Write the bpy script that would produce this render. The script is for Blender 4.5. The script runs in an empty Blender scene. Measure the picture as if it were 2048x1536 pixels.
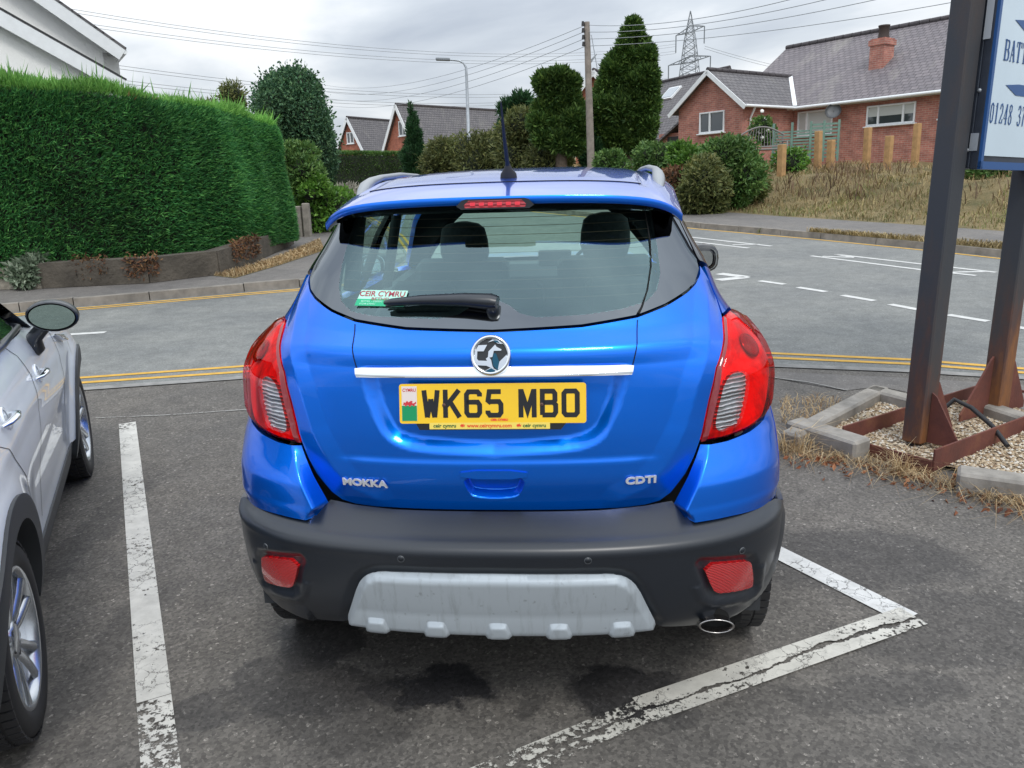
import bpy, math, random
import numpy as np
from mathutils import Vector, Matrix
from mathutils.geometry import delaunay_2d_cdt
random.seed(4); RNG = np.random.default_rng(11)
rad = math.radians
SC = bpy.context.scene; COL = SC.collection

# ------------------------------------------------------------------ camera
F, PITCH, ROLL, SLOPE, EYE = 1600., rad(13.63), rad(1.9), rad(2.64), 1.74
GX = np.array([1., 0, 0]); GY = np.array([0, math.cos(SLOPE), math.sin(SLOPE)]); GZ = np.array([0, -math.sin(SLOPE), math.cos(SLOPE)])
FW = np.array([0, math.cos(PITCH), -math.sin(PITCH)]); _r = np.array([1., 0, 0]); _u = np.cross(_r, FW)
RT = _r*math.cos(ROLL) - _u*math.sin(ROLL); UP = _u*math.cos(ROLL) + _r*math.sin(ROLL)
CAM = GZ*EYE
cd = bpy.data.cameras.new("camera"); cam = bpy.data.objects.new("camera", cd); COL.objects.link(cam)
cd.sensor_width = 36; cd.lens = F/2048*36; cd.clip_end = 3000; cd.clip_start = .02
cam.matrix_world = Matrix([[RT[0], UP[0], -FW[0], CAM[0]], [RT[1], UP[1], -FW[1], CAM[1]], [RT[2], UP[2], -FW[2], CAM[2]], [0, 0, 0, 1]])
SC.camera = cam

# ------------------------------------------------------------------ sky and light
w = bpy.data.worlds.new("World"); SC.world = w; w.use_nodes = True
nt = w.node_tree; nt.nodes.clear()
def wn(t, **k):
    n = nt.nodes.new(t)
    for a, b in k.items(): setattr(n, a, b)
    return n
SUN_EL, SUN_AZ = rad(52), rad(165)
sky = wn('ShaderNodeTexSky', sky_type='NISHITA', sun_disc=False, sun_elevation=SUN_EL, sun_rotation=SUN_AZ)
tc = wn('ShaderNodeTexCoord'); sep = wn('ShaderNodeSeparateXYZ'); nt.links.new(tc.outputs['Generated'], sep.inputs[0])
zc = wn('ShaderNodeMath', operation='MAXIMUM'); nt.links.new(sep.outputs[2], zc.inputs[0]); zc.inputs[1].default_value = 0
za = wn('ShaderNodeMath', operation='ADD'); nt.links.new(zc.outputs[0], za.inputs[0]); za.inputs[1].default_value = .22
dv = wn('ShaderNodeVectorMath', operation='DIVIDE'); cb = wn('ShaderNodeCombineXYZ')
nt.links.new(tc.outputs['Generated'], dv.inputs[0]); 
for i in range(3): nt.links.new(za.outputs[0], cb.inputs[i])
nt.links.new(cb.outputs[0], dv.inputs[1])
n1 = wn('ShaderNodeTexNoise'); n1.inputs['Scale'].default_value = 1.15; n1.inputs['Detail'].default_value = 7; n1.inputs['Roughness'].default_value = .52; n1.inputs['Distortion'].default_value = .35
nt.links.new(dv.outputs[0], n1.inputs['Vector'])
cr = wn('ShaderNodeValToRGB'); nt.links.new(n1.outputs['Fac'], cr.inputs[0])
e = cr.color_ramp.elements; e[0].position = .33; e[0].color = (.54, .60, .69, 1); e[1].position = .64; e[1].color = (1.06, 1.09, 1.12, 1)
m2 = e = cr.color_ramp.elements.new(.5); e.color = (.76, .82, .89, 1)
# overcast dome: brighter towards the zenith
zr = wn('ShaderNodeMapRange'); nt.links.new(zc.outputs[0], zr.inputs['Value']); zr.inputs['From Min'].default_value = .05; zr.inputs['From Max'].default_value = .85
zr.inputs['To Min'].default_value = 8.3; zr.inputs['To Max'].default_value = 21.
vs = wn('ShaderNodeVectorMath', operation='SCALE'); nt.links.new(cr.outputs[0], vs.inputs[0]); nt.links.new(zr.outputs[0], vs.inputs['Scale'])
mx = wn('ShaderNodeMix', data_type='RGBA'); mx.inputs[0].default_value = .93
nt.links.new(sky.outputs[0], mx.inputs[6]); nt.links.new(vs.outputs[0], mx.inputs[7])
bg = wn('ShaderNodeBackground'); bg.inputs['Strength'].default_value = .1; out = wn('ShaderNodeOutputWorld')
nt.links.new(mx.outputs[2], bg.inputs['Color']); nt.links.new(bg.outputs[0], out.inputs[0])
sl = bpy.data.lights.new("sun", 'SUN'); sl.energy = 1.3; sl.angle = rad(14); sl.color = (1, .97, .92)
so = bpy.data.objects.new("sun", sl); COL.objects.link(so)
sd = Vector((math.sin(SUN_AZ)*math.cos(SUN_EL), math.cos(SUN_AZ)*math.cos(SUN_EL), math.sin(SUN_EL)))
so.rotation_euler = sd.to_track_quat('Z', 'Y').to_euler()
SC.view_settings.view_transform = 'Standard'; SC.view_settings.look = 'None'; SC.view_settings.exposure = 0.0; SC.view_settings.gamma = 1
SC.render.engine = 'CYCLES'; SC.cycles.max_bounces = 7; SC.cycles.transparent_max_bounces = 16; SC.cycles.use_denoising = True
SC.cycles.sample_clamp_indirect = 6

# ------------------------------------------------------------------ frames
def ray(px, py):
    d = FW*F + RT*(px-1024) - UP*(py-768); return d/np.linalg.norm(d)
def gnd(px, py, h=0.):
    """ground-frame point (x, y, h) seen at a place in the picture, used to survey the plan"""
    d = ray(px, py); p = CAM + d*((h-EYE)/(d@GZ)); return np.array([p@GX, p@GY])
def at(px, py, Y):
    d = ray(px, py); return CAM + d*(Y/d[1])
def hit(px, py, p0, n):
    d = ray(px, py); return CAM + d*(((p0-CAM)@n)/(d@n))
def g3(x, y, z=0.): return GX*x + GY*y + GZ*z
def gz(y): return math.tan(SLOPE)*y

# ------------------------------------------------------------------ scene helpers
def tag(o, label=None, cat=None, group=None, kind=None):
    if label: o['label'] = label
    if cat: o['category'] = cat
    if group: o['group'] = group
    if kind: o['kind'] = kind
    return o
def empty(name, loc=(0, 0, 0), label=None, cat=None, group=None, M=None, rz=0):
    o = bpy.data.objects.new(name, None); COL.objects.link(o); o.empty_display_size = .1
    if M is not None: o.matrix_world = M
    else: o.location = loc; o.rotation_euler = (0, 0, rz)
    return tag(o, label, cat, group)
def link(name, me, mat=None, parent=None):
    o = bpy.data.objects.new(name, me); COL.objects.link(o)
    if mat is not None:
        for m in (mat if isinstance(mat, (list, tuple)) else [mat]): me.materials.append(m)
    if parent is not None: o.parent = parent
    return o
def frame_matrix(O, X, Y, Z):
    return Matrix([[X[0], Y[0], Z[0], O[0]], [X[1], Y[1], Z[1], O[1]], [X[2], Y[2], Z[2], O[2]], [0, 0, 0, 1]])
def fast(name, V, Fq, mat, parent=None, smooth=False, uv=None):
    """mesh straight from numpy arrays; Fq is (n, k)"""
    V = np.asarray(V, np.float32); Fq = np.asarray(Fq, np.int32); k = Fq.shape[1]
    me = bpy.data.meshes.new(name); me.vertices.add(len(V)); me.vertices.foreach_set('co', V.ravel())
    me.loops.add(Fq.size); me.loops.foreach_set('vertex_index', Fq.ravel())
    me.polygons.add(len(Fq)); me.polygons.foreach_set('loop_start', np.arange(0, Fq.size, k, dtype=np.int32))
    me.polygons.foreach_set('loop_total', np.full(len(Fq), k, np.int32))
    me.polygons.foreach_set('use_smooth', np.full(len(Fq), smooth, bool))
    if uv is not None:
        l = me.uv_layers.new(name='UVMap'); l.data.foreach_set('uv', np.asarray(uv, np.float32)[Fq.ravel()].ravel())
    me.update(calc_edges=True); return link(name, me, mat, parent)
class MB:
    """collects simple solids into one mesh"""
    def __init__(s): s.v = []; s.f = []; s.m = []; s.sm = []
    def add(s, vs, fs, mi=0, smooth=False):
        b = len(s.v); s.v += [tuple(map(float, v)) for v in vs]; s.f += [tuple(b+i for i in f) for f in fs]; s.m += [mi]*len(fs); s.sm += [smooth]*len(fs); return s
    def box(s, c, d, X=None, Y=None, Z=None, mi=0, bev=0.):
        c = np.array(c, float); X = np.array(X if X is not None else (1, 0, 0), float); Y = np.array(Y if Y is not None else (0, 1, 0), float)
        Z = np.array(Z, float) if Z is not None else np.cross(X, Y)
        hx, hy, hz = d[0]/2, d[1]/2, d[2]/2; b = min(bev, hx*.45, hy*.45, hz*.45)
        if b <= 0:
            P = [c+X*hx*a+Y*hy*e+Z*hz*g for g in (-1, 1) for e in (-1, 1) for a in (-1, 1)]
            return s.add(P, [(0, 2, 3, 1), (4, 5, 7, 6), (0, 1, 5, 4), (1, 3, 7, 5), (3, 2, 6, 7), (2, 0, 4, 6)], mi)
        # chamfered box: eight corners of three vertices
        P = []; idx = {}
        for a in (-1, 1):
            for e in (-1, 1):
                for g in (-1, 1):
                    for k in range(3):
                        o = [hx-b, hy-b, hz-b]; o[k] = [hx, hy, hz][k]
                        idx[(a, e, g, k)] = len(P); P.append(c+X*a*o[0]+Y*e*o[1]+Z*g*o[2])
        fs = []
        def quad(l):
            p = [np.array(P[i]) for i in l]; n = np.cross(p[1]-p[0], p[2]-p[0]); 
            if n @ (sum(p)/len(p)-c) < 0: l = l[::-1]
            fs.append(tuple(l))
        for k in range(3):
            for sg in (-1, 1):
                q = []
                for (u, v) in ((-1, -1), (-1, 1), (1, 1), (1, -1)):
                    t = [u, v]; t.insert(k, sg); q.append(idx[(*t, k)])
                quad(q)
        for k in range(3):
            k1, k2 = [i for i in range(3) if i != k]
            for u in (-1, 1):
                for v in (-1, 1):
                    t = [0, 0, 0]; t[k1] = u; t[k2] = v; q = []
                    t[k] = -1; q.append(idx[(*t, k1)]); q.append(idx[(*t, k2)]); t[k] = 1; q.append(idx[(*t, k2)]); q.append(idx[(*t, k1)]); quad(q)
        for a in (-1, 1):
            for e in (-1, 1):
                for g in (-1, 1): quad([idx[(a, e, g, k)] for k in range(3)])
        return s.add(P, fs, mi)
    def tube(s, pts, r, n=8, mi=0, cap=True, smooth=True, flat=1.):
        pts = [np.array(p, float) for p in pts]; rs = r if isinstance(r, (list, tuple)) else [r]*len(pts); vs = []; prev = None
        for i, p in enumerate(pts):
            t = pts[min(i+1, len(pts)-1)]-pts[max(i-1, 0)]; t /= np.linalg.norm(t)+1e-12
            a = np.array([0, 0, 1.]) if prev is None else prev
            if prev is None and abs(t[2]) > .9: a = np.array([1., 0, 0])
            u = np.cross(t, a); u = np.cross(u, t) if False else u/np.linalg.norm(u); v = np.cross(u, t); prev = v if prev is None else v
            for k in range(n):
                an = 2*math.pi*k/n; vs.append(p+rs[i]*(math.cos(an)*u+math.sin(an)*v*flat))
        fs = [(i*n+k, i*n+(k+1) % n, (i+1)*n+(k+1) % n, (i+1)*n+k) for i in range(len(pts)-1) for k in range(n)]
        s.add(vs, fs, mi, smooth)
        if cap: s.add(vs[:n], [tuple(range(n))], mi); s.add(vs[-n:], [tuple(range(n))[::-1]], mi)
        return s
    def lathe(s, c, axis, prof, n=24, mi=0, smooth=True, closed=False):
        """prof: (distance along axis, radius)"""
        c = np.array(c, float); A = np.array(axis, float); A /= np.linalg.norm(A); a = np.array([0, 0, 1.]) if abs(A[2]) < .9 else np.array([1., 0, 0])
        u = np.cross(A, a); u /= np.linalg.norm(u); v = np.cross(A, u); vs = []
        for h, r in prof:
            for k in range(n): an = 2*math.pi*k/n; vs.append(c+A*h+r*(math.cos(an)*u+math.sin(an)*v))
        m = len(prof); R = range(m if closed else m-1)
        fs = [(i*n+k, ((i+1) % m)*n+k, ((i+1) % m)*n+(k+1) % n, i*n+(k+1) % n) for i in R for k in range(n)]
        return s.add(vs, fs, mi, smooth)
    def prism(s, poly, O, U, V, h, mi=0, bot=True):
        """polygon (u, v) in plane O,U,V extruded by h along U x V"""
        O, U, V = [np.array(q, float) for q in (O, U, V)]; Wn = np.cross(U, V); n = len(poly)
        a = [O+U*p[0]+V*p[1] for p in poly]; b = [q+Wn*h for q in a]
        ar = sum(poly[i][0]*poly[(i+1) % n][1]-poly[(i+1) % n][0]*poly[i][1] for i in range(n))
        if ar*h < 0: a = a[::-1]; b = b[::-1]
        if n > 4:
            p2 = [Vector((float(x[0]), float(x[1]))) for x in (poly if ar*h >= 0 else poly[::-1])]
            r = delaunay_2d_cdt(p2, [], [list(range(n))], 1, 1e-6); tri = [tuple(r[3][i][0] for i in t) for t in r[2]] if len(r[0]) == n else [tuple(range(n))]
        else: tri = [tuple(range(n))]
        if h < 0: pass
        s.add(b, tri, mi)
        if bot: s.add(a, [t[::-1] for t in tri], mi)
        s.add(a+b, [(i, (i+1) % n, n+(i+1) % n, n+i) for i in range(n)], mi); return s
    def build(s, name, mat, parent=None, uv=False):
        me = bpy.data.meshes.new(name); me.from_pydata(s.v, [], s.f); me.polygons.foreach_set('material_index', s.m); me.polygons.foreach_set('use_smooth', s.sm)
        if uv: auto_uv(me)
        me.update(); return link(name, me, mat, parent)
def auto_uv(me):
    l = me.uv_layers.new(name='UVMap')
    for p in me.polygons:
        n = p.normal; t = Vector((0, 0, 1)).cross(n)
        t = Vector((1, 0, 0)) if t.length < .05 else t.normalized()
        b = n.cross(t)
        for li in p.loop_indices:
            c = me.vertices[me.loops[li].vertex_index].co; l.data[li].uv = (c.dot(t), c.dot(b))
def nrmz(v): v = np.array(v, float); return v/np.linalg.norm(v)

# ------------------------------------------------------------------ materials
class NT:
    def __init__(s, name):
        s.m = bpy.data.materials.new(name); s.m.use_nodes = True; s.t = s.m.node_tree; s.b = s.t.nodes['Principled BSDF']; s.o = s.t.nodes['Material Output']
    def n(s, t, **k):
        x = s.t.nodes.new('ShaderNode'+t)
        for a, b in k.items():
            if a.startswith('i_'):
                key = a[2:].replace('_', ' '); x.inputs[int(key) if key.isdigit() else key].default_value = b
            else: setattr(x, a, b)
        return x
    def l(s, a, b): s.t.links.new(a, b)
    def set(s, **k):
        for a, b in k.items():
            i = s.b.inputs[a.replace('_', ' ')]
            if hasattr(b, 'node'): s.l(b, i)
            else: i.default_value = (*b, 1) if isinstance(b, tuple) and len(b) == 3 and i.type == 'RGBA' else b
        return s
    def co(s, kind='Object'): 
        if not hasattr(s, 'tcn'): s.tcn = s.n('TexCoord')
        return s.tcn.outputs[kind]
    def noise(s, scale, detail=4, rough=.55, vec=None, dist=0, out='Fac'):
        x = s.n('TexNoise'); x.inputs['Scale'].default_value = scale; x.inputs['Detail'].default_value = detail; x.inputs['Roughness'].default_value = rough; x.inputs['Distortion'].default_value = dist
        s.l(vec if vec is not None else s.co(), x.inputs['Vector']); return x.outputs[out]
    def vor(s, scale, feat='F1', vec=None, out='Distance', rnd=1.):
        x = s.n('TexVoronoi', feature=feat); x.inputs['Scale'].default_value = scale; x.inputs['Randomness'].default_value = rnd
        s.l(vec if vec is not None else s.co(), x.inputs['Vector']); return x.outputs[out]
    def ramp(s, fac, stops, interp='LINEAR'):
        x = s.n('ValToRGB'); s.l(fac, x.inputs[0]); r = x.color_ramp; r.interpolation = interp
        while len(r.elements) < len(stops): r.elements.new(.5)
        for e, (p, c) in zip(r.elements, stops):
            e.position = p; e.color = (*c, 1) if isinstance(c, tuple) else (c, c, c, 1)
        return x.outputs[0]
    def mix(s, fac, a, b, mode='MIX'):
        x = s.n('Mix', data_type='RGBA', blend_type=mode)
        for i, v in ((0, fac), (6, a), (7, b)):
            if hasattr(v, 'node'): s.l(v, x.inputs[i])
            else: x.inputs[i].default_value = (*v, 1) if isinstance(v, tuple) else v
        return x.outputs[2]
    def math(s, op, a, b=0., c=None, clamp=False):
        x = s.n('Math', operation=op, use_clamp=clamp)
        for i, v in enumerate([a, b] + ([c] if c is not None else [])):
            if hasattr(v, 'node'): s.l(v, x.inputs[i])
            else: x.inputs[i].default_value = v
        return x.outputs[0]
    def map(s, vec, scale=(1, 1, 1), loc=(0, 0, 0), rot=(0, 0, 0)):
        x = s.n('Mapping'); s.l(vec, x.inputs[0]); x.inputs['Scale'].default_value = scale; x.inputs['Location'].default_value = loc; x.inputs['Rotation'].default_value = rot; return x.outputs[0]
    def bump(s, h, strength=.3, dist=.01, normal=None):
        x = s.n('Bump'); x.inputs['Strength'].default_value = strength; x.inputs['Distance'].default_value = dist; s.l(h, x.inputs['Height'])
        if normal is not None: s.l(normal, x.inputs['Normal'])
        s.l(x.outputs[0], s.b.inputs['Normal']); return x.outputs[0]
    def disp_out(s, shader): s.l(shader, s.o.inputs['Surface'])
def simple(name, col, rough=.6, metal=0., spec=.5, coat=0., crough=.05, var=.0, vscale=6., bump=0., bscale=40., bd=.004):
    k = NT(name); k.set(Roughness=rough, Metallic=metal)
    k.b.inputs['Specular IOR Level'].default_value = spec; k.b.inputs['Coat Weight'].default_value = coat; k.b.inputs['Coat Roughness'].default_value = crough
    if var:
        c2 = tuple(max(0, c*(1-var)) for c in col); c3 = tuple(min(1, c*(1+var)) for c in col)
        k.set(Base_Color=k.ramp(k.noise(vscale, 6, .6), [(.3, c2), (.7, c3)]))
    else: k.set(Base_Color=col)
    if bump: k.bump(k.noise(bscale, 5, .6), bump, bd)
    return k.m
def leafmat(name, c1, c2, c3, rough=.5, nscale=1.2, trans=.25):
    k = NT(name); geo = k.n('NewGeometry'); 
    a = k.ramp(geo.outputs['Random Per Island'], [(0, c1), (.55, c2), (1, c3)])
    b = k.ramp(k.noise(nscale, 4, .6), [(.35, .75), (.65, 1.7)])
    k.set(Base_Color=k.mix(.75, a, b, 'MULTIPLY'), Roughness=rough); k.b.inputs['Specular IOR Level'].default_value = .35
    tr = k.n('BsdfTranslucent'); k.l(k.mix(.75, a, b, 'MULTIPLY'), tr.inputs[0]); ms = k.n('MixShader'); ms.inputs[0].default_value = trans
    k.l(k.b.outputs[0], ms.inputs[1]); k.l(tr.outputs[0], ms.inputs[2]); k.disp_out(ms.outputs[0]); return k.m
def glassmat(name, tint, fac=1., rough=0.0, ior=1.55, gcol=(1, 1, 1)):
    """thin pane: tinted straight-through light plus mirror reflection"""
    k = NT(name); k.t.nodes.remove(k.b); t = k.n('BsdfTransparent'); t.inputs[0].default_value = (*tint, 1)
    g = k.n('BsdfGlossy'); g.inputs['Roughness'].default_value = rough; g.inputs['Color'].default_value = (*gcol, 1)
    lw = k.n('LayerWeight'); lw.inputs[0].default_value = .5; f0 = .085*fac   # Schlick, the same from both sides of the sheet
    sch = k.math('ADD', k.math('MULTIPLY', k.math('POWER', lw.outputs['Facing'], 5.), 1-f0), f0, clamp=True)
    ms = k.n('MixShader'); k.l(sch, ms.inputs[0]); k.l(t.outputs[0], ms.inputs[1]); k.l(g.outputs[0], ms.inputs[2]); k.disp_out(ms.outputs[0]); return k.m
# ------------------------------------------------------------------ ground, roads, markings
def asphalt(name, c_dark, c_light, agg=1., patches=None, wet=None):
    k = NT(name); co = k.co(); vec = k.map(co, (1, 1, 0.0))
    v1 = k.vor(95, vec=vec, out='Color'); bw = k.n('RGBToBW'); k.l(v1, bw.inputs[0])
    fine = k.noise(160, 3, .7, vec); big = k.noise(.9, 6, .62, vec); mid = k.noise(6, 5, .65, vec)
    a = k.math('ADD', k.math('MULTIPLY', bw.outputs[0], .55), k.math('MULTIPLY', fine, .45))
    base = k.ramp(a, [(.28, c_dark), (.52, tuple((x+y)/2 for x, y in zip(c_dark, c_light))), (.72, c_light), (.80, tuple(min(1, x*(1+1.5*agg)) for x in c_light))])
    base = k.mix(1., base, k.ramp(big, [(.3, (.74, .74, .76)), (.7, (1.16, 1.13, 1.1))]), 'MULTIPLY')
    base = k.mix(1., base, k.ramp(mid, [(.35, .86), (.65, 1.1)]), 'MULTIPLY')
    rough = k.ramp(big, [(.3, .72), (.7, .88)])
    if patches:      # dark spills and damp spots with ragged outlines
        dn = k.noise(3.2, 6, .7, vec, out='Color'); off = k.n('VectorMath', operation='SUBTRACT'); k.l(dn, off.inputs[0]); off.inputs[1].default_value = (.5, .5, .5)
        sc = k.n('VectorMath', operation='SCALE'); k.l(off.outputs[0], sc.inputs[0]); sc.inputs['Scale'].default_value = .42
        wv = k.n('VectorMath', operation='ADD'); k.l(vec, wv.inputs[0]); k.l(sc.outputs[0], wv.inputs[1]); tot = None
        for (x, y, rx, ry, s) in patches:
            mp = k.map(wv.outputs[0], (1/rx, 1/ry, 0), (-x/rx, -y/ry, 0)); ln = k.n('VectorMath', operation='LENGTH'); k.l(mp, ln.inputs[0])
            r = k.n('MapRange'); r.inputs['From Min'].default_value = 1.04; r.inputs['From Max'].default_value = .80; r.inputs['To Max'].default_value = s; k.l(ln.outputs['Value'], r.inputs['Value'])
            tot = r.outputs[0] if tot is None else k.math('MAXIMUM', tot, r.outputs[0])
        base = k.mix(tot, base, k.mix(1., base, (.20, .21, .25), 'MULTIPLY'))
        rough = k.mix(tot, rough, (.62, .62, .62))
    crk = k.vor(1.1, 'DISTANCE_TO_EDGE', k.mix(.12, vec, k.noise(2.5, 5, .7, vec, out='Color'), 'ADD'))
    cm = k.math('MULTIPLY', k.ramp(crk, [(.004, 1.), (.014, 0.)]), k.ramp(k.noise(.8, 2, .5, vec), [(.66, 0.), (.72, .45)]))
    base = k.mix(cm, base, (.018, .017, .016))
    k.set(Base_Color=base, Roughness=rough)
    k.bump(k.math('ADD', k.math('ADD', bw.outputs[0], fine), k.math('MULTIPLY', cm, -3.)), .55*agg, .004); k.b.inputs['Specular IOR Level'].default_value = .4
    return k.m
def sheet(name, poly, z, mat, kind='structure'):
    p2 = [Vector((float(a), float(b))) for a, b in poly]; r = delaunay_2d_cdt(p2, [], [list(range(len(poly)))], 1, 1e-6)
    V = [tuple(g3(v[0], v[1], z)) for v in r[0]]; me = bpy.data.meshes.new(name); me.from_pydata(V, [], [tuple(f) for f in r[2]]); me.update()
    if me.polygons and me.polygons[0].normal.z < 0: me.flip_normals()
    o = link(name, me, mat); o['kind'] = kind; return o
def stripe_mb(mb, pts, w0, z=.0, w1=None, g=g3):
    """flat band along a polyline in ground coordinates, uv = (metres along, 0..1 across)"""
    pts = [np.array(p, float) for p in pts]; n = len(pts); L = 0; w1 = w0 if w1 is None else w1; V = []; U = []
    for i, p in enumerate(pts):
        t = nrmz(pts[min(i+1, n-1)]-pts[max(i-1, 0)]); q = np.array([-t[1], t[0]]); 
        if i: L += np.linalg.norm(p-pts[i-1])
        wi = (w0+(w1-w0)*i/(n-1))/2
        V += [g(*(p+q*wi), z), g(*(p-q*wi), z)]; U += [(L, 0), (L, 1)]
    b = len(mb.v); mb.add(V, [(2*i+1, 2*i+3, 2*i+2, 2*i) for i in range(n-1)]); mb.uvs = getattr(mb, 'uvs', [])+U
def stripe_obj(name, mb, mat):
    me = bpy.data.meshes.new(name); me.from_pydata(mb.v, [], mb.f); l = me.uv_layers.new(name='UVMap')
    for p in me.polygons:
        for li in p.loop_indices: l.data[li].uv = mb.uvs[me.loops[li].vertex_index]
    me.update(); o = link(name, me, mat); o['kind'] = 'structure'; return o
def dens(pts, step=.4):
    o = [np.array(pts[0], float)]
    for a, b in zip(pts[:-1], pts[1:]):
        a = np.array(a, float); b = np.array(b, float); n = max(1, int(np.linalg.norm(b-a)/step)); o += [a+(b-a)*(i+1)/n for i in range(n)]
    return o
def roadpaint(name, col, wear=.5, crack=False, scale=1.):
    """marking paint rubbed through to the stone in places"""
    k = NT(name); uv = k.co('UV'); vec = k.map(k.co(), (1, 1, 0)); sx = k.n('SeparateXYZ'); k.l(uv, sx.inputs[0])
    a = k.noise(42*scale, 6, .72, vec); b = k.noise(2.2, 5, .65, vec); m = k.math('ADD', k.math('MULTIPLY', a, .6), k.math('MULTIPLY', b, .55))
    edge = k.math('MULTIPLY', k.math('ABSOLUTE', k.math('SUBTRACT', sx.outputs[1], .5)), 2.)
    en = k.ramp(k.math('ADD', edge, k.math('MULTIPLY', k.noise(22, 5, .7, vec), .42)), [(1.08, 0.), (1.14, 1.)])
    hole = k.ramp(m, [(.335+.215*wear, 1.), (.36+.215*wear, 0.)])
    hole = k.math('MAXIMUM', hole, en)
    if crack:
        net = k.vor(17, 'DISTANCE_TO_EDGE', k.mix(.10, vec, k.noise(9, 6, .75, vec, out='Color'), 'ADD'))
        nm = k.math('MULTIPLY', k.ramp(net, [(.012, 1.), (.035, 0.)]), k.ramp(k.noise(2.6, 5, .6, vec), [(.50, 0.), (.58, 1.)]))
        cv = k.math('ADD', k.math('MULTIPLY', k.math('SUBTRACT', k.noise(2.1, 8, .72, vec), .5), 1.3), .47)
        cw = k.math('ADD', k.math('MULTIPLY', k.noise(5., 4, .7, vec), .30), -.085)
        cr = k.math('LESS_THAN', k.math('ABSOLUTE', k.math('SUBTRACT', sx.outputs[1], cv)), cw)
        hole = k.math('MAXIMUM', hole, k.math('MULTIPLY', nm, .85))
        if crack == 2: hole = k.math('MAXIMUM', hole, cr)
    c = k.ramp(k.noise(9, 6, .7, vec), [(.3, tuple(x*.72 for x in col)), (.62, col)])
    k.set(Base_Color=c, Roughness=.75); k.bump(a, .4, .003)
    t = k.n('BsdfTransparent'); ms = k.n('MixShader'); k.l(hole, ms.inputs[0]); k.l(k.b.outputs[0], ms.inputs[1]); k.l(t.outputs[0], ms.inputs[2]); k.disp_out(ms.outputs[0]); return k.m
def P(*a): return [gnd(*q) for q in a]

M = {}
M['concrete'] = simple('concrete', (.27, .25, .22), .9, var=.3, vscale=9, bump=.6, bscale=70)
M['kerb'] = simple('kerb_stone', (.22, .20, .175), .9, var=.35, vscale=5, bump=.5, bscale=60)
M['white'] = simple('white_upvc', (.78, .80, .81), .35, var=.05)
M['soil'] = simple('soil', (.10, .075, .05), .95, var=.4, vscale=3, bump=.8, bscale=12, bd=.05)
M['blackpl'] = simple('black_plastic', (.009, .013, .020), .36, spec=.5, coat=.45, crough=.32, bump=.12, bscale=900, bd=.0006)
M['gloss_black'] = simple('gloss_black', (.006, .007, .009), .06, spec=.6)
M['rubber'] = simple('rubber', (.018, .018, .02), .62, bump=.25, bscale=160, bd=.002)
M['chrome'] = simple('chrome', (.82, .84, .86), .06, metal=1.)
M['alloy'] = simple('alloy', (.50, .53, .57), .26, metal=.85, coat=.5)

stains = []
for px, py, rx, ry, s in ((880, 1378, .22, .13, 1.), (790, 1400, .16, .09, .8), (640, 1390, .26, .17, .6), (630, 1290, .18, .18, .75), (560, 1350, .2, .12, .5), (1235, 1390, .17, .16, .85), (1330, 1430, .12, .06, .4), (1060, 1420, .06, .05, .45), (400, 1440, .16, .09, .5), (520, 1410, .2, .12, .3), (1700, 1120, .55, .3, .45),
                         (1950, 1260, .55, .25, .4), (860, 1300, .3, .12, .2), (1290, 1350, .07, .05, .5), (190, 1060, .10, .65, .40), (225, 1300, .12, .5, .35), (1760, 1390, .3, .12, .35), (700, 1460, .25, .1, .35)):
    a = gnd(px, py); q = g3(*a); stains.append((q[0], q[1], rx, ry, s))
M['forecourt'] = asphalt('forecourt_asphalt', (.084, .078, .071), (.18, .168, .150), 1., stains)
M['road'] = asphalt('road_asphalt', (.155, .162, .158), (.235, .245, .236), .5)
M['pave'] = asphalt('pavement_asphalt', (.13, .123, .115), (.19, .18, .17), .5)

# the near road edge (flush concrete strip), left kerb, right kerb in plan
EDGE = P((-500, 870), (0, 800), (165, 780), (490, 757), (760, 743), (1000, 736), (1545, 733), (1800, 743), (2048, 758), (2600, 812))
gnd_poly = [(-400, -60), (400, -60), (400, 90), (-400, 90)]
o = fast('ground', [g3(-500, -40, -.02), g3(500, -40, -.02), g3(500, 75, -.02), g3(-500, 75, -.02), g3(500, 75, -.02)+np.array([0, 900, 0]), g3(-500, 75, -.02)+np.array([0, 900, 0])], [(0, 1, 2, 3), (3, 2, 4, 5)],
         simple('dry_turf', (.13, .11, .055), .95, var=.35, vscale=.6)); o['kind'] = 'structure'
sheet('road', [(-60, 4), (40, 4), (40, 26), (10, 40), (0, 74), (-30, 74), (-14, 40), (-60, 34)], .0, M['road'])
fore = [tuple(p) for p in EDGE]
sheet('forecourt', [(-30, -20), (30, -20), (30, fore[-1][1]), *fore[::-1], (-30, fore[0][1])], .004, M['forecourt'])
pv = P((1545, 745), (1800, 757), (2048, 772), (2600, 826)); pv2 = P((1400, 748), (1545, 757), (1690, 783), (1760, 775), (1880, 800), (2048, 870), (2600, 1000))
sheet('pavement', [*map(tuple, pv), *map(tuple, pv2[::-1])], .008, M['pave'])
mb = MB(); stripe_mb(mb, dens(EDGE), .10, .012); stripe_obj('kerb_strip', mb, simple('edge_stone', (.24, .235, .225), .9, var=.3, vscale=7, bump=.4))
mb = MB(); stripe_mb(mb, dens(P((190, 838), (330, 832), (490, 821), (760, 812))), .022, .008); stripe_mb(mb, dens(P((1540, 757), (1620, 768), (1695, 784))), .02, .014)
stripe_obj('surface_joint', mb, roadpaint('joint_grit', (.3, .29, .27), 1.0))
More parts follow.
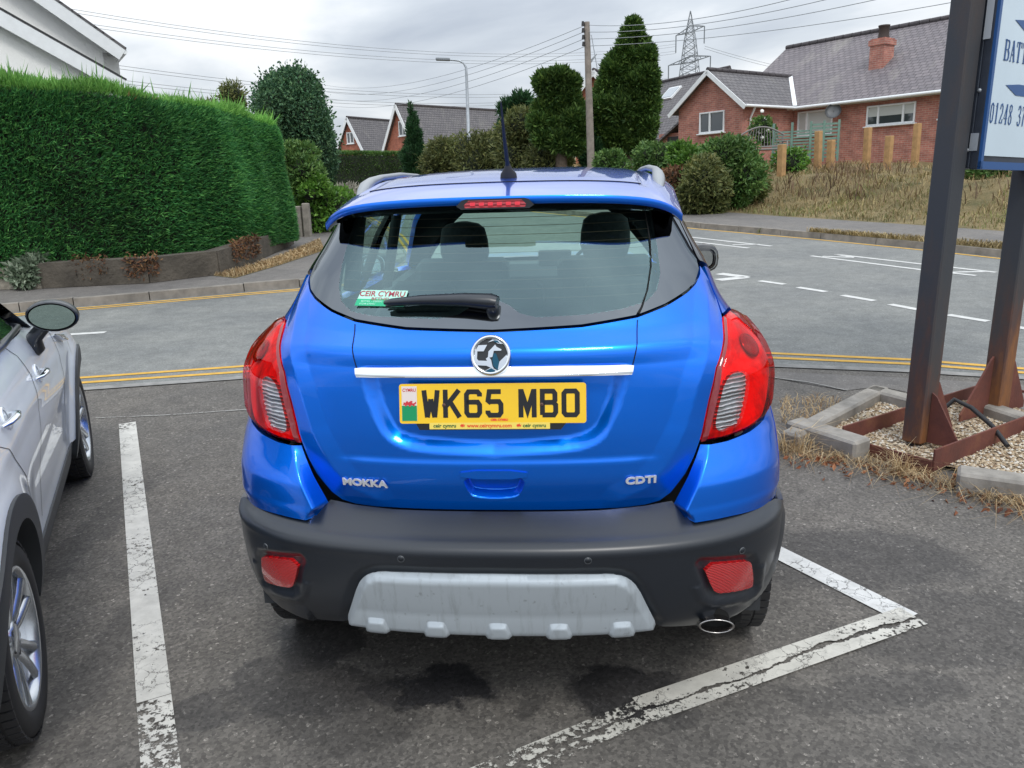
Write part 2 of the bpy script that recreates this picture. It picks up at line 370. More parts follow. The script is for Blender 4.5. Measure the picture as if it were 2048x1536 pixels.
# double yellow lines
M['yellow'] = roadpaint('yellow_paint', (.66, .38, .055), .25)
M['linewhite'] = roadpaint('white_paint', (.62, .62, .60), .2)
M['bay1'] = roadpaint('bay_paint', (.60, .585, .54), .66, crack=1)
M['bay2'] = roadpaint('bay_paint_cracked', (.60, .58, .52), .70, crack=2)
for nm, pl in (('inner', P((-500, 862), (0, 785), (162, 766), (486, 744), (760, 730), (1000, 721), (1544, 716), (1824, 728.5), (2048, 746), (2600, 800))),
           ('outer', P((-500, 848), (0, 774), (162, 756), (486, 733), (760, 720), (1000, 712), (1544, 707), (1824, 720), (2048, 738), (2600, 790)))):
    mb = MB(); stripe_mb(mb, dens(pl), .065, .004); stripe_obj('yellow_line', mb, M['yellow'])
KL = P((-700, 720), (-300, 655), (40, 624), (148, 614), (300, 601), (489, 584), (600, 575)) + [np.array(a) for a in ((-1.9, 11.6), (-1.7, 13.5), (-2.6, 18.), (-4.6, 25.), (-9., 36.), (-17, 52.), (-24, 66))]
KR = P((2700, 602), (2300, 549), (2048, 520), (1879, 501.5), (1640, 478), (1560, 471), (1400, 457)) + [np.array(a) for a in ((3.0, 19.8), (.8, 24.), (-2.8, 32.), (-9.5, 46.), (-19., 66.))]
def offs(pl, d):
    o = []
    for i, p in enumerate(pl):
        t = nrmz(pl[min(i+1, len(pl)-1)]-pl[max(i-1, 0)]); o.append(p+d*np.array([-t[1], t[0]]))
    return o
mb = MB(); stripe_mb(mb, dens(offs(KL, -.14)), .06, .004); stripe_obj('yellow_line', mb, M['yellow'])
mb = MB(); stripe_mb(mb, dens(offs(KL, -.27)), .06, .004); stripe_obj('yellow_line', mb, M['yellow'])
mb = MB(); stripe_mb(mb, dens(offs(KR, .12)), .08, .004); stripe_obj('yellow_line', mb, M['yellow'])
# white markings
def dash(ps, w=.1): 
    mb = MB(); [stripe_mb(mb, a, w, .004) for a in ps]; return mb
for a, b in (((1519, 562), (1569, 569)), ((1596, 575), (1652, 584)), ((1685, 591), (1749, 602)), ((1780, 609), (1838, 620)), ((1896, 630), (1976, 643)), ((2026, 653), (2110, 668)), ((2170, 680), (2270, 700))):
    stripe_obj('lane_dash', dash([P(a, b)]), M['linewhite'])
stripe_obj('hatch_marking', dash([P((1438, 547.5), (1494, 554.5)), P((1494, 554.5), (1436, 560.5))], .17), M['linewhite'])
stripe_obj('hatch_marking', dash([P((1340, 470), (1543, 492.5)), P((1340, 478), (1497, 496.5)), P((1465, 490), (1520, 489))], .09), M['linewhite'])
stripe_obj('hatch_marking', dash([P((1672, 509), (1848, 529), (1992, 545)), P((1622, 512), (1848, 540.5), (1952, 551.5)), P((1708, 515.5), (1645, 513)), P((1705, 515), (1672, 509)), P((1898, 545), (1975, 543.5))], .085), M['linewhite'])
stripe_obj('give_way_dash', dash([P((130, 670), (211, 665))]), M['linewhite'])
stripe_obj('give_way_dash', dash([P((553, 638.5), (610, 636))]), M['linewhite'])
# bay lines
def tl(a, b, n=14): a = np.array(a); b = np.array(b); return [a+(b-a)*i/n for i in range(n+1)]
mb = MB(); l1 = gnd(255, 848); l2 = gnd(322, 1536); d = (l2-l1); stripe_mb(mb, tl(l1, gnd(309, 1401)), .108, .009); stripe_obj('bay_line', mb, M['bay1']); mb = MB(); stripe_mb(mb, tl(gnd(309, 1402), l1+d*1.25), .108, .009); stripe_obj('bay_line', mb, roadpaint('bay_paint_crazed', (.60, .585, .54), .98, crack=1))
ca = gnd(1818, 1240); mb = MB(); stripe_mb(mb, tl(gnd(1480, 1070), ca), .105, .009); stripe_obj('bay_line', mb, roadpaint('bay_paint_firm', (.66, .66, .64), .25, crack=1))
mb = MB(); stripe_mb(mb, tl(gnd(1826, 1236), gnd(1285, 1425)), .125, .012); stripe_obj('bay_line', mb, M['bay2']); mb = MB(); stripe_mb(mb, tl(gnd(1290, 1426), gnd(900, 1590)), .105, .0125); stripe_obj('bay_line', mb, roadpaint('bay_paint_worn', (.58, .56, .50), 1.0, crack=2))
# cracks in the old line shade down to the joint; moss tuft specks by the small car
# kerbs
def kerb(pl, side, name='kerb', w=.13, h=.11, step=.92):
    mb = MB(); ds = dens(pl, step); of = offs(ds, side*w)
    for i in range(len(ds)-1):
        a, b, c, d = ds[i], ds[i+1], of[i+1], of[i]; g = .006; t = nrmz(b-a); a = a+t*g; b = b-t*g; c = c-t*g; d = d+t*g; j = RNG.uniform(-.006, .006)
        lo = [g3(*q, -.02) for q in (a, b, c, d)]; hi = [g3(*q, h+j) for q in (a+(d-a)*.12, b+(c-b)*.12, c, d)]; V = lo+hi
        Fc = [(4, 5, 6, 7), (0, 1, 5, 4), (1, 2, 6, 5), (2, 3, 7, 6), (3, 0, 4, 7)]
        if side < 0: Fc = [f[::-1] for f in Fc]
        mb.add(V, Fc)
    o = mb.build(name, M['kerb']); o['kind'] = 'structure'; return o
kerb(KL, 1); kerb(KR, -1)
# left lot: pavement, verge and garden ground
KLi = offs(KL, .13)
gard = [tuple(p) for p in KLi]
sheet('pavement', [*gard, (-40, 66), (-60, 40), (-60, 9)], .095, M['pave'])
# right bank
def bank_h(d): 
    t = np.clip((d-2.5)/5.2, 0, 1); return .1+.72*t*t*(3-2*t) + np.clip(d-7.7, 0, 60)*.004
KRd = dens(KR, .8); dl = [.12, .6, 1.1, 1.8, 2.4, 2.8, 3.3, 3.8, 4.3, 4.8, 5.3, 5.8, 6.4, 7, 7.7, 9, 12, 18, 30, 50]
rows = [offs(KRd, -d) for d in dl]; n = len(KRd); V = []
def bz(x, y, d): return bank_h(d) + (.10*math.sin(x*1.3+y*.7)+.07*math.sin(x*2.9-y*2.1))*min(1, max(0, (d-2.6)/2)) 
for r, d in zip(rows, dl):
    for p in r: V.append(g3(p[0], p[1], bz(p[0], p[1], d)))
Fq = [(j*n+i, j*n+i+1, (j+1)*n+i+1, (j+1)*n+i)[::1] for j in range(4, len(dl)-1) for i in range(n-1)]
k = NT('dry_grass_soil'); k.set(Base_Color=k.ramp(k.noise(1.3, 7, .65), [(.3, (.085, .085, .03)), (.48, (.20, .155, .07)), (.7, (.30, .23, .11))]), Roughness=.95); k.bump(k.noise(14, 6, .7), .9, .08); M['bank'] = k.m
o = fast('bank', V, Fq, M['bank'], smooth=True); o['kind'] = 'structure'
Fq = [(j*n+i, j*n+i+1, (j+1)*n+i+1, (j+1)*n+i) for j in range(0, 4) for i in range(n-1)]
o = fast('pavement', V, Fq, M['pave']); o['kind'] = 'structure'
# ------------------------------------------------------------------ car bodies: a skin made of plan sections
def interp(tab,v):
    a=np.array(tab,float); x=a[:,0]; y=a[:,1]
    # monotone cubic (pchip)
    h=np.diff(x); d=np.diff(y)/h
    m=np.zeros_like(y); m[0]=d[0]; m[-1]=d[-1]
    for i in range(1,len(x)-1):
        m[i]=0 if d[i-1]*d[i]<=0 else 2*d[i-1]*d[i]/(d[i-1]+d[i])
    v=np.clip(v,x[0],x[-1]); i=np.clip(np.searchsorted(x,v,side='right')-1,0,len(x)-2)
    t=(v-x[i])/h[i]; t2=t*t; t3=t2*t
    return (2*t3-3*t2+1)*y[i]+(t3-2*t2+t)*h[i]*m[i]+(3*t2-2*t3)*y[i+1]+(t3-t2)*h[i]*m[i+1]
class Shell:
    """body skin as a stack of plan sections; s = arc length from the rear centre, z = height"""
    def __init__(self,W,R,L,N,FR,LF=.6,NF=2.6,WF=None,z0=.2,z1=1.66,dz=.006,ds=.01,smax=5.6):
        self.z0,self.dz,self.ds=z0,dz,ds
        zs=np.arange(z0,z1+dz,dz); ss=np.arange(0,smax,ds); self.zs=zs;self.ss=ss
        X=np.zeros((len(zs),len(ss)));Y=np.zeros_like(X)
        ph=np.linspace(0,np.pi/2,240)
        for i,z in enumerate(zs):
            w,r,l,n=[float(interp(t,z)) for t in (W,R,L,N)]; fr=float(interp(FR,z)); wf=float(interp(WF,z)) if WF else w
            x1=w*np.sin(ph)**(2/n); y1=r+l*(1-np.cos(ph)**(2/n))
            lf=min(LF,(fr-r)*.4)
            x2=w*np.sin(ph[::-1])**(2/NF); y2=fr-lf*(1-np.cos(ph[::-1])**(2/NF))
            ym=np.linspace(y1[-1],y2[0],60)[1:-1]
            x=np.r_[x1,np.full(58,w),x2]; y=np.r_[y1,ym,y2]
            if WF:
                t=np.clip((y-.55)/1.1,0,1); t=t*t*(3-2*t); x=x*(1+(wf/w-1)*t)
            a=np.r_[0,np.cumsum(np.hypot(np.diff(x),np.diff(y)))]
            X[i]=np.interp(ss,a,x); Y[i]=np.interp(ss,a,y)
        self.X,self.Y=X,Y; self.disp=None
    def raw(self,s,z):
        s=np.asarray(s,float);z=np.asarray(z,float); sg=np.where(s<0,-1,1); a=np.abs(s)/self.ds; b=(z-self.z0)/self.dz
        a=np.clip(a,0,len(self.ss)-1.001);b=np.clip(b,0,len(self.zs)-1.001)
        i=a.astype(int);j=b.astype(int);u=a-i;v=b-j
        f=lambda A:(A[j,i]*(1-u)+A[j,i+1]*u)*(1-v)+(A[j+1,i]*(1-u)+A[j+1,i+1]*u)*v
        return np.stack([f(self.X)*sg,f(self.Y),z],-1)
    def nrm(self,s,z,e=.012,f=None):
        f=f or self.raw
        s=np.asarray(s,float);z=np.asarray(z,float)
        n=np.cross(f(s+e,z)-f(s-e,z),f(s,z+e)-f(s,z-e)); return n/(np.linalg.norm(n,axis=-1,keepdims=True)+1e-12)
    def sx(self,x,z): # arc length of the rear-face point with this x
        j=int(round((z-self.z0)/self.dz)); r=self.X[j]; k=int(np.argmax(r>=abs(x)-1e-6)) if r.max()>=abs(x) else int(np.argmax(r))
        if k==0: return 0.
        t=(abs(x)-r[k-1])/(r[k]-r[k-1]+1e-9); return float(np.sign(x)*(k-1+t)*self.ds)
    def sy(self,y,z,sg=1):
        j=int(round((z-self.z0)/self.dz)); r=self.Y[j]; k=int(np.argmax(r>=y)); t=(y-r[k-1])/(r[k]-r[k-1]+1e-9)
        return sg*(k-1+t)*self.ds

W=[(.20,.80),(.34,.805),(.45,.838),(.60,.860),(.75,.862),(.90,.856),(.95,.845),(1.0,.836),(1.08,.832),(1.14,.808),(1.19,.765),(1.24,.720),(1.30,.680),(1.38,.65),(1.45,.61),(1.53,.57),(1.62,.53),(1.66,.52)]
WF=[(.20,.82),(.34,.86),(.45,.885),(.60,.90),(.75,.90),(.90,.893),(1.0,.888),(1.08,.87),(1.14,.83),(1.19,.80),(1.24,.78),(1.30,.755),(1.38,.72),(1.45,.68),(1.53,.63),(1.62,.57),(1.66,.55)]
R=[(.20,.20),(.34,.10),(.42,.045),(.50,.02),(.60,.005),(.664,.0),(.672,.004),(.692,.040),(.735,.118),(.745,.135),(.85,.118),(.95,.112),(1.10,.125),(1.19,.14),(1.245,.185),(1.30,.235),(1.40,.335),(1.53,.47),(1.60,.55),(1.66,.62)]
L=[(.2,.4),(.4,.42),(.7,.46),(.75,.40),(1.0,.42),(1.2,.40),(1.3,.36),(1.6,.32)]
N=[(.2,2.6),(.7,2.6),(.76,2.4),(1.2,2.4),(1.3,2.5),(1.66,2.6)]
FR=[(.2,4.05),(.35,4.2),(.6,4.28),(.8,4.22),(.9,4.05),(.98,3.7),(1.03,3.35),(1.08,3.22),(1.3,2.9),(1.6,2.45),(1.66,2.35)]
def mokka(): return Shell(W,R,L,N,FR,WF=WF)
def poly_sdf(poly):
    Pn = np.array(poly, float); Q = np.roll(Pn, -1, 0)
    def f(x, y):
        x = np.asarray(x, float); y = np.asarray(y, float); d = np.full(x.shape, 1e9); ins = np.zeros(x.shape, bool)
        for a, b in zip(Pn, Q):
            e = b-a; t = np.clip(((x-a[0])*e[0]+(y-a[1])*e[1])/(e@e+1e-12), 0, 1); d = np.minimum(d, np.hypot(x-a[0]-t*e[0], y-a[1]-t*e[1]))
            c = ((a[1] <= y) != (b[1] <= y)) & (x < (b[0]-a[0])*(y-a[1])/(b[1]-a[1]+1e-15)+a[0]); ins ^= c
        return np.where(ins, -d, d)
    return f
def line_d(pl):
    Pn = np.array(pl, float)
    def f(x, y):
        x = np.asarray(x, float); y = np.asarray(y, float); d = np.full(x.shape, 1e9)
        for a, b in zip(Pn[:-1], Pn[1:]):
            e = b-a; t = np.clip(((x-a[0])*e[0]+(y-a[1])*e[1])/(e@e+1e-12), 0, 1); d = np.minimum(d, np.hypot(x-a[0]-t*e[0], y-a[1]-t*e[1]))
        return d
    return f
def sst(x): x = np.clip(x, 0, 1); return x*x*(3-2*x)
def chaikin(p, it=2):
    p = [np.array(q, float) for q in p]
    for _ in range(it):
        o = []
        for a, b in zip(p, p[1:]+p[:1]): o += [a*.75+b*.25, a*.25+b*.75]
        p = o
    return [tuple(q) for q in p]
def clean(p, g):
    o = []
    for q in p:
        if not o or math.hypot(q[0]-o[-1][0], q[1]-o[-1][1]) > min(g*.25, .0008): o.append(q)
    if math.hypot(o[0][0]-o[-1][0], o[0][1]-o[-1][1]) < min(g*.25, .0008): o.pop()
    return o
def densify(p, g):
    o = []
    for a, b in zip(p, p[1:]+p[:1]):
        n = max(1, int(math.hypot(b[0]-a[0], b[1]-a[1])/g)); o += [(a[0]+(b[0]-a[0])*i/n, a[1]+(b[1]-a[1])*i/n) for i in range(n)]
    return o
def shrink(p, d):
    p = [np.array(q, float) for q in p]; n = len(p); ar = sum(p[i][0]*p[(i+1) % n][1]-p[(i+1) % n][0]*p[i][1] for i in range(n)); sg = 1 if ar > 0 else -1; o = []
    for i in range(n):
        a = p[i]-p[i-1]; b = p[(i+1) % n]-p[i]; a = a/(np.linalg.norm(a)+1e-12); b = b/(np.linalg.norm(b)+1e-12)
        na = sg*np.array([-a[1], a[0]]); nb = sg*np.array([-b[1], b[0]]); m = na+nb; l = m@m
        o.append(tuple(p[i]+ (m/l*2*d if l > .5 else (na*d)))) 
    return o
def skin(S, name, poly, mat, parent, off=0., disp=None, holes=(), g=.014, skirt=.02, gap=.002, side=1, smooth=0, flip=False, holeskirt=True, yd=None):
    """a panel of the body skin: outline in (arc length, height), laid on the shell"""
    if smooth: poly = chaikin(poly, smooth)
    poly = clean(poly, g); 
    if gap: poly = shrink(poly, gap)
    f = lambda s, z: S.raw(s, z) + S.nrm(s, z)*(off+(disp(s, z) if disp else np.zeros(np.shape(s))))[..., None] + (np.stack([0*s, yd(s, z), 0*s], -1) if yd else 0.)
    B = densify(poly, g); H = [densify(clean(h, g), g) for h in holes]
    bx = [q[0] for q in B]; bz_ = [q[1] for q in B]
    gx = np.arange(min(bx)+g*.6, max(bx), g); gzz = np.arange(min(bz_)+g*.6, max(bz_), g); A, C_ = np.meshgrid(gx, gzz); A = A+(np.arange(len(gzz)) % 2)[:, None]*g*.5
    d = poly_sdf(poly)(A, C_); ok = d < -g*.55
    for h in holes: ok &= poly_sdf(h)(A, C_) > g*.55
    pts = [Vector((a, b)) for a, b in B]; edges = [(i, (i+1) % len(B)) for i in range(len(B))]; nb = [len(B)]
    for h in H:
        k = len(pts); pts += [Vector(q) for q in h]; edges += [(k+i, k+(i+1) % len(h)) for i in range(len(h))]; nb.append(len(h))
    pts += [Vector((float(a), float(b))) for a, b in zip(A[ok], C_[ok])]
    r = delaunay_2d_cdt(pts, edges, [list(range(len(B)))], 1, 1e-6); vv = np.array([(v[0], v[1]) for v in r[0]]); fs = [tuple(t) for t in r[2]]
    for h in holes:
        sd = poly_sdf(h); c = np.array([vv[list(t)].mean(0) for t in fs]); keep = sd(c[:, 0], c[:, 1]) > 0; fs = [t for t, k in zip(fs, keep) if k]
    s = vv[:, 0]*side; z = vv[:, 1]; Pp = f(s, z); Nn = S.nrm(s, z, .005, f)
    if side < 0: fs = [t[::-1] for t in fs]
    # orient outward
    t = fs[len(fs)//2]; nn = np.cross(Pp[t[1]]-Pp[t[0]], Pp[t[2]]-Pp[t[0]])
    if nn @ Nn[t[0]] < 0: fs = [t[::-1] for t in fs]
    nv = len(Pp); V = [tuple(p) for p in Pp]; sm = [True]*len(fs); normals = [tuple(n) for n in Nn]
    if skirt:
        k = 0
        for bi, cnt in enumerate(nb):
            if bi and not holeskirt: k += cnt; continue
            loop = [np.array([q[0]*side, q[1]]) for q in (B if bi == 0 else H[bi-1])]; k += cnt
            ls = np.array(loop); T = f(ls[:, 0], ls[:, 1]); Nl = S.nrm(ls[:, 0], ls[:, 1], .005, f); D = T-Nl*skirt; b = len(V)
            V += [tuple(p) for p in T]+[tuple(p) for p in D]; m = len(loop)
            sk = [(b+i, b+(i+1) % m, b+m+(i+1) % m, b+m+i) for i in range(m)]
            cen = T.mean(0); i = 0; nn = np.cross(np.array(V[sk[0][1]])-np.array(V[sk[0][0]]), np.array(V[sk[0][2]])-np.array(V[sk[0][0]]))
            edge_out = T[0]-cen if bi == 0 else cen-T[0]
            if nn @ edge_out < 0: sk = [q[::-1] for q in sk]
            fs += sk; sm += [True]*m
            tn = np.roll(T, -1, 0)-np.roll(T, 1, 0); on = np.cross(tn, Nl); on /= np.linalg.norm(on, axis=1, keepdims=True)+1e-9
            if on[0] @ edge_out < 0: on = -on
            normals += [tuple(q) for q in on]*2
    me = bpy.data.meshes.new(name); me.from_pydata(V, [], fs); me.polygons.foreach_set('use_smooth', sm); me.update()
    try: me.normals_split_custom_set_from_vertices(normals)
    except Exception: pass
    return link(name, me, mat, parent)
def xs(S, pts):
    """outline given as (x across the tail, z) turned into (arc length, z)"""
    return [(S.sx(x, z), z) for x, z in pts]
def local(S, s, z, off=0.):
    p = S.raw(np.array([s]), np.array([z]))[0]; n = S.nrm(np.array([s]), np.array([z]))[0]
    U = np.cross(np.array([0, 0, 1.]), n); U = nrmz(U); V = np.cross(n, U); return p+n*off, U, V, n

# ---- lettering
def text_mesh(body, size, depth=0., sx=1., bold=0.):
    c = bpy.data.curves.new('t', 'FONT'); c.body = body; c.size = size; c.extrude = depth/2; c.offset = bold; c.align_x = 'CENTER'; c.align_y = 'CENTER'; c.resolution_u = 3
    o = bpy.data.objects.new('t', c); COL.objects.link(o); dg = bpy.context.evaluated_depsgraph_get(); dg.update(); me = bpy.data.meshes.new_from_object(o.evaluated_get(dg)); bpy.data.objects.remove(o)
    for v in me.vertices: v.co.x *= sx
    return me
def place_text(name, body, size, O, U, V, mat, parent, depth=.001, sx=1., bold=0.):
    me = text_mesh(body, size, depth, sx, bold); n = np.cross(U, V); me.transform(frame_matrix(O, U, V, n)); return link(name, me, mat, parent)
def strokes(mb, lines, w, O, U, V, h, sc=(1, 1), mi=0, off=0.):
    """block letters: thick mitred strokes"""
    Wn = np.cross(U, V); O = O+Wn*off
    for li, pl in enumerate(lines):
        hh = h*(1+.18*li)
        closed = pl[0] == pl[-1]; p = [np.array([q[0]*sc[0], q[1]*sc[1]]) for q in (pl[:-1] if closed else pl)]; n = len(p); L = []; R_ = []
        for i in range(n):
            a = p[i]-p[i-1] if (i > 0 or closed) else p[1]-p[0]; b = p[(i+1) % n]-p[i] if (i < n-1 or closed) else p[i]-p[i-1]
            a = nrmz(a); b = nrmz(b); na = np.array([-a[1], a[0]]); m = na+np.array([-b[1], b[0]]); m = m/max(.35, m@m)*2*w/2; L.append(p[i]+m); R_.append(p[i]-m)
        rng = range(n if closed else n-1)
        for i in rng:
            j = (i+1) % n; q = [L[i], R_[i], R_[j], L[j]]; mb.prism([tuple(x) for x in q], O, U, V, hh, mi, bot=False)
def blue(): 
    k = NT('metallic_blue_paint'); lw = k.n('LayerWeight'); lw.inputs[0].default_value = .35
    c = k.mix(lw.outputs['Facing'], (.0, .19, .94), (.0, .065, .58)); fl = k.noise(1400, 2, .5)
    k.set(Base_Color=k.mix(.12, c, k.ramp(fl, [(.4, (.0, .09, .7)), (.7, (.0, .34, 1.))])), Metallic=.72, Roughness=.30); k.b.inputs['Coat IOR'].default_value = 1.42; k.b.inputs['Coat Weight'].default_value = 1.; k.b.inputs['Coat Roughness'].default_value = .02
    k.b.inputs['Specular IOR Level'].default_value = .15
    ge = k.n('NewGeometry'); df = k.n('BsdfDiffuse'); df.inputs[0].default_value = (.03, .032, .035, 1); ms = k.n('MixShader')   # lined on the inside
    k.l(ge.outputs['Backfacing'], ms.inputs[0]); k.l(k.b.outputs[0], ms.inputs[1]); k.l(df.outputs[0], ms.inputs[2]); k.disp_out(ms.outputs[0]); return k.m
M['blue'] = blue()
M['glass'] = glassmat('rear_window_glass', (.70, .92, .84), 1.6, gcol=(.78, 1.08, 1.14))
M['sideglass'] = glassmat('side_window_glass', (.72, .86, .80), .9)
M['windscreen'] = glassmat('windscreen_glass', (.86, .97, .92), .7)
M['frit'] = glassmat('window_border_black', (0, 0, 0), 2.1, gcol=(.9, .97, 1.04)); M['frit0'] = simple('frit_black', (.02, .023, .028), .10, spec=.9, coat=1., crough=.02)
M['inner'] = simple('cabin_trim', (.035, .038, .042), .8)
M['seat'] = simple('seat_fabric', (.045, .048, .052), .9, var=.2, vscale=50)
M['void'] = simple('gap_black', (.004, .004, .004), .9)
k = NT('silver_plastic_paint'); st_ = k.noise(30, 5, .65, k.map(k.co(), (1.6, 1.6, .10))); sp_ = k.noise(38, 3, .6); k.set(Base_Color=k.mix(k.ramp(st_, [(.52, 0.), (.68, .5)]), k.mix(k.ramp(sp_, [(.66, 0.), (.74, .5)]), (.44, .49, .53), (.20, .21, .22)), (.30, .33, .35)), Metallic=.35, Roughness=.38); M['silver'] = k.m
# ------------------------------------------------------------------ buildings
def brickmat(name, c1, c2, mortar, sc=1.):
    k = NT(name); b = k.n('TexBrick'); k.l(k.co('UV'), b.inputs[0]); b.inputs['Scale'].default_value = 1/.225*sc*.5*2
    b.inputs['Brick Width'].default_value = 1.; b.inputs['Row Height'].default_value = .334; b.inputs['Mortar Size'].default_value = .03; b.inputs['Mortar Smooth'].default_value = .3; b.inputs['Bias'].default_value = -.1
    b.inputs['Color1'].default_value = (*c1, 1); b.inputs['Color2'].default_value = (*c2, 1); b.inputs['Mortar'].default_value = (*mortar, 1)
    c = k.mix(1., b.outputs['Color'], k.ramp(k.noise(3., 6, .65, k.co('UV')), [(.3, (.72, .70, .70)), (.7, (1.25, 1.2, 1.15))]), 'MULTIPLY')
    k.set(Base_Color=c, Roughness=.88); k.bump(b.outputs['Fac'], -.5, .01); return k.m
def slatemat(name, c1, c2, moss, w=.27, h=.22):
    k = NT(name); b = k.n('TexBrick'); k.l(k.co('UV'), b.inputs[0]); b.inputs['Scale'].default_value = 1/w; b.inputs['Brick Width'].default_value = 1.; b.inputs['Row Height'].default_value = h/w
    b.inputs['Mortar Size'].default_value = .045; b.inputs['Mortar Smooth'].default_value = .1; b.inputs['Color1'].default_value = (*c1, 1); b.inputs['Color2'].default_value = (*c2, 1); b.inputs['Mortar'].default_value = tuple(x*.25 for x in c1)+(1,)
    n_ = k.noise(.8, 7, .7, k.map(k.co('UV'), (1, .35, 1))); c = k.mix(k.ramp(n_, [(.52, 0.), (.72, .75)]), b.outputs['Color'], moss)
    k.set(Base_Color=k.mix(1., c, k.ramp(k.noise(9, 4, .6, k.co('UV')), [(.3, .8), (.7, 1.15)]), 'MULTIPLY'), Roughness=.72)
    sx = k.n('SeparateXYZ'); k.l(k.co('UV'), sx.inputs[0]); saw = k.math('FRACT', k.math('MULTIPLY', sx.outputs[1], 1/h)); k.bump(k.math('SUBTRACT', k.math('MULTIPLY', b.outputs['Fac'], -.6), saw), .9, .03); return k.m
M['brick'] = brickmat('red_brick', (.46, .19, .145), (.33, .125, .10), (.42, .34, .29)); M['brick2'] = brickmat('orange_brick', (.42, .14, .085), (.33, .10, .065), (.28, .2, .16))
M['slate'] = slatemat('slate_tiles', (.20, .175, .185), (.15, .133, .145), (.30, .28, .25)); M['slate2'] = slatemat('old_slate_tiles', (.15, .14, .145), (.115, .108, .115), (.22, .21, .19))
M['ridge'] = simple('ridge_tile', (.07, .062, .066), .8, var=.3, vscale=8)
k = NT('pebbledash_render'); k.set(Base_Color=k.ramp(k.noise(.7, 5, .6), [(.3, (.86, .86, .84)), (.7, (.92, .92, .90))]), Roughness=.95); k.bump(k.noise(26, 5, .75), .5, .02); M['dash'] = k.m
M['pane'] = simple('window_glass', (.05, .06, .065), .04, spec=.8, coat=1., crough=.01); M['blind'] = simple('pale_blind', (.50, .52, .50), .7)
M['darkframe'] = simple('dark_trim', (.02, .02, .022), .5)
def face_box(mb, O, e, b, u0, u1, v0, v1, z0, z1, mi=0): mb.box(O+e*(u0+u1)/2+b*(v0+v1)/2+np.array([0, 0, (z0+z1)/2]), (u1-u0, v1-v0, z1-z0), e, b, (0, 0, 1), mi)
def window(par, O, e, n, u0, u1, z0, z1, splits=(), name='window', blind=0., fw=.06, sill=True):
    """frame on a wall plane through O; e runs along the wall, n points outward"""
    mb = MB(); Z = np.array([0, 0, 1.]); c = lambda u, z, o=0.: O+e*u+n*o+Z*(z-O[2])
    for (a, b_, z_, h_) in ((u0, u1, z1-fw/2, fw), (u0, u1, z0+fw/2, fw)): mb.box(c((a+b_)/2, z_, .02), (b_-a, .07, h_), e, -n, Z, 0, .008)
    us = [u0+fw/2]+[u0+(u1-u0)*s for s in splits]+[u1-fw/2]
    for u in us: mb.box(c(u, (z0+z1)/2, .021), (fw*(1.25 if u in us[1:-1] else 1), .066, z1-z0-2*fw), e, -n, Z, 0, .008)
    wn_ = mb.build(name, M['white'], par)
    mb = MB(); mb.box(c((u0+u1)/2, (z0+z1)/2, -.004), (u1-u0-fw, .01, z1-z0-fw), e, -n, Z); mb.build('glass', M['pane'], wn_)
    if blind:
        mb = MB(); mb.box(c((u0+u1)/2, z1-fw-(z1-z0-2*fw)*blind/2, .003), (u1-u0-2*fw, .006, (z1-z0-2*fw)*blind), e, -n, Z); mb.build('blind', M['blind'], wn_)
    if sill: mb = MB(); mb.box(c((u0+u1)/2, z0-.03, .05), (u1-u0+.14, .16, .05), e, -n, Z, 0, .01); mb.build('sill', M['white'], wn_)
    return wn_
Z3 = np.array([0, 0, 1.])
VP = ray(-165, 418); eN = -nrmz([VP[0], VP[1], 0]); bN = np.array([-eN[1], eN[0], 0.]);  bN = bN if bN[1] > 0 else -bN       # along the long front; away from the road
P0 = at(1691, 209, 32.5); P0 = P0+np.array([0, 0, .28]); EZ = P0[2]
def onmain(px, py, v=0.): q = hit(px, py, P0+bN*v, bN); d = q-P0; return d@eN, q[2]
bun = empty('bungalow', tuple(P0-Z3*2.6), 'long red brick bungalow with slate roof, brick chimney and white windows on the bank', 'house')
Oh = np.zeros(3); base = P0-Z3*2.6; bun_z = 2.6
def loc(u, v, z): return eN*u+bN*v+Z3*(z-base[2])
uR = onmain(1900, 187)[0]+9; rv = 4.3; uL, zR = onmain(1573, 97, rv); zR = (zR+onmain(1915, 33, rv)[1])/2
ez = EZ; ov = .35
mb = MB(); Hh = ez-base[2]
Lb = np.zeros(3)
for (u0, u1, v0, v1) in ((uL+.3, uR, 0, .25), (uL+.3, uL+.55, .25, 8.3), (uR-.25, uR, .25, 8.3), (uL+.3, uR, 8.3, 8.55)): face_box(mb, Lb, eN, bN, u0, u1, v0, v1, -.8, Hh-.02)
for u in (uL+.3, uR-.25): mb.prism([(0, Hh-.02), (8.55, Hh-.02), (4.3, zR-base[2]-.12)], eN*u, bN, Z3, .25)
mb.build('wall', M['brick'], bun, uv=True)
def roof_slab(name, par, pts, th, mat, uvv=True):
    pts = [np.array(p, float) for p in pts]; n = nrmz(np.cross(pts[1]-pts[0], pts[2]-pts[0])); n = n if n[2] > 0 else -n; mb = MB(); k = len(pts)
    mb.add(pts+[p-n*th for p in pts], [tuple(range(k)), tuple(range(k, 2*k))[::-1]]+[(i, k+i, k+(i+1) % k, (i+1) % k) for i in range(k)]); o = mb.build(name, mat, par, uv=True); return o
sl_ = (zR-ez)/rv; e0 = -ov; ze = ez-ov*sl_+.05
rfm = roof_slab('roof', bun, [loc(uL, e0, ze), loc(uR+.3, e0, ze), loc(uR+.3, rv, zR), loc(uL, rv, zR)], .09, M['slate'])
roof_slab('roof', bun, [loc(uL, 2*rv-e0, ze), loc(uR+.3, 2*rv-e0, ze), loc(uR+.3, rv+.001, zR), loc(uL, rv+.001, zR)], .09, M['slate'])
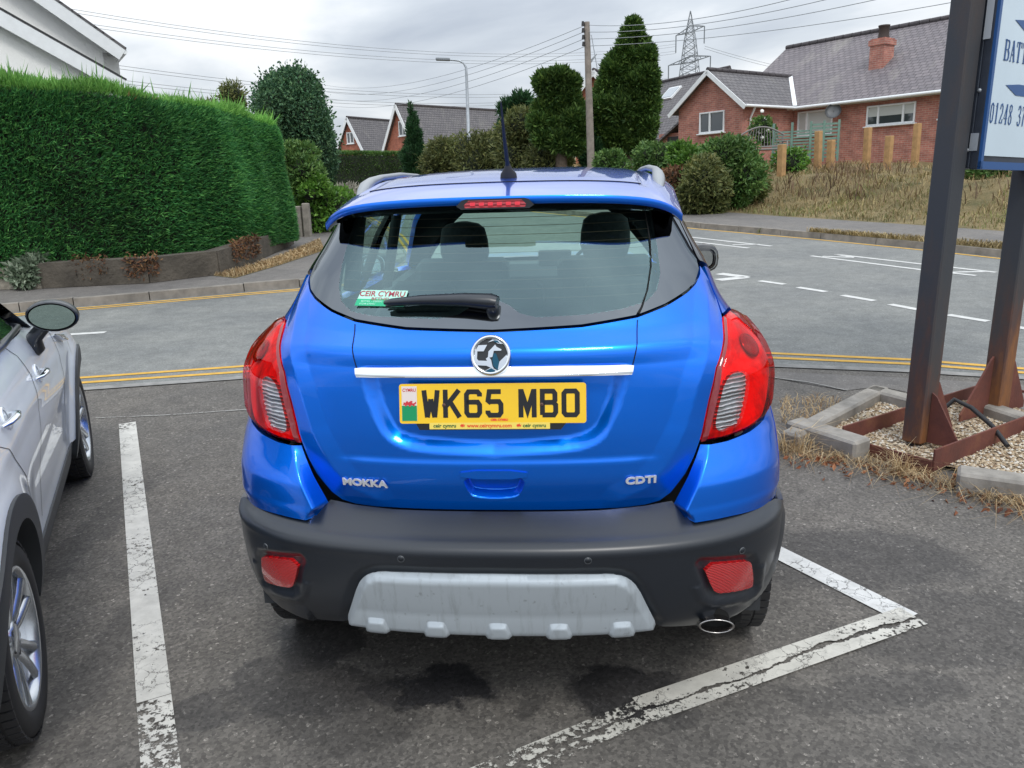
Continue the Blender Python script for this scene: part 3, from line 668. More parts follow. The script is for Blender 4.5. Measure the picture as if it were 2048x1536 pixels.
def ridge_run(par, A, B, r=.11, step=.42):
    mb = MB(); L_ = np.linalg.norm(B-A); n = int(L_/step); t = (B-A)/L_
    for i in range(n): mb.tube([A+t*(i*step+.01), A+t*((i+1)*step-.025)], [r, r*1.04], 8)
    return mb.build('ridge_tiles', M['ridge'], par)
ridge_run(rfm, loc(uL, rv, zR+.02), loc(uR+.3, rv, zR+.02))
mb = MB(); mb.tube([loc(onmain(1586, 222)[0], e0-.06, ze-.05), loc(uR+.3, e0-.06, ze-.05)], .06, 8); mb.build('gutter', M['white'], bun)
mb = MB(); face_box(mb, Lb, eN, bN, onmain(1586, 222)[0], uR, -.06, -.005, Hh-.30, Hh-.05); mb.build('fascia', M['white'], bun)
# chimney
cu, cz0 = onmain(1757, 137, 1.7); cz1 = onmain(1757, 78, 1.7)[1]; mb = MB(); face_box(mb, Lb, eN, bN, cu-.30, cu+.30, 1.5, 2.2, cz0-base[2]-.6, cz1-base[2]); face_box(mb, Lb, eN, bN, cu-.35, cu+.35, 1.45, 2.25, cz1-base[2]-.25, cz1-base[2]-.05)
chm = mb.build('chimney', M['brick'], bun, uv=True); mb = MB(); mb.lathe(loc(cu, 1.9, cz1), Z3, [(0, .24), (.12, .20), (.42, .19), (.45, .22), (.5, .22), (.5, .12)], 14); mb.build('chimney_pot', simple('dark_pot', (.05, .035, .03), .8), chm)
mb = MB(); mb.box(loc(cu, 1.52, cz0-.12)+np.zeros(3), (.85, .45, .06), eN, nrmz(bN+Z3*sl_), None, 0, .02); mb.build('flashing', simple('lead', (.22, .23, .23), .6, var=.2), chm)
mb = MB(); vu, vz = onmain(1589, 148, 2.4); mb.tube([loc(vu, 2.4, vz-.5), loc(vu, 2.4, vz+.12)], .06, 8); mb.box(loc(vu-.15, 2.2, vz-.22), (.5, .3, .06), eN, nrmz(bN+Z3*sl_)); mb.build('vent_pipe', M['white'], bun)
Ow = loc(0, 0, ez)
a, z1_ = onmain(1735, 213); b_, _ = onmain(1833, 204); z0_ = onmain(1735, 253)[1]
window(bun, Ow, eN, -bN, a, b_, z0_-base[2], z1_-base[2], (.25, .76), blind=.55)
a2, z1b = onmain(1884, 196); window(bun, Ow, eN, -bN, a2, a2+2.2, z0_-base[2]+.05, z1_-base[2], (.3,), blind=.5)
a3, _ = onmain(1590, 232); b3, z1c = onmain(1667, 222); z0c = onmain(1667, 268)[1]; window(bun, Ow, eN, -bN, a3+.15, b3, z0c-base[2], z1c-base[2]+.1, (.27,), blind=.96)
du, dz = onmain(1680, 224); mb = MB(); mb.lathe(loc(du, -.45, dz), nrmz(-bN*.8+eN*.4+Z3*.35), [(0, .02), (.02, .16), (.07, .30), (.075, .29)], 20); mb.tube([loc(du, -.02, dz), loc(du, -.45, dz)], .02, 6); mb.build('satellite_dish', simple('dish_grey', (.10, .105, .11), .5), bun)
# wing with the gable to the road
uJ = onmain(1587, 222)[0]
def isect(px, py, Q, n): return hit(px, py, Q, n)
PJ = P0+eN*uJ; qc = isect(1486, 217, PJ, eN); vW = (qc-PJ)@bN; PW = PJ+bN*vW                                  # near corner of the wing
def onwing(px, py): q = hit(px, py, PW, bN); return (q-P0)@eN, q[2]
uA = onwing(1361, 233)[0]; uM, zA = onwing(1427, 166); zA = max(zA, ez+1.3); uM = (uA+uJ)/2; uA -= .1
mb = MB(); t_ = .25
face_box(mb, Lb, eN, bN, uA, uJ, vW, vW+t_, -1.0, Hh); face_box(mb, Lb, eN, bN, uJ-t_, uJ, vW+t_, -.001, -1.0, Hh); face_box(mb, Lb, eN, bN, uA, uA+t_, vW+t_, 2, -1.0, Hh)
mb.prism([(uA, Hh), (uJ, Hh), (uM, zA-base[2]-.12)], bN*(vW+t_), eN, Z3, t_) if False else mb.prism([(uA, Hh), (uJ, Hh), (uM, zA-base[2]-.12)], bN*vW, eN, Z3, -t_)
mb.build('wall', M['brick'], bun, uv=True)
hw_ = (uJ-uA)/2; s2 = (zA-ez)/hw_; oo = .3; zz_ = ez-oo*s2+.05; vb = (zA-ez)/sl_+.3
rw_ = roof_slab('roof', bun, [loc(uJ+oo, vW-.25, zz_), loc(uJ+oo, -ov+.05, zz_), loc(uM, vb, zA), loc(uM, vW-.25, zA)], .08, M['slate2'])
roof_slab('roof', bun, [loc(uA-oo, vW-.25, zz_), loc(uA-oo, vb+1, zz_), loc(uM-.001, vb, zA), loc(uM-.001, vW-.25, zA)], .08, M['slate2'])
ridge_run(rw_, loc(uM, vW-.25, zA+.02), loc(uM, vb, zA+.02), .09)
mb = MB()
for sg, ue in ((1, uJ+oo), (-1, uA-oo)):
    A = loc(uM, vW-.28, zA+.01); B = loc(ue, vW-.28, zz_+.01); t = nrmz(B-A); mb.box((A+B)/2-np.cross(t, bN)*sg*.0-Z3*.10, (np.linalg.norm(B-A)+.05, .04, .17), t, bN)
mb.build('bargeboard', M['white'], rw_)
mb = MB(); mb.tube([loc(uJ+oo+.04, vW-.25, zz_-.04), loc(uJ+oo+.04, -.3, zz_-.04)], .055, 8); mb.tube([loc(uJ+oo, vW+.35, zz_-.08), loc(uJ+.06, vW+.4, zz_-.45), loc(uJ+.06, vW+.4, base[2]-.3)], .04, 8); mb.build('gutter', M['white'], bun)
# valley leading
mb = MB(); mb.box((loc(uJ+oo, -ov, zz_+.02)+loc(uM, vb-.3, zA+.02))/2+Z3*.03, (np.linalg.norm(loc(uJ+oo, -ov, zz_)-loc(uM, vb-.3, zA)), .16, .03), nrmz(loc(uM, vb-.3, zA)-loc(uJ+oo, -ov, zz_)), nrmz(np.cross(Z3, loc(uM, vb-.3, zA)-loc(uJ+oo, -ov, zz_)))); mb.build('valley', M['white'], rw_)
wu0, wz1 = onwing(1400, 226); wu1, _ = onwing(1450, 222); wz0 = onwing(1400, 268)[1]
window(bun, loc(0, vW, ez), eN, -bN, wu0, wu1, wz0-base[2], wz1-base[2], (.42,), blind=.0)
mb = MB(); face_box(mb, Lb, eN, bN, uA-1.7, uA, vW+.6, vW+3.2, -1., Hh-.9); mb.build('side_store', M['brick'], bun, uv=True); roof_slab('roof', bun, [loc(uA-2.1, vW+.4, ez-1.45), loc(uA, vW+.4, ez-.25), loc(uA, vW+3.5, ez-.25), loc(uA-2.1, vW+3.5, ez-1.45)], .08, M['slate2'])
mb = MB(); face_box(mb, Lb, eN, bN, uA-1.15, uA-.25, vW+.55, vW+.6, -.9, Hh-1.05); mb.build('side_door', M['darkframe'], bun)

def gable_house(label, px0, px1, pye, pyr, Y0, depth_px, Yb, base_z, wall=M['brick2'], roofm=M['slate2'], win=(), ridge_end=None, name='gabled_house'):
    """gable end facing us between px0 and px1 (eaves at pye, ridge at pyr) with its ridge running back to the right"""
    A = at(px0, pye[0], Y0[0]); B = at(px1, pye[1], Y0[1]); e = nrmz([B[0]-A[0], B[1]-A[1], 0]); b = np.array([-e[1], e[0], 0]); b = b if b[1] > 0 else -b; ez_ = (A[2]+B[2])/2; w_ = np.hypot(*(B-A)[:2]); C_ = (A+B)/2; rz_ = hit((px0+px1)/2, pyr, C_, b)[2]
    far = hit(ridge_end[0], ridge_end[1], C_, e); Lr = abs((far-C_)@b); r = empty(name, (A[0], A[1], base_z), label, 'house'); O = np.array([A[0], A[1], base_z])
    q = lambda u, v, z: e*u+b*v+Z3*(z-base_z)
    mb = MB(); mb.prism([(0, -1), (w_, -1), (w_, ez_-base_z), (w_/2, rz_-base_z-.1), (0, ez_-base_z)], np.zeros(3), e, Z3, -.3)
    for u in (0, w_-.25): mb.box(q(u+.125, Lr/2+.3, base_z+(ez_-base_z)/2-.5), (.25, Lr, ez_-base_z+1), e, b)
    mb.build('wall', wall, r, uv=True); s_ = (rz_-ez_)/(w_/2)
    for sg, ue in ((1, w_+.3), (-1, -.3)):
        k1, k2 = (w_/2+.001*sg), ue; ra_ = roof_slab('roof', r, [q(k2, -.3, ez_-.3*s_), q(k2, Lr, ez_-.3*s_), q(k1, Lr, rz_), q(k1, -.3, rz_)], .1, roofm)
        mb = MB(); A_ = q(w_/2, -.34, rz_+.02); B_ = q(ue, -.34, ez_-.3*s_+.02); t = nrmz(B_-A_); mb.box((A_+B_)/2-Z3*.14, (np.linalg.norm(B_-A_)+.08, .05, .26), t, b); mb.build('bargeboard', M['white'], ra_)
    ridge_run(r, q(w_/2, -.3, rz_+.02), q(w_/2, Lr, rz_+.02), .1)
    for (wx0, wy0, wx1, wy1) in win:
        a = hit(wx0, wy0, C_, b)-A; c = hit(wx1, wy1, C_, b)-A; window(r, np.zeros(3), e, -b, a@e, c@e, c[2]+A[2]-base_z, a[2]+A[2]-base_z, (.5,), fw=.09)
    return r, q, e, b, w_, ez_, rz_, Lr
gable_house('distant brick gable house furthest left beyond the low hedge', 674, 733, (310, 306), 234, (78, 76), None, None, 2.6, ridge_end=(790, 238), win=((693, 265, 709, 287),))
gable_house('distant brick gable house with long slate roof behind the slim cypress', 771, 835, (303, 297), 208, (68, 65), None, None, 2.3, ridge_end=(992, 217), win=((797, 243, 815, 271),))
gable_house('brick house half hidden between the utility pole and the tall conifer', 1150, 1232, (196, 190), 141, (47, 46), None, None, 1.6, ridge_end=(1302, 146), win=((1176, 178, 1187, 207), (1196, 178, 1211, 205)))
# house behind the conifers with rooflights
rA = at(1300, 150, 52); rB = at(1448, 160, 46); e = nrmz([rB[0]-rA[0], rB[1]-rA[1], 0]); b = np.array([-e[1], e[0], 0]); b = b if b[1] > 0 else -b; bb = 2.2
hr = empty('slate_roofed_house', (rA[0], rA[1], bb), 'grey slate roofed house with rooflights behind the tall conifer', 'house'); rz_ = (rA[2]+rB[2])/2-bb; Lr = np.hypot(*(rB-rA)[:2])+.5
mb = MB(); mb.box(e*Lr/2+b*0+Z3*(rz_-3.9)/2, (Lr-.6, 7.4, rz_-3.9+.6), e, b); mb.build('wall', M['dash'], hr); rr_ = roof_slab('roof', hr, [-b*4+Z3*(rz_-3.6), e*Lr-b*4+Z3*(rz_-3.6), e*Lr+Z3*rz_, Z3*rz_+e*0], .1, M['slate2']); roof_slab('roof', hr, [b*4+Z3*(rz_-3.6), e*Lr+b*4+Z3*(rz_-3.6), e*Lr+Z3*rz_+b*.001, Z3*rz_+b*.001], .1, M['slate2']); ridge_run(rr_, Z3*(rz_+.02), e*Lr+Z3*(rz_+.02), .1)
sn = nrmz(-b*3.6+Z3*4); su = np.cross(e, sn)
rO = np.array([rA[0], rA[1], bb])
for px, py in ((1342, 188), (1393, 190)):
    q = hit(px, py, rO+Z3*rz_, sn)-rO; mb = MB(); mb.box(q+sn*.05, (1.1, 1.0, .1), e, su); rl = mb.build('rooflight', M['white'], rr_); mb = MB(); mb.box(q+sn*.11, (.9, .8, .02), e, su); mb.build('glass', simple('rooflight_glass', (.25, .29, .33), .05, coat=1.), rl)
# white rendered house behind the hedge
wh = at(243, 165, 19.); wb = 1.0; e = nrmz([.85, .53, 0]); b = np.array([-e[1], e[0], 0]); wO = np.array([wh[0], wh[1], wb])
r = empty('white_house', tuple(wO), 'white pebbledashed house with sloping gables above the tall hedge', 'house')
def onw(px, py, v=0.): q = hit(px, py, wO+b*v, b)-wO; return q@e, q[2]
ua, za = onw(248, 103); ub, zb = onw(90, -8); sl2 = (zb-za)/(ua-ub); ap = ua-5.4
mb = MB(); mb.prism([(0, -1.2), (0, za-.12), (ap, za+(0-ap)*sl2-.12+.12), (2*ap, za-.12), (2*ap, -1.2)][::-1], np.zeros(3), e, Z3, -.3); mb.build('wall', M['dash'], r)
mb = MB(); A = e*ua+Z3*za-b*.3; B = e*ap+Z3*(za+(ua-ap)*sl2)-b*.3; t = nrmz(B-A); nn_ = nrmz(np.cross(t, b)); nn_ = nn_ if nn_[2] > 0 else -nn_; mb.box((A+B)/2-nn_*.15, (np.linalg.norm(B-A), .06, .26), t, b, None); mb.build('bargeboard', M['white'], r)
roof_slab('roof', r, [A+nn_*.03-b*.04, B+nn_*.03-b*.04, B+nn_*.03+b*8, A+nn_*.03+b*8], .05, M['slate2']); roof_slab('soffit', r, [A-nn_*.03+b*.0, B-nn_*.03+b*.0, B-nn_*.03+b*8, A-nn_*.03+b*8], .04, M['white'])
mb = MB(); mb.tube([A-nn_*.06-b*.02, A-nn_*.06+b*8], .06, 8); mb.build('gutter', M['white'], r)
mb = MB(); mb.box(-e*.15+b*4+Z3*(za-1.2)/2, (.3, 8, za+1.1), e, b); mb.build('wall', M['dash'], r)
# nearer lean-to gable
uc, zc2 = onw(250, 163, -1.6); ud, zd = onw(0, 22, -1.6); s3 = (zd-zc2)/(uc-ud); ap2 = ud-3; O2 = b*-1.6
mb = MB(); mb.prism([(uc-.05, -1.2), (uc-.05, zc2-.15), (ap2, zc2+(uc-ap2)*s3-.15), (ap2, -1.2)][::-1], O2, e, Z3, -1.3); mb.build('porch_wall', M['dash'], r)
mb = MB(); A = e*uc+Z3*zc2+O2-b*.2; B = e*ap2+Z3*(zc2+(uc-ap2)*s3)+O2-b*.2; t = nrmz(B-A); nn_ = nrmz(np.cross(t, b)); nn_ = nn_ if nn_[2] > 0 else -nn_; mb.box((A+B)/2-nn_*.15, (np.linalg.norm(B-A), .06, .27), t, b); mb.build('bargeboard', M['white'], r)
roof_slab('roof', r, [A+nn_*.025-b*.03, B+nn_*.025-b*.03, B+nn_*.025+b*1.7, A+nn_*.025+b*1.7], .05, M['darkframe'])
# ------------------------------------------------------------------ the blue car
MK = mokka()
RC_ = [(.20, .20), (.5, .03), (.66, .028), (.70, .036), (.815, .046), (.83, .052), (.95, .108), (1.10, .125), (1.66, .62)]
def variant(Rt): return Shell(W, Rt, L, N, FR, WF=WF)
MKC = variant([(.20, .20), (.5, .03), (.66, .028), (.70, .036), (.815, .046), (.83, .052), (.95, .108), (1.10, .125), (1.19, .14), (1.245, .185), (1.30, .235), (1.40, .335), (1.53, .47), (1.60, .55), (1.66, .62)])
MKG = variant([(.20, .20), (.6, .150), (.735, .134), (.85, .116), (.95, .112), (1.10, .125), (1.19, .14), (1.245, .185), (1.30, .235), (1.40, .335), (1.53, .47), (1.60, .55), (1.66, .62)])
def carM(ox, oy, yaw, tilt=0.):
    c, s = math.cos(yaw), math.sin(yaw); return frame_matrix(g3(ox, oy), GX*c-GY*s, GX*s+GY*c, GZ)
car = empty('parked_car', label='bright blue five-door hatchback seen from behind, yellow plate reading WK65 MBO', cat='car', M=carM(-.067, 2.0, rad(5.0)))
sym = lambda h: h + [(-s, z) for s, z in h[::-1]]
sy = MK.sy
def arch(cy, cz, r, a0, a1, n=22):
    return [(cy-r*math.cos(a0+(a1-a0)*i/n), cz+r*math.sin(a0+(a1-a0)*i/n)) for i in range(n+1)]
GATE = [(0, .735), (.30, .735), (.43, .739), (.475, .749), (.507, .772), (.55, .83), (.575, .88), (.592, .925), (.60, .95), (.62, 1.04), (.645, 1.13), (.69, 1.195), (.72, 1.245), (.725, 1.29), (.705, 1.345), (.668, 1.386)]
GLSL = [(.655, 1.365), (.62, 1.342), (.58, 1.325), (.5, 1.299), (.41, 1.278), (.25, 1.262), (0, 1.255)]
LIGHT = [(.79, 1.25), (.72, 1.247), (.69, 1.195), (.645, 1.13), (.62, 1.04), (.60, .95), (.592, .925), (.68, .926), (.77, .935), (.85, .950), (.905, .982), (.95, 1.03), (.99, 1.09), (1.02, 1.15), (1.01, 1.19), (.96, 1.22), (.88, 1.243)]
REV = [(.668, 1.112), (.758, 1.108), (.75, 1.03), (.725, .965), (.70, .952), (.628, .948), (.64, 1.02)]
ro = [(.385, 1.22), (.375, 1.10), (.345, 1.015), (.32, .965), (.285, .938), (.22, .920), (0, .910)]
RECESS = [(s, z) for s, z in ro]+[(-s, z) for s, z in ro[::-1]]
HAND = [(-.092, .852), (.086, .852), (.078, .81), (.058, .779), (-.066, .779), (-.085, .81)]
rec = poly_sdf(chaikin(RECESS, 2)); hnd = poly_sdf(chaikin(HAND, 2)); FACQ = line_d([(.66, 1.30), (.63, 1.2), (.585, 1.10), (.545, .97), (.49, .87), (.43, .80), (.36, .77)])
def d_gate(s, z):
    a = np.abs(s); d = np.zeros(np.shape(s))
    tr_ = np.clip(-rec(s, z)/.040, 0, 1); d = d - .030*(.55*tr_+.45*sst(tr_))*sst((1.165-z)/.02)                 # number plate recess
    d = d + .010*np.clip(1-np.abs(z-1.208)/.045, 0, 1)*sst((.66-a)/.12)            # shoulder crease
    d = d + .007*np.clip(1-FACQ(a, z)/.055, 0, 1)                                  # crease beside the lamps
    d = d + .006*sst((.905-z)/.02)*sst((z-.76)/.10)*sst((.5-a)/.12)
    d = d - .030*sst(-hnd(s, z)/.009)
    return d
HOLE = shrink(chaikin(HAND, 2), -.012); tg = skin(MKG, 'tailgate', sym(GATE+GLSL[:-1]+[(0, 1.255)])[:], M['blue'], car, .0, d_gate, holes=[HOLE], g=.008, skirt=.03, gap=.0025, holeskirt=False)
skin(MKG, 'handle_recess', HOLE, M['blue'], tg, .0, d_gate, g=.0035, skirt=0, gap=0)
for sg in (1, -1):
    skin(MK, 'panel_gap', [(.4085, 1.27), (.4115, 1.27), (.404, 1.21), (.387, 1.14), (.384, 1.14), (.401, 1.21)], M['void'], car, .0012, d_gate, g=.01, skirt=0, gap=0, side=sg)
# body sides with the wheel arches cut out
RA = arch(.80, .345, .405, 0, math.pi); FA = arch(3.355, .345, .405, 0, math.pi)
def yz(pts): return [(sy(y, z), z) for y, z in pts]
ra = [(y, z) for y, z in RA if z > .676 or y > .85]; ra = [p for p in ra if p[1] > .43]; fa = [p for p in FA if p[1] > .43]
SIDE = [(.728, 1.252), (.79, 1.255), (.88, 1.248), (.965, 1.226), (1.015, 1.194), (1.025, 1.15), (.995, 1.088), (.955, 1.026), (.93, .99), (.94, .93), (.945, .70), (.955, .678)] + yz([(.57, .675)]) + yz(ra) + yz([(1.22, .43), (2.2, .43), (2.94, .43)]) + yz(fa) + yz([(3.78, .44), (3.88, .9), (3.5, .985), (3.2, 1.04), (2.9, 1.08), (2.2, 1.10), (1.5, 1.145), (1.1, 1.20), (.85, 1.27)]) + [(.705, 1.38), (.71, 1.345), (.73, 1.29)]
def d_side(s, z):
    y = MK.raw(np.abs(s), z)[..., 1]
    return .012*np.clip(1-np.abs(z-(.93+.04*(y-.6)))/.06, 0, 1)*sst((y-.55)/.5) + .018*sst((.47-np.hypot(y-.80, z-.345))/.06)*sst((np.abs(s)-.96)/.1) + .018*sst((.47-np.hypot(y-3.355, z-.345))/.06)
CP = [(.592, .919), (.68, .920), (.77, .929), (.85, .944), (.90, .972), (.925, .985), (.935, .93), (.94, .698), (.88, .7), (.82, .703), (.69, .712), (.542, .714), (.512, .745), (.553, .825), (.578, .88)]
inn = line_d([(.592, .925), (.575, .88), (.548, .825), (.505, .745), (.54, .712)])
def d_corner(s, z):
    a = np.abs(s); zl = .80+.10*sst((a-.60)/.3)
    return -.066*np.clip((.945-z)/.15, 0, 1)*np.clip(1-inn(a, z)/.022, 0, 1)
def yd_corner(s, z): return np.clip(interp(R, z)-interp(RC_, z), 0, .2)*(1-np.clip(inn(np.abs(s), z)/.030, 0, 1))*np.where(z < .95, 1, 0)
BL = [(.0, .40), (.46, .395), (.60, .352), (.72, .338), (.82, .345), (.92, .365), (1.0, .39)]
BUMP = BL + [(sy(.41, .43), .43), (sy(.425, .50), .50), (sy(.465, .58), .58), (sy(.53, .655), .655), (sy(.56, .674), .674), (.98, .676), (.90, .695), (.82, .701), (.69, .711), (.541, .712), (.508, .743), (.43, .738), (.30, .7345), (0, .7345)]
REFL = [(.585, .607), (.72, .583), (.752, .573), (.765, .555), (.79, .463), (.775, .462), (.67, .484), (.645, .49), (.625, .508)]
rf = poly_sdf(REFL); creR = line_d([(1.02, .62), (.97, .52), (.90, .43), (.80, .385), (.70, .372), (.55, .38)])
SKID = [(0, .607), (.30, .605), (.345, .600), (.375, .585), (.40, .555), (.435, .47), (.458, .415), (.45, .402), (.0, .398)]
skd = poly_sdf(sym(SKID))
def d_bump(s, z):
    a = np.abs(s); d = np.zeros(np.shape(s))
    d = d - .014*sst((.03-rf(a, z))/.03) + .006*np.clip(1-np.abs(rf(a, z)-.04)/.02, 0, 1)*(z < .54)
    d = d + .016*np.clip(1-creR(a, z)/.05, 0, 1)*(a > .6)
    d = d - .012*sst((.03-skd(s, z))/.035)
    d = d + .004*np.clip(1-np.abs(z-.667)/.02, 0, 1)
    return d
skin(MK, 'rear_bumper', sym(BUMP), M['blackpl'], car, .012, d_bump, g=.010, skirt=.03, gap=.0012)
def d_skid(s, z): return .004+.018*np.clip(-skd(s, z)/.022, 0, 1)+.28*np.clip(.475-z, 0, 1)*np.clip(-skd(s, z)/.02+.4, 0, 1)
sk = skin(MK, 'skid_plate', chaikin(sym(SKID), 1), M['silver'], car, .004, d_skid, g=.009, skirt=.03, gap=0)
for x in (-.350, -.175, .004, .176, .352):
    s0 = MK.sx(x, .44)
    pl = chaikin([(s0-.043, .404), (s0-.028, .450), (s0-.022, .456), (s0+.022, .456), (s0+.028, .450), (s0+.043, .404)], 1); tb = poly_sdf(pl)
    skin(MK, 'skid_tab', pl, M['silver'], sk, .004, lambda s, z: d_skid(s, z)+.012*np.clip(-tb(s, z)/.007, 0, 1)+.0, g=.006, skirt=.02, gap=0)
def redlens(name, a, b, sc):
    k = NT(name); lw = k.n('LayerWeight'); lw.inputs[0].default_value = .4
    k.set(Base_Color=k.mix(lw.outputs['Facing'], a, b), Roughness=.12); k.b.inputs['Coat Weight'].default_value = 1; k.b.inputs['Coat Roughness'].default_value = .02
    vo = k.n('TexBrick'); k.l(k.co('UV') if False else k.co(), vo.inputs[0]); vo.inputs['Scale'].default_value = sc
    wv_ = k.n('TexWave', wave_type='BANDS', bands_direction='Z'); k.l(k.co(), wv_.inputs[0]); wv_.inputs['Scale'].default_value = sc*.35; wv_.inputs['Distortion'].default_value = 1.5; k.set(Base_Color=k.mix(k.math('MULTIPLY', wv_.outputs['Fac'], .55), k.mix(lw.outputs['Facing'], a, b), b)); k.bump(wv_.outputs['Fac'], .8, .004); return k.m
M['red'] = redlens('red_reflector', (.75, .004, .006), (.35, .0, .002), 160)
k = NT('lamp_reflector'); wv = k.n('TexWave', wave_type='BANDS', bands_direction='Z'); k.l(k.co(), wv.inputs[0]); wv.inputs['Scale'].default_value = 26; wv.inputs['Distortion'].default_value = 2.2; wv.inputs['Detail'].default_value = 1.5
k.set(Base_Color=k.ramp(wv.outputs['Fac'], [(.25, (.30, .31, .32)), (.5, (.75, .76, .78)), (.8, (.95, .95, .97))]), Metallic=.6, Roughness=.25); k.bump(wv.outputs['Fac'], 1., .012); M['reflector'] = k.m
k = NT('lamp_red_inner'); k.set(Base_Color=k.ramp(k.noise(7, 5, .62, k.map(k.co(), (1, 1, .55)), 1.2), [(.30, (.22, .0, .008)), (.44, (.60, .008, .012)), (.56, (.95, .01, .006)), (.72, (1., .03, .015))]), Metallic=.0, Roughness=.3); k.bump(k.vor(60, rnd=.3), .35, .004); M['redin'] = k.m
M['redglass'] = glassmat('red_lamp_lens', (1., .18, .16), .42, gcol=(1, .75, .75)); M['clearlens'] = glassmat('clear_lamp_lens', (.96, .97, .98), .8); M['darkred'] = simple('dark_red_lens', (.22, .004, .010), .05, coat=1., crough=.02)
LL = LIGHT
for sg in (1, -1):
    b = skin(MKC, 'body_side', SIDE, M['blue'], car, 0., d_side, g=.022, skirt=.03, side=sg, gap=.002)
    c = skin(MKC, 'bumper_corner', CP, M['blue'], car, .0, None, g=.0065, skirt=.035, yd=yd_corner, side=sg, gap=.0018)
    lp = poly_sdf(LL); lcr = line_d([(.98, 1.215), (.90, 1.16), (.905, 1.05), (.87, .96)])
    dl_ = lambda s, z: .014*sst(-lp(np.abs(s), z)/.018)+.006*np.clip(1-lcr(np.abs(s), z)/.03, 0, 1)
    t = skin(MK, 'tail_light', LL, M['redin'], car, -.006, lambda s, z: .006*sst(-lp(np.abs(s), z)/.02), g=.012, skirt=.02, side=sg)
    rv = skin(MK, 'reverse_reflector', chaikin(REV, 2), M['reflector'], t, .004, lambda s, z: .003*np.sin(z*420), g=.006, skirt=.012, side=sg, gap=.001)
    skin(MK, 'lens', LL, M['redglass'], t, .002, dl_, holes=[chaikin(REV, 2)], g=.010, skirt=.012, side=sg, gap=.001)
    skin(MK, 'lens_edge', [(.592, .925), (.607, .925), (.622, .985), (.636, 1.04), (.657, 1.13), (.697, 1.19), (.727, 1.24), (.722, 1.247), (.69, 1.195), (.645, 1.13), (.62, 1.04), (.60, .95)], M['darkred'], t, .004, dl_, g=.01, skirt=.0, side=sg, gap=.0008)
    O9, U9, V9, n9 = local(MK, sg*.80, 1.165, .004); mb = MB(); mb.lathe(O9, n9, [(0, .040), (.006, .036), (.004, .024), (-.004, .001)], 24); mb.build('lamp_cell', simple('lamp_cell_red', (.16, .0, .004), .25, coat=1.), t)
    skin(MK, 'reverse_lens', chaikin(REV, 2), M['clearlens'], t, .002, dl_, g=.010, skirt=.0, side=sg, gap=.0006)
    skin(MK, 'reflector', chaikin(REFL, 1), M['red'], car, .010, g=.010, skirt=.02, side=sg, gap=.001)
    # glossy pillar trim, side windows
    skin(MK, 'pillar_trim', [(.672, 1.395), (.705, 1.388)] + yz([(.85, 1.275), (.98, 1.245), (1.02, 1.50), (.9, 1.57)]) + [(.625, 1.565), (.65, 1.50), (.668, 1.44)], M['gloss_black'], car, .0, g=.02, skirt=.02, side=sg)
    skin(MK, 'side_window', yz([(1.02, 1.24), (1.1, 1.205), (1.5, 1.15), (1.80, 1.125), (1.83, 1.52), (1.06, 1.52)]), M['sideglass'], car, -.004, g=.05, skirt=.0, side=sg)
    skin(MK, 'pillar_trim', yz([(1.81, 1.12), (1.95, 1.115), (1.95, 1.54), (1.84, 1.54)]), M['gloss_black'], car, .0, g=.03, skirt=.02, side=sg)
    skin(MK, 'side_window', yz([(1.96, 1.11), (2.72, 1.09), (2.80, 1.13), (2.35, 1.50), (1.96, 1.52)]), M['sideglass'], car, -.004, g=.05, skirt=.0, side=sg)
    skin(MK, 'roof_side', yz([(.92, 1.565), (1.0, 1.515), (1.9, 1.525), (2.34, 1.505), (2.86, 1.10), (3.0, 1.06), (3.05, 1.075), (2.52, 1.54), (2.3, 1.595), (1.2, 1.605), (.9, 1.60)]), M['blue'], car, .002, g=.04, skirt=.03, side=sg)
    skin(MK, 'sill_cladding', yz([(1.21, .26), (2.95, .26), (2.95, .44), (1.21, .44)]), M['blackpl'], car, .012, g=.06, skirt=.03, side=sg)
    for cy, cut in ((.80, .676), (3.355, 0)):
        a0 = 1.0 if cut else -.1; oo = arch(cy, .345, .445, a0, math.pi+.1); ii = arch(cy, .345, .375, a0, math.pi+.1)
        skin(MK, 'arch_cladding', yz([(y, max(.3, z)) for y, z in oo]+[(y, max(.3, z)) for y, z in ii[::-1]]), M['blackpl'], car, .022, g=.03, skirt=.05, side=sg)
    skin(MK, 'door_gap', yz([(1.87, .46), (1.877, .46), (1.877, 1.11), (1.87, 1.11)]), M['void'], car, .0012, d_side, g=.05, skirt=0, gap=0, side=sg)
    skin(MK, 'door_gap', yz([(1.17, .62), (1.177, .62), (1.13, 1.0), (1.12, 1.18), (1.113, 1.18), (1.123, 1.0)]), M['void'], car, .0012, d_side, g=.05, skirt=0, gap=0, side=sg)
    # front quarter of the shell
    skin(MK, 'front_bumper', yz([(3.79, .30), (3.79, .62), (3.84, .9), (3.72, .945)]) + [(MK.ss[np.argmin(np.abs(MK.X[int((.9-.2)/.006)])+(MK.ss < 2)*9)]-.005, .93), (MK.ss[np.argmin(np.abs(MK.X[int((.3-.2)/.006)])+(MK.ss < 2)*9)]-.005, .30)], M['blue'], car, .0, g=.05, skirt=.02, side=sg)
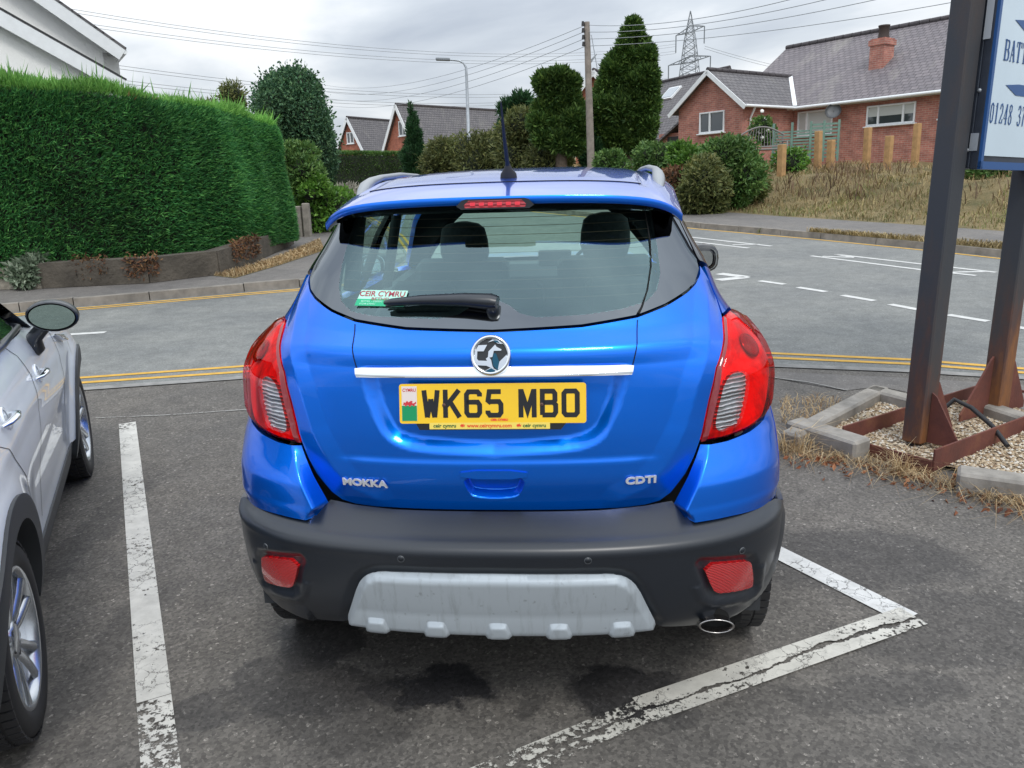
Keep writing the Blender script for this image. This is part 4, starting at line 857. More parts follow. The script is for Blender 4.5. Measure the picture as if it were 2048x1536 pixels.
# rear window: black border, clear middle, heater lines
GL = GLSL[::-1][:-1]+[(.657, 1.372), (.662, 1.40), (.657, 1.45), (.64, 1.505), (.618, 1.57)]
GLo = [(0, 1.2575)]+[(s, z+.003) for s, z in GL[1:]]
FRi = [(-.497, 1.57), (-.497, 1.415), (-.490, 1.36), (-.470, 1.325), (-.43, 1.302), (-.35, 1.292), (-.16, 1.287), (-.10, 1.297), (-.06, 1.318), (-.02, 1.328), (.02, 1.328), (.045, 1.318), (.075, 1.298), (.12, 1.288), (.26, 1.290), (.36, 1.299), (.44, 1.313), (.475, 1.338), (.492, 1.38), (.492, 1.455), (.490, 1.57)]
FRi2 = FRi[:1]+chaikin(FRi, 1)[2:-2]+FRi[-1:]
rg = skin(MK, 'rear_window', sym(GLo), M['frit'], car, .0, holes=[FRi2[:0]+[(s, min(z, 1.5665)) for s, z in FRi]], g=.014, skirt=.012, gap=.002)
skin(MK, 'pane', [(s, min(z, 1.5665)) for s, z in FRi], M['glass'], rg, .0, g=.02, skirt=0, gap=-.001)
mb = MB(); k_ = 0
for z in np.arange(1.335, 1.55, .0235):
    ss_ = np.linspace(-.47, .47, 30); pp = MK.raw(ss_, np.full(30, z)); nn = MK.nrm(ss_, np.full(30, z)); mb.tube(pp-nn*.003, .0007, 4)
mb.build('heater_wire', simple('heater_line', (.10, .05, .03), .6), rg)
ss_ = [(.412, 1.283), (.425, 1.30), (.445, 1.34), (.463, 1.40), (.468, 1.46), (.462, 1.55)]; mb = MB(); q = [MK.raw(np.array([a]), np.array([b]))[0]+MK.nrm(np.array([a]), np.array([b]))[0]*.004 for a, b in ss_]; mb.tube(q, [.005, .0032, .002, .0018, .0018, .0018], 6); mb.build('washer_hose', M['void'], rg)
# dealer sticker inside the pane
O_, U_, V_, n_ = local(MK, -.335, 1.333, .004); st = MB(); st.prism([(-.078, -.026), (.078, -.026), (.078, .030), (-.071, .030)], O_, U_, V_, .0006); stk = st.build('window_sticker', simple('sticker_mint', (.42, .75, .62), .35), rg)
st = MB(); st.prism([(-.078, -.026), (.078, -.026), (.078, -.002), (-.075, -.002)], O_+n_*.0008, U_, V_, .0004); st.build('sticker_band', simple('sticker_green', (.01, .42, .20), .35), stk)
M['tred'] = simple('print_red', (.35, .04, .07), .4); M['tmint'] = simple('print_mint', (.45, .85, .68), .4)
place_text('lettering', 'CEIR CYMRU', .026, O_+n_*.0012+V_*.016, U_, V_, M['tred'], stk, .0004, .98, .0004)
place_text('lettering', 'BETHEL', .014, O_+n_*.0016-V_*.002+U_*.0, U_, V_, M['tred'], stk, .0004, 1.3)
place_text('lettering', 'BETHEL - CERRIG - DEINIOLEN', .0085, O_+n_*.0016-V_*.0105, U_, V_, M['tmint'], stk, .0004, 1.05)
place_text('lettering', '01248 670451', .0085, O_+n_*.0016-V_*.0195-U_*.038, U_, V_, M['tmint'], stk, .0004, 1.05)
# wiper
mb = MB(); wp = [(-.312, 1.311), (-.29, 1.314), (-.2, 1.319), (-.08, 1.319), (-.005, 1.314), (.014, 1.311)]; q = [MK.raw(np.array([a]), np.array([b]))[0]+MK.nrm(np.array([a]), np.array([b]))[0]*.030 for a, b in wp]
mb.tube(q, [.007, .013, .019, .025, .029, .024], 16, flat=.75); q2 = [a+np.array([0, .016, -.012]) for a in q]; mb.tube(q2, [.003, .004, .006, .012, .018, .012], 8)
O_, U_, V_, n_ = local(MK, .0, 1.304, .0); mb.lathe(O_, n_, [(0, .02), (.018, .019), (.03, .012), (.034, .001)], 20); mb.build('rear_wiper', M['blackpl'], car)
# chrome strip
CH = [(0, 1.169), (.2, 1.168), (.37, 1.163), (.3915, 1.16), (.384, 1.137), (.2, 1.141), (0, 1.142)]
chp = poly_sdf(sym(CH)); ch = skin(MK, 'chrome_strip', sym(CH), M['chrome'], car, .022, lambda s, z: -.55*(z-1.141)-.006*np.clip((1.1455-z)/.006, 0, 1)**2, g=.003, skirt=.02, gap=0)
# round badge: ring, disc and the raised emblem
O_, U_, V_, n_ = local(MK, 0., 1.196, .018); n_ = nrmz(n_+np.array([0, 0, -.12])); V_ = np.cross(n_, U_)*-1 if False else np.cross(n_, U_); 
mb = MB(); mb.lathe(O_-n_*.012, n_, [(0, .057), (.012, .056), (.018, .053), (.0185, .050), (.016, .046), (.010, .044)], 48); bd = mb.build('badge', M['chrome'], car)
mb = MB(); mb.lathe(O_-n_*.012, n_, [(.010, .0455), (.011, .001)], 40); mb.build('badge_disc', simple('badge_dark', (.02, .022, .025), .3), bd)
def em(p): return [((x-950)/345*.053, (765-y)/345*.053) for x, y in p]
mb = MB(); Oe = O_-n_*.0015
for sh in ([(735, 588), (890, 582), (828, 696), (715, 696), (708, 830), (735, 862), (890, 868), (870, 925), (700, 905), (650, 862), (675, 690)],
           [(1035, 578), (1060, 620), (1148, 665), (1140, 690), (1010, 690), (985, 800), (930, 810), (960, 850), (890, 868), (868, 830), (905, 800), (915, 700), (985, 630)],
           [(890, 868), (960, 850), (985, 960), (1010, 1000), (940, 985), (880, 955), (720, 945), (690, 900), (870, 925)],
           [(1110, 885), (1240, 760), (1245, 830), (1190, 960), (1080, 1035)], [(820, 1060), (965, 985), (1075, 1040), (1060, 1072), (960, 1090), (880, 1080)], [(900, 540), (985, 488), (1090, 500), (1165, 570), (1080, 560), (1000, 510)]):
    mb.prism(em(sh), Oe, U_, V_, .005, 0)
mb.build('badge_emblem', M['chrome'], bd)
mb = MB(); [mb.prism(em(s_), Oe+n_*.0015, U_, V_, .005) for s_ in ([(1040, 730), (1060, 760), (1108, 890), (1080, 1040), (1000, 960), (985, 850), (1005, 740)], [(838, 1058), (965, 1000), (1035, 1040), (1030, 1068), (960, 1078)], [(1000, 498), (1080, 508), (1120, 560), (1030, 535)])]
mb.build('badge_inlay', simple('badge_teal', (.02, .10, .16), .15, metal=.6), bd)
# number plate
zc_ = 1.068; p0 = MK.raw(np.array([0.]), np.array([1.012]))[0]; p1 = MK.raw(np.array([0.]), np.array([1.124]))[0]; U_ = np.array([1., 0, 0]); V_ = nrmz(p1-p0+np.array([0, .012, 0])); n_ = np.cross(U_, V_); O_ = (p0+p1)/2+n_*.006
def rrect(w, h, r, n=6): 
    o = []
    for cx, cy, a0 in ((w/2-r, h/2-r, 0), (-w/2+r, h/2-r, 90), (-w/2+r, -h/2+r, 180), (w/2-r, -h/2+r, 270)):
        o += [(cx+r*math.cos(rad(a0+90*i/n)), cy+r*math.sin(rad(a0+90*i/n))) for i in range(n+1)]
    return o
M['yplate'] = simple('plate_yellow', (.90, .56, .006), .28, coat=.6, crough=.08, var=.05, vscale=10)
mb = MB(); mb.prism(rrect(.520, .111, .008), O_, U_, V_, .005); npl = mb.build('number_plate', M['yplate'], car)
M['pblack'] = simple('plate_black', (.008, .009, .012), .35)
Op = O_+n_*.0051; W5, H8, T_ = .050, .079, .0135
G_ = {'W': [[(-.02, 1.08), (.215, -.08)], [(.215, -.08), (.5, .70)], [(.5, .70), (.785, -.08)], [(.785, -.08), (1.02, 1.08)]], 'K': [[(.0, -.1), (0, 1.1)], [(1.05, 1.08), (.05, .40)], [(.34, .60), (1.08, -.08)]],
      '6': [[(1, .80), (1, .90), (.85, 1), (.15, 1), (0, .88), (0, .12), (.15, 0), (.85, 0), (1, .12), (1, .44), (.85, .56), (.0, .56)]], '5': [[(1, 1), (.12, 1), (.0, .56)], [(.0, .50), (.12, .58), (.85, .58), (1, .46), (1, .12), (.85, 0), (.15, 0), (0, .12), (0, .2)]],
      'M': [[(0, -.1), (0, 1.1)], [(.02, 1.06), (.5, .20), (.98, 1.06)], [(1, 1.1), (1, -.1)]], 'B': [[(0, 0), (0, 1), (.82, 1), (.95, .9), (.95, .62), (.82, .53), (0, .53)], [(.82, .53), (1, .42), (1, .12), (.86, 0), (0, 0)]], 'O': [[(.15, 0), (0, .1), (0, .9), (.15, 1), (.85, 1), (1, .9), (1, .1), (.85, 0), (.15, 0)]]}
x = -.196; mb = MB()
for ch_ in 'WK65 MBO':
    if ch_ == ' ': x += .0325; mb.build('plate_number', M['pblack'], npl); mb = MB(); continue
    w_, h_ = W5-T_, H8-T_; strokes(mb, G_[ch_], T_, Op+U_*(x+T_/2)+V_*(-.0335+.0005), U_, V_, .0006, (w_, h_)); x += W5+.0093
mb.build('plate_number', M['pblack'], npl)
mb = MB(); mb.prism([(-.253, -.048), (-.210, -.048), (-.210, .049), (-.253, .049)], Op, U_, V_, .0006); fl = mb.build('flag_panel', simple('flag_white', (.75, .66, .62), .4), npl)
mb = MB(); mb.prism([(-.2525, -.0475), (-.2105, -.0475), (-.2105, -.005), (-.2525, -.005)], Op+n_*.0008, U_, V_, .0004); mb.build('flag_green', simple('flag_green', (.0, .28, .10), .4), fl)
place_text('lettering', 'CYMRU', .0125, Op+n_*.0010+U_*-.2315+V_*.038, U_, V_, simple('flag_red', (.62, .03, .03), .4), fl, .0004, .9, .0002)
dr = [(0, 4), (2, 8), (1, 10), (4, 11), (6, 9), (7, 12), (10, 15), (12, 11), (16, 13), (19, 15), (23, 12), (20, 11), (22, 8), (26, 9), (29, 13), (30, 8), (26, 5), (27, 1), (24, 1), (22, 4), (17, 3), (18, 0), (14, 0), (13, 4), (9, 4), (8, 1), (4, 1), (5, 5)]
mb = MB(); mb.prism([((x-15)*.00125-.231, (y-6)*.0011-.001) for x, y in dr], Op+n_*.0013, U_, V_, .0004); mb.build('flag_dragon', simple('flag_red2', (.60, .03, .04), .4), fl)
place_text('lettering', 'CEIR CYMRU', .008, Op+n_*.0002+U_*.02+V_*-.046, U_, V_, simple('orange_print', (.85, .10, .02), .4), npl, .0004, 1.05, .0006)
mb = MB(); mb.prism([(-.205, -.074), (.190, -.074), (.205, -.055), (-.215, -.055)], O_-n_*.002, U_, V_, .004); ps = mb.build('plate_surround', M['pblack'], npl)
mb = MB(); mb.prism([(-.176, -.0715), (.160, -.0715), (.160, -.0535), (-.176, -.0535)], O_+n_*.0022, U_, V_, .003); mb.build('dealer_strip', simple('strip_yellow', (.85, .66, .12), .35), ps)
for tx, xx, cc in (('ceir cymru', -.133, (.02, .12, .04)), ('www.ceircymru.com', -.008, (.75, .08, .02)), ('ceir cymru', .117, (.02, .12, .04))):
    place_text('lettering', tx, .0145, O_+n_*.0056+U_*xx+V_*-.0622, U_, V_, simple('strip_print', cc, .4), ps, .0004, 1.02, .0004)
for xx in (-.083, .074):
    mb = MB(); mb.prism([((x-15)*.00045+xx, (y-6)*.0007-.0625) for x, y in dr], O_+n_*.0054, U_, V_, .0004); mb.build('small_dragon', M['tred'] if False else simple('strip_red', (.75, .05, .02), .4), ps)
for xx in (-.134, .138):
    mb = MB(); mb.lathe(Op+U_*xx+V_*-.004, n_, [(0, .0055), (.0025, .005), (.003, .001)], 12); mb.build('screw', simple('rusty_screw', (.10, .05, .04), .6), npl)
# model badges
for tx, x, z, sz in (('MOKKA', -.385, .822, .030), ('CDTI', .412, .830, .030)):
    O2, U2, V2, n2 = local(MKG, MKG.sx(x, z), z, .010); place_text('model_badge', tx, sz, O2, U2, V2, simple('badge_silver', (.75, .77, .80), .3, metal=.4), car, .004, 1.30, .0013)
# handle bar above the recess
skin(MKG, 'tailgate_handle', chaikin([(-.100, .872), (.094, .872), (.092, .846), (-.098, .846)], 1), M['blue'], car, .010, g=.006, skirt=.03, gap=0)
# parking sensors
for s_, z in ((-.715, .622), (-.26, .652), (.26, .652), (.715, .622)):
    O2, U2, V2, n2 = local(MK, s_, z, .013); mb = MB(); mb.lathe(O2, n2, [(0, .0105), (.0022, .0100), (.0016, .0088)], 20); sn = mb.build('parking_sensor', simple('sensor_ring', (.10, .11, .12), .4), car)
    mb = MB(); mb.lathe(O2, n2, [(0, .0087), (.0016, .0085), (.0017, .0001)], 18); mb.build('sensor_face', M['blackpl'], sn)
# roof with the spoiler lip
def roof_pt(a, b, under=0):
    yr = .405+.035*a*a+.12*a**6; y = yr+b*(2.46-yr); t = (y-.40)/2.1
    zc = float(interp([(.40, 1.612), (.55, 1.634), (.80, 1.654), (1.2, 1.668), (1.8, 1.662), (2.2, 1.640), (2.46, 1.60)], y)); wr = float(interp([(.40, .555), (.8, .575), (1.4, .61), (2.0, .615), (2.46, .60)], y))
    dr_ = .014*a*a+.028*a**4+.035*abs(a)**12 + (.022*a**6)*(1-min(1, b*4)); 
    chn = -.010*max(0, 1-abs(abs(a)-.80)/.035) if b > .12 else 0
    return np.array([a*wr, y, zc-dr_+chn+ .004*max(0, 1-abs(b-.115)/.012)*0])
A_ = sorted(set([round(v, 4) for v in list(np.linspace(-1, 1, 61))+[-.835, -.80, -.765, .765, .80, .835]])); B_ = [0, .008, .02, .04, .07, .10, .13, .16, .2, .28, .36, .44, .52, .6, .68, .76, .84, .92, 1]
V = [roof_pt(a, b) for b in B_ for a in A_]; n = len(A_); Fq = [(j*n+i, j*n+i+1, (j+1)*n+i+1, (j+1)*n+i) for j in range(len(B_)-1) for i in range(n-1)]
rf_ = fast('roof', V, Fq, M['blue'], car, True)
V = []
for a in A_:
    p = roof_pt(a, 0); V += [p, p+np.array([0, -.004, -.006]), p+np.array([0, -.001, -.020+.006*a**4]), p+np.array([0, .006, -.024])]
Fq = [(i*4+j, i*4+j+1, (i+1)*4+j+1, (i+1)*4+j) for i in range(n-1) for j in range(3)]; fast('spoiler_lip', V, Fq, M['blue'], rf_, True)
V = []
for a in A_:
    p = roof_pt(a, 0); g0 = p+np.array([0, .006, -.0245]); g1 = np.array([p[0]*.99, .50+.12*a**4, 1.562-.012*a*a-.03*a**8]); V += [g0, g0*.6+g1*.4+np.array([0, 0, -.004]), g1, g1+np.array([0, .10, .03])]
Fq = [(i*4+j, i*4+j+1, (i+1)*4+j+1, (i+1)*4+j)[::-1] for i in range(n-1) for j in range(3)]; fast('spoiler_underside', V, Fq, M['gloss_black'], rf_, True)
# roof seam line ahead of the spoiler
mb = MB(); mb.tube([roof_pt(a, .118)+np.array([0, 0, .0004]) for a in np.linspace(-.78, .78, 40)], .0022, 5); mb.build('roof_seam', M['void'], rf_)
# high brake lamp
Ob = np.array([0, .4005, 1.590]); Ub = np.array([1., 0, 0]); Vb = nrmz((0, .22, 1)); nb_ = np.cross(Ub, Vb)
mb = MB(); mb.prism([(-.115, -.004), (-.098, .013), (-.085, .016), (.085, .016), (.098, .013), (.115, -.004), (.10, -.014), (-.10, -.014)], Ob-nb_*.02, Ub, Vb, .024); hb = mb.build('brake_lamp', M['gloss_black'], car)
mb = MB(); mb.prism([(-.092, -.002), (-.078, .011), (.078, .011), (.092, -.002), (.088, -.010), (-.088, -.010)], Ob+nb_*.0042, Ub, Vb, .002); mb.build('brake_lens', redlens('brake_red', (.42, .0, .008), (.2, 0, .004), 90), hb)
mb = MB(); [mb.box(Ob+nb_*.007+Ub*x+Vb*.000, (.015, .010, .002), Ub, Vb, nb_, 0, .0006) for x in np.linspace(-.066, .066, 6)]; mb.build('brake_cell', simple('cell_red', (.80, .01, .03), .15, coat=1), hb)
# antenna, rails
mb = MB(); pa = roof_pt(.02, .17); mb.tube([pa+np.array([0, .02, -.01]), pa+np.array([0, .012, .012]), pa+np.array([0, .0, .030]), pa+np.array([0, -.004, .045])], [.030, .027, .014, .008], 14); mb.tube([pa+np.array([0, -.004, .04]), pa+np.array([-.004, -.05, .125]), pa+np.array([-.006, -.112, .235])], [.0075, .006, .0026], 8); mb.build('antenna', M['rubber'], car)
for sg in (1, -1):
    mb = MB(); pts = []; rr = []
    for b, h, r in ((.17, -.012, .012), (.20, -.002, .020), (.235, .010, .023), (.29, .016, .020), (.4, .022, .015), (.6, .024, .015), (.8, .020, .015), (.9, .008, .020), (.94, -.01, .012)): q = roof_pt(sg*.90, b); pts.append(q+np.array([0, 0, h])); rr.append(r)
    mb.tube(pts, rr, 10, flat=.85); mb.build('roof_rail', simple('rail_silver', (.30, .32, .34), .38, metal=.6), car)
# bonnet, windscreen, scuttle: simple closed shapes ahead
S_ = np.linspace(-1, 1, 25); 
def front_x(a, y, z): return a*float(interp(WF, z))*.985
V = []; rows = [(2.47, 1.60), (2.75, 1.40), (3.0, 1.20), (3.17, 1.085)]
for y, z in rows:
    for a in S_: V.append((a*float(interp(WF, z))*.97, y-.28*abs(a)**2.6+.04, z-.015*a*a))
n = 25; Fq = [(j*n+i, j*n+i+1, (j+1)*n+i+1, (j+1)*n+i) for j in range(len(rows)-1) for i in range(n-1)]; fast('windscreen', V, Fq, M['windscreen'], car, True)
V = []; rows = [(3.19, 1.08), (3.4, 1.06), (3.7, 1.02), (3.95, .97), (4.13, .90), (4.2, .80)]
for y, z in rows:
    for a in S_: V.append((a*.84, y-(.28*abs(a)**2.6), z-.04*a*a))
Fq = [(j*n+i, j*n+i+1, (j+1)*n+i+1, (j+1)*n+i) for j in range(len(rows)-1) for i in range(n-1)]; fast('bonnet', V, Fq, M['blue'], car, True)
# cabin: floor, liner, dashboard, seats
cab = MB(); cab.box((0, 2.05, .44), (1.60, 3.55, .22)); cab.box((0, .33, .62), (1.30, .10, .40)); cab.box((0, .42, .95), (1.30, .06, .50)); cab.box((0, 3.55, .70), (1.4, .9, .5))
cab.box((0, 3.0, .90), (1.42, .30, .34), bev=.08); cab.box((0, .62, 1.00), (1.25, .42, .05)); cab.box((0, 1.9, 1.6), (1.0, .05, .02))
for sg in (1, -1): cab.box((sg*.76, 2.0, .80), (.06, 2.2, .52))
cab.build('cabin', M['inner'], car)
V = [roof_pt(a*.93, b)-np.array([0, 0, .03]) for b in (.07, .3, .6, .95) for a in np.linspace(-1, 1, 9)]; fast('headlining', V, [(j*9+i, (j+1)*9+i, (j+1)*9+i+1, j*9+i+1) for j in range(3) for i in range(8)], simple('headlining_cloth', (.30, .30, .29), .9), car)
def cushion(mb, c, d, tilt=0., bev=.06):
    Y_ = np.array([0, math.cos(tilt), -math.sin(tilt)]); mb.box(c, d, (1, 0, 0), Y_, None, 0, bev)
for sg, xh, zh in ((1, .385, 1.29), (-1, -.365, 1.26)):
    mb = MB(); cushion(mb, (sg*.38, 2.36, .88), (.50, .14, .62), -.22, .065); cushion(mb, (sg*.38, 2.62, .66), (.50, .5, .16)); st_ = mb.build('front_seat', M['seat'], car)
    mb = MB(); V = []; nn_ = 14
    prof = [(-.118, .085), (-.10, .115), (-.04, .132), (.03, .128), (.09, .115), (.115, .085), (.125, .03)]
    for h, r in prof:
        for k_ in range(nn_): an = 2*math.pi*k_/nn_; V.append((xh+r*np.sign(math.cos(an))*abs(math.cos(an))**.6, 2.30+.05*math.sin(an)-(h*.15), zh+h))
    mb.add(V, [(i*nn_+k_, i*nn_+(k_+1) % nn_, (i+1)*nn_+(k_+1) % nn_, (i+1)*nn_+k_) for i in range(len(prof)-1) for k_ in range(nn_)], 0, True); mb.add(V[-nn_:], [tuple(range(nn_))]); mb.build('headrest', M['seat'], st_)
    mb = MB(); [mb.tube([(xh+dx, 2.33, zh-.20), (xh+dx, 2.31, zh-.08)], .007, 6) for dx in (-.05, .05)]; mb.build('headrest_post', M['chrome'], st_)
mb = MB(); cushion(mb, (0, 1.32, .86), (1.22, .14, .56), -.2, .07); [cushion(mb, (x, 1.26, 1.165), (wd, .11, .13), -.1, .055) for x, wd in ((-.40, .26), (.0, .2), (.40, .26))]; cushion(mb, (0, 1.6, .62), (1.22, .5, .15)); mb.build('rear_bench', M['seat'], car)
mb = MB(); mb.box((.10, 2.92, 1.10), (.20, .04, .10), bev=.02); mb.box((0, 2.62, 1.475), (.24, .03, .065), bev=.02); mb.build('cabin_mirror', M['inner'], car)
mb = MB(); mb.lathe((.38, 2.83, 1.03), (0, .9, .35), [(0, .175), (.012, .187), (.024, .175), (.012, .165)], 28, closed=True); mb.build('steering_wheel', M['inner'], car)
for sg in (1, -1): mb = MB(); mb.tube([(sg*.70, 1.88, 1.12), (sg*.61, 1.86, 1.52)], .05, 8, flat=.5); mb.tube([(sg*.62, .98, 1.25), (sg*.57, 1.0, 1.55)], .05, 8, flat=.6); mb.build('pillar_lining', M['inner'], car)
# underside, exhaust, wheels, mirrors
mb = MB(); mb.box((0, 2.1, .34), (1.50, 3.6, .14)); mb.box((0, .42, .42), (1.0, .30, .08)); mb.build('underbody', M['void'], car)
mb = MB(); mb.lathe((.636, .10, .384), (0, 1, .03), [(0, .052), (-.003, .0485), (0, .0455), (.12, .044)], 30); ex = mb.build('exhaust_pipe', simple('exhaust_steel', (.45, .43, .42), .22, metal=1.), car)
for v in ex.data.vertices: v.co.z = .384+(v.co.z-.384)*.46
mb = MB(); mb.lathe((.636, .16, .384), (0, 1, 0), [(0, .03), (.5, .03)], 12); mb.lathe((.636, .13, .384), (0, 1, 0), [(0, .044), (.001, .001)], 16); o = mb.build('exhaust_inner', M['void'], ex)
def wheel(parent, cx, cy, cz, sg, R0=.345, rim=.225, wd=.215, mat=None, spokes=5):
    """tyre with tread blocks, rim and spokes; sg is the outer side"""
    A = np.array([sg, 0, 0.]); mb = MB(); c = np.array([cx, cy, cz]); hw = wd/2
    pr = [(-hw, rim), (-hw*1.04, rim+(R0-rim)*.35), (-hw, R0*.93), (-hw*.86, R0*.985), (-hw*.4, R0), (hw*.4, R0), (hw*.86, R0*.985), (hw, R0*.93), (hw*1.04, rim+(R0-rim)*.35), (hw*.96, rim+.006), (hw*.88, rim)]
    mb.lathe(c, A, pr, 56)
    for k_ in range(56):
        an = 2*math.pi*k_/56
        for (h0, h1) in ((-.95, -.58), (-.5, -.06), (.06, .5), (.58, .95)):
            u = np.array([0, math.cos(an), math.sin(an)]); t = np.cross(u, A); rr_ = R0*(1.004 if abs(h0+h1) < 1 else .992); mb.box(c+A*hw*(h0+h1)/2+u*rr_, (hw*(h1-h0), 2*math.pi*R0/56*.78, .009), A, t, u)
    ty = mb.build('wheel', M['rubber'], parent)
    mb = MB(); mb.lathe(c, A, [(hw*.80, rim+.004), (hw*.93, rim+.006), (hw*.97, rim-.003), (hw*.93, rim-.013), (hw*.6, rim-.02), (-hw*.2, rim-.035), (-hw*.25, .05)], 48)
    for k_ in range(spokes):
        an = 2*math.pi*(k_+.28)/spokes; u = np.array([0, math.cos(an), math.sin(an)]); t = np.cross(A, u)
        for dt in ((-1, 1) if spokes == 5 else (0,)):
            V = []
            for r_, h, w_, o_ in ((.035, hw*.62, .020, .012), (.09, hw*.76, .017, .022), (.15, hw*.84, .017, .034), (rim-.012, hw*.90, .022, .052)):
                for q_ in (-1, -.55, .55, 1): V.append(c+u*r_+A*(h-(.012 if abs(q_) == 1 else 0))+t*(dt*o_+q_*w_))
            mb.add(V, [(i*4+j, i*4+j+1, (i+1)*4+j+1, (i+1)*4+j) for i in range(3) for j in range(3)], 0, True)
        a2 = an+math.pi/spokes; u2 = np.array([0, math.cos(a2), math.sin(a2)]); 
    mb.lathe(c, A, [(hw*.5, .062), (hw*.70, .058), (hw*.76, .04), (hw*.78, .001)], 24); rm = mb.build('rim', M['alloy'] if mat is None else mat, ty)
    mb = MB()
    for k_ in range(spokes): a2 = 2*math.pi*(k_+.78)/spokes; mb.lathe(c+np.array([0, math.cos(a2), math.sin(a2)])*.047, A, [(hw*.6, .011), (hw*.74, .010), (hw*.73, .001)], 10)
    mb.lathe(c, A, [(-hw*.25, .20), (-hw*.2, .19), (-hw*.1, .06)], 24); mb.build('wheel_bolts', simple('hub_dark', (.06, .06, .065), .4, metal=.5), ty); return ty
for sg in (1, -1):
    for cy in (.80, 3.355): wheel(car, sg*.775, cy, .345, sg)
    mb = MB(); V = []; nn_ = 16
    for h, r in ((-.06, .6), (-.03, .95), (.02, 1.), (.06, .85), (.085, .4)):
        for k_ in range(nn_): an = 2*math.pi*k_/nn_; V.append((sg*.925+.090*r*np.sign(math.cos(an))*abs(math.cos(an))**.7, 2.53+h, 1.135+.078*r*np.sign(math.sin(an))*abs(math.sin(an))**.7))
    mb.add(V, [(i*nn_+k_, i*nn_+(k_+1) % nn_, (i+1)*nn_+(k_+1) % nn_, (i+1)*nn_+k_) for i in range(4) for k_ in range(nn_)], 0, True); mb.add(V[-nn_:], [tuple(range(nn_))]); mb.tube([(sg*.80, 2.56, 1.08), (sg*.88, 2.55, 1.10)], .03, 8); dm = mb.build('door_mirror', M['gloss_black'], car)
    mb = MB(); V = [(sg*.925+.076*np.sign(math.cos(a))*abs(math.cos(a))**.7, 2.485, 1.135+.062*np.sign(math.sin(a))*abs(math.sin(a))**.7) for a in np.linspace(0, 2*math.pi, 24, endpoint=False)]; mb.add(V, [tuple(range(24))]); mb.build('mirror_glass', simple('mirror_silver', (.6, .66, .68), .02, metal=1.), dm)
# ------------------------------------------------------------------ the pale grey car on the left
mW = [(.15, .72), (.25, .755), (.38, .785), (.6, .81), (.75, .82), (.88, .812), (.97, .795), (1.04, .765), (1.08, .745), (1.2, .70), (1.35, .64), (1.46, .59), (1.52, .57)]
mR = [(.15, .12), (.3, .03), (.5, 0), (.8, .03), (1.0, .09), (1.1, .16), (1.4, .34), (1.52, .5)]
mFR = [(.15, 3.5), (.3, 3.65), (.7, 3.66), (.85, 3.60), (.95, 3.25), (1.0, 2.8), (1.04, 2.55), (1.08, 2.48), (1.2, 2.32), (1.46, 1.85), (1.52, 1.75)]
MN = Shell(mW, mR, [(.15, .35), (.8, .4), (1.5, .3)], [(.15, 3.), (1.52, 2.8)], mFR, LF=.75, NF=2.3, z0=.15, z1=1.52)
yw = rad(-22.8); c_, s_ = math.cos(yw), math.sin(yw); r_ = np.array([-1.564, 2.221]); o_ = r_-.80*np.array([c_, -s_])-.62*np.array([s_, c_])
mc = empty('parked_car', label='pale silver small hatchback with black wheel-arch cladding, cut off by the left edge', cat='car', M=carM(o_[0], o_[1], yw))
M['pale'] = simple('pale_silver_paint', (.86, .91, .97), .28, metal=.0, coat=1., crough=.03, var=.02)
M['clad'] = simple('grey_cladding', (.035, .038, .042), .55, bump=.2, bscale=300, bd=.001)
M['darkglass'] = simple('tinted_glass', (.012, .016, .018), .03, spec=.7, coat=1., crough=.01)
my = MN.sy
def myz(p, sg=1): return [(my(y, z), z) for y, z in p]
cr = line_d(myz([(.3, .84), (1.3, .86), (2.3, .86), (2.75, .80)])); 
def arcdist(s, z): 
    y = MN.raw(np.abs(s), z)[..., 1]; return np.minimum(np.hypot(y-.62, z-.31), np.hypot(y-2.98, z-.31)), y
def d_m(s, z):
    r, y = arcdist(s, z); a = np.abs(s)
    return .020*sst((.56-r)/.13) - .008*sst((.62-np.abs(z-.52)*3)/.4)*sst((y-1.05)/.2)*sst((2.55-y)/.2) + .005*np.clip(1-cr(a, z)/.05, 0, 1)
ra2 = [(y, z) for y, z in arch(.62, .31, .385, 0, math.pi) if z > .36]; fa2 = [(y, z) for y, z in arch(2.98, .31, .385, 0, math.pi) if z > .36]
prof = [(0, .52), (.1, .45)]
SD = myz([(.42, .40), (.22, .40)])[:0] + [(0, .40)] + myz([(.20, .40)]) + myz(ra2) + myz([(1.03, .36), (2.57, .36)]) + myz(fa2) + myz([(3.40, .36)]) + [(my(3.6, .5), .40), (my(3.62, .7), .75), (my(3.5, .85), .86), (my(3.1, .93), .935), (my(2.75, .99), .99), (my(2.45, 1.03), 1.03), (my(1.5, 1.075), 1.075), (my(.5, 1.10), 1.10), (my(.3, 1.10), 1.10), (0, 1.10)]
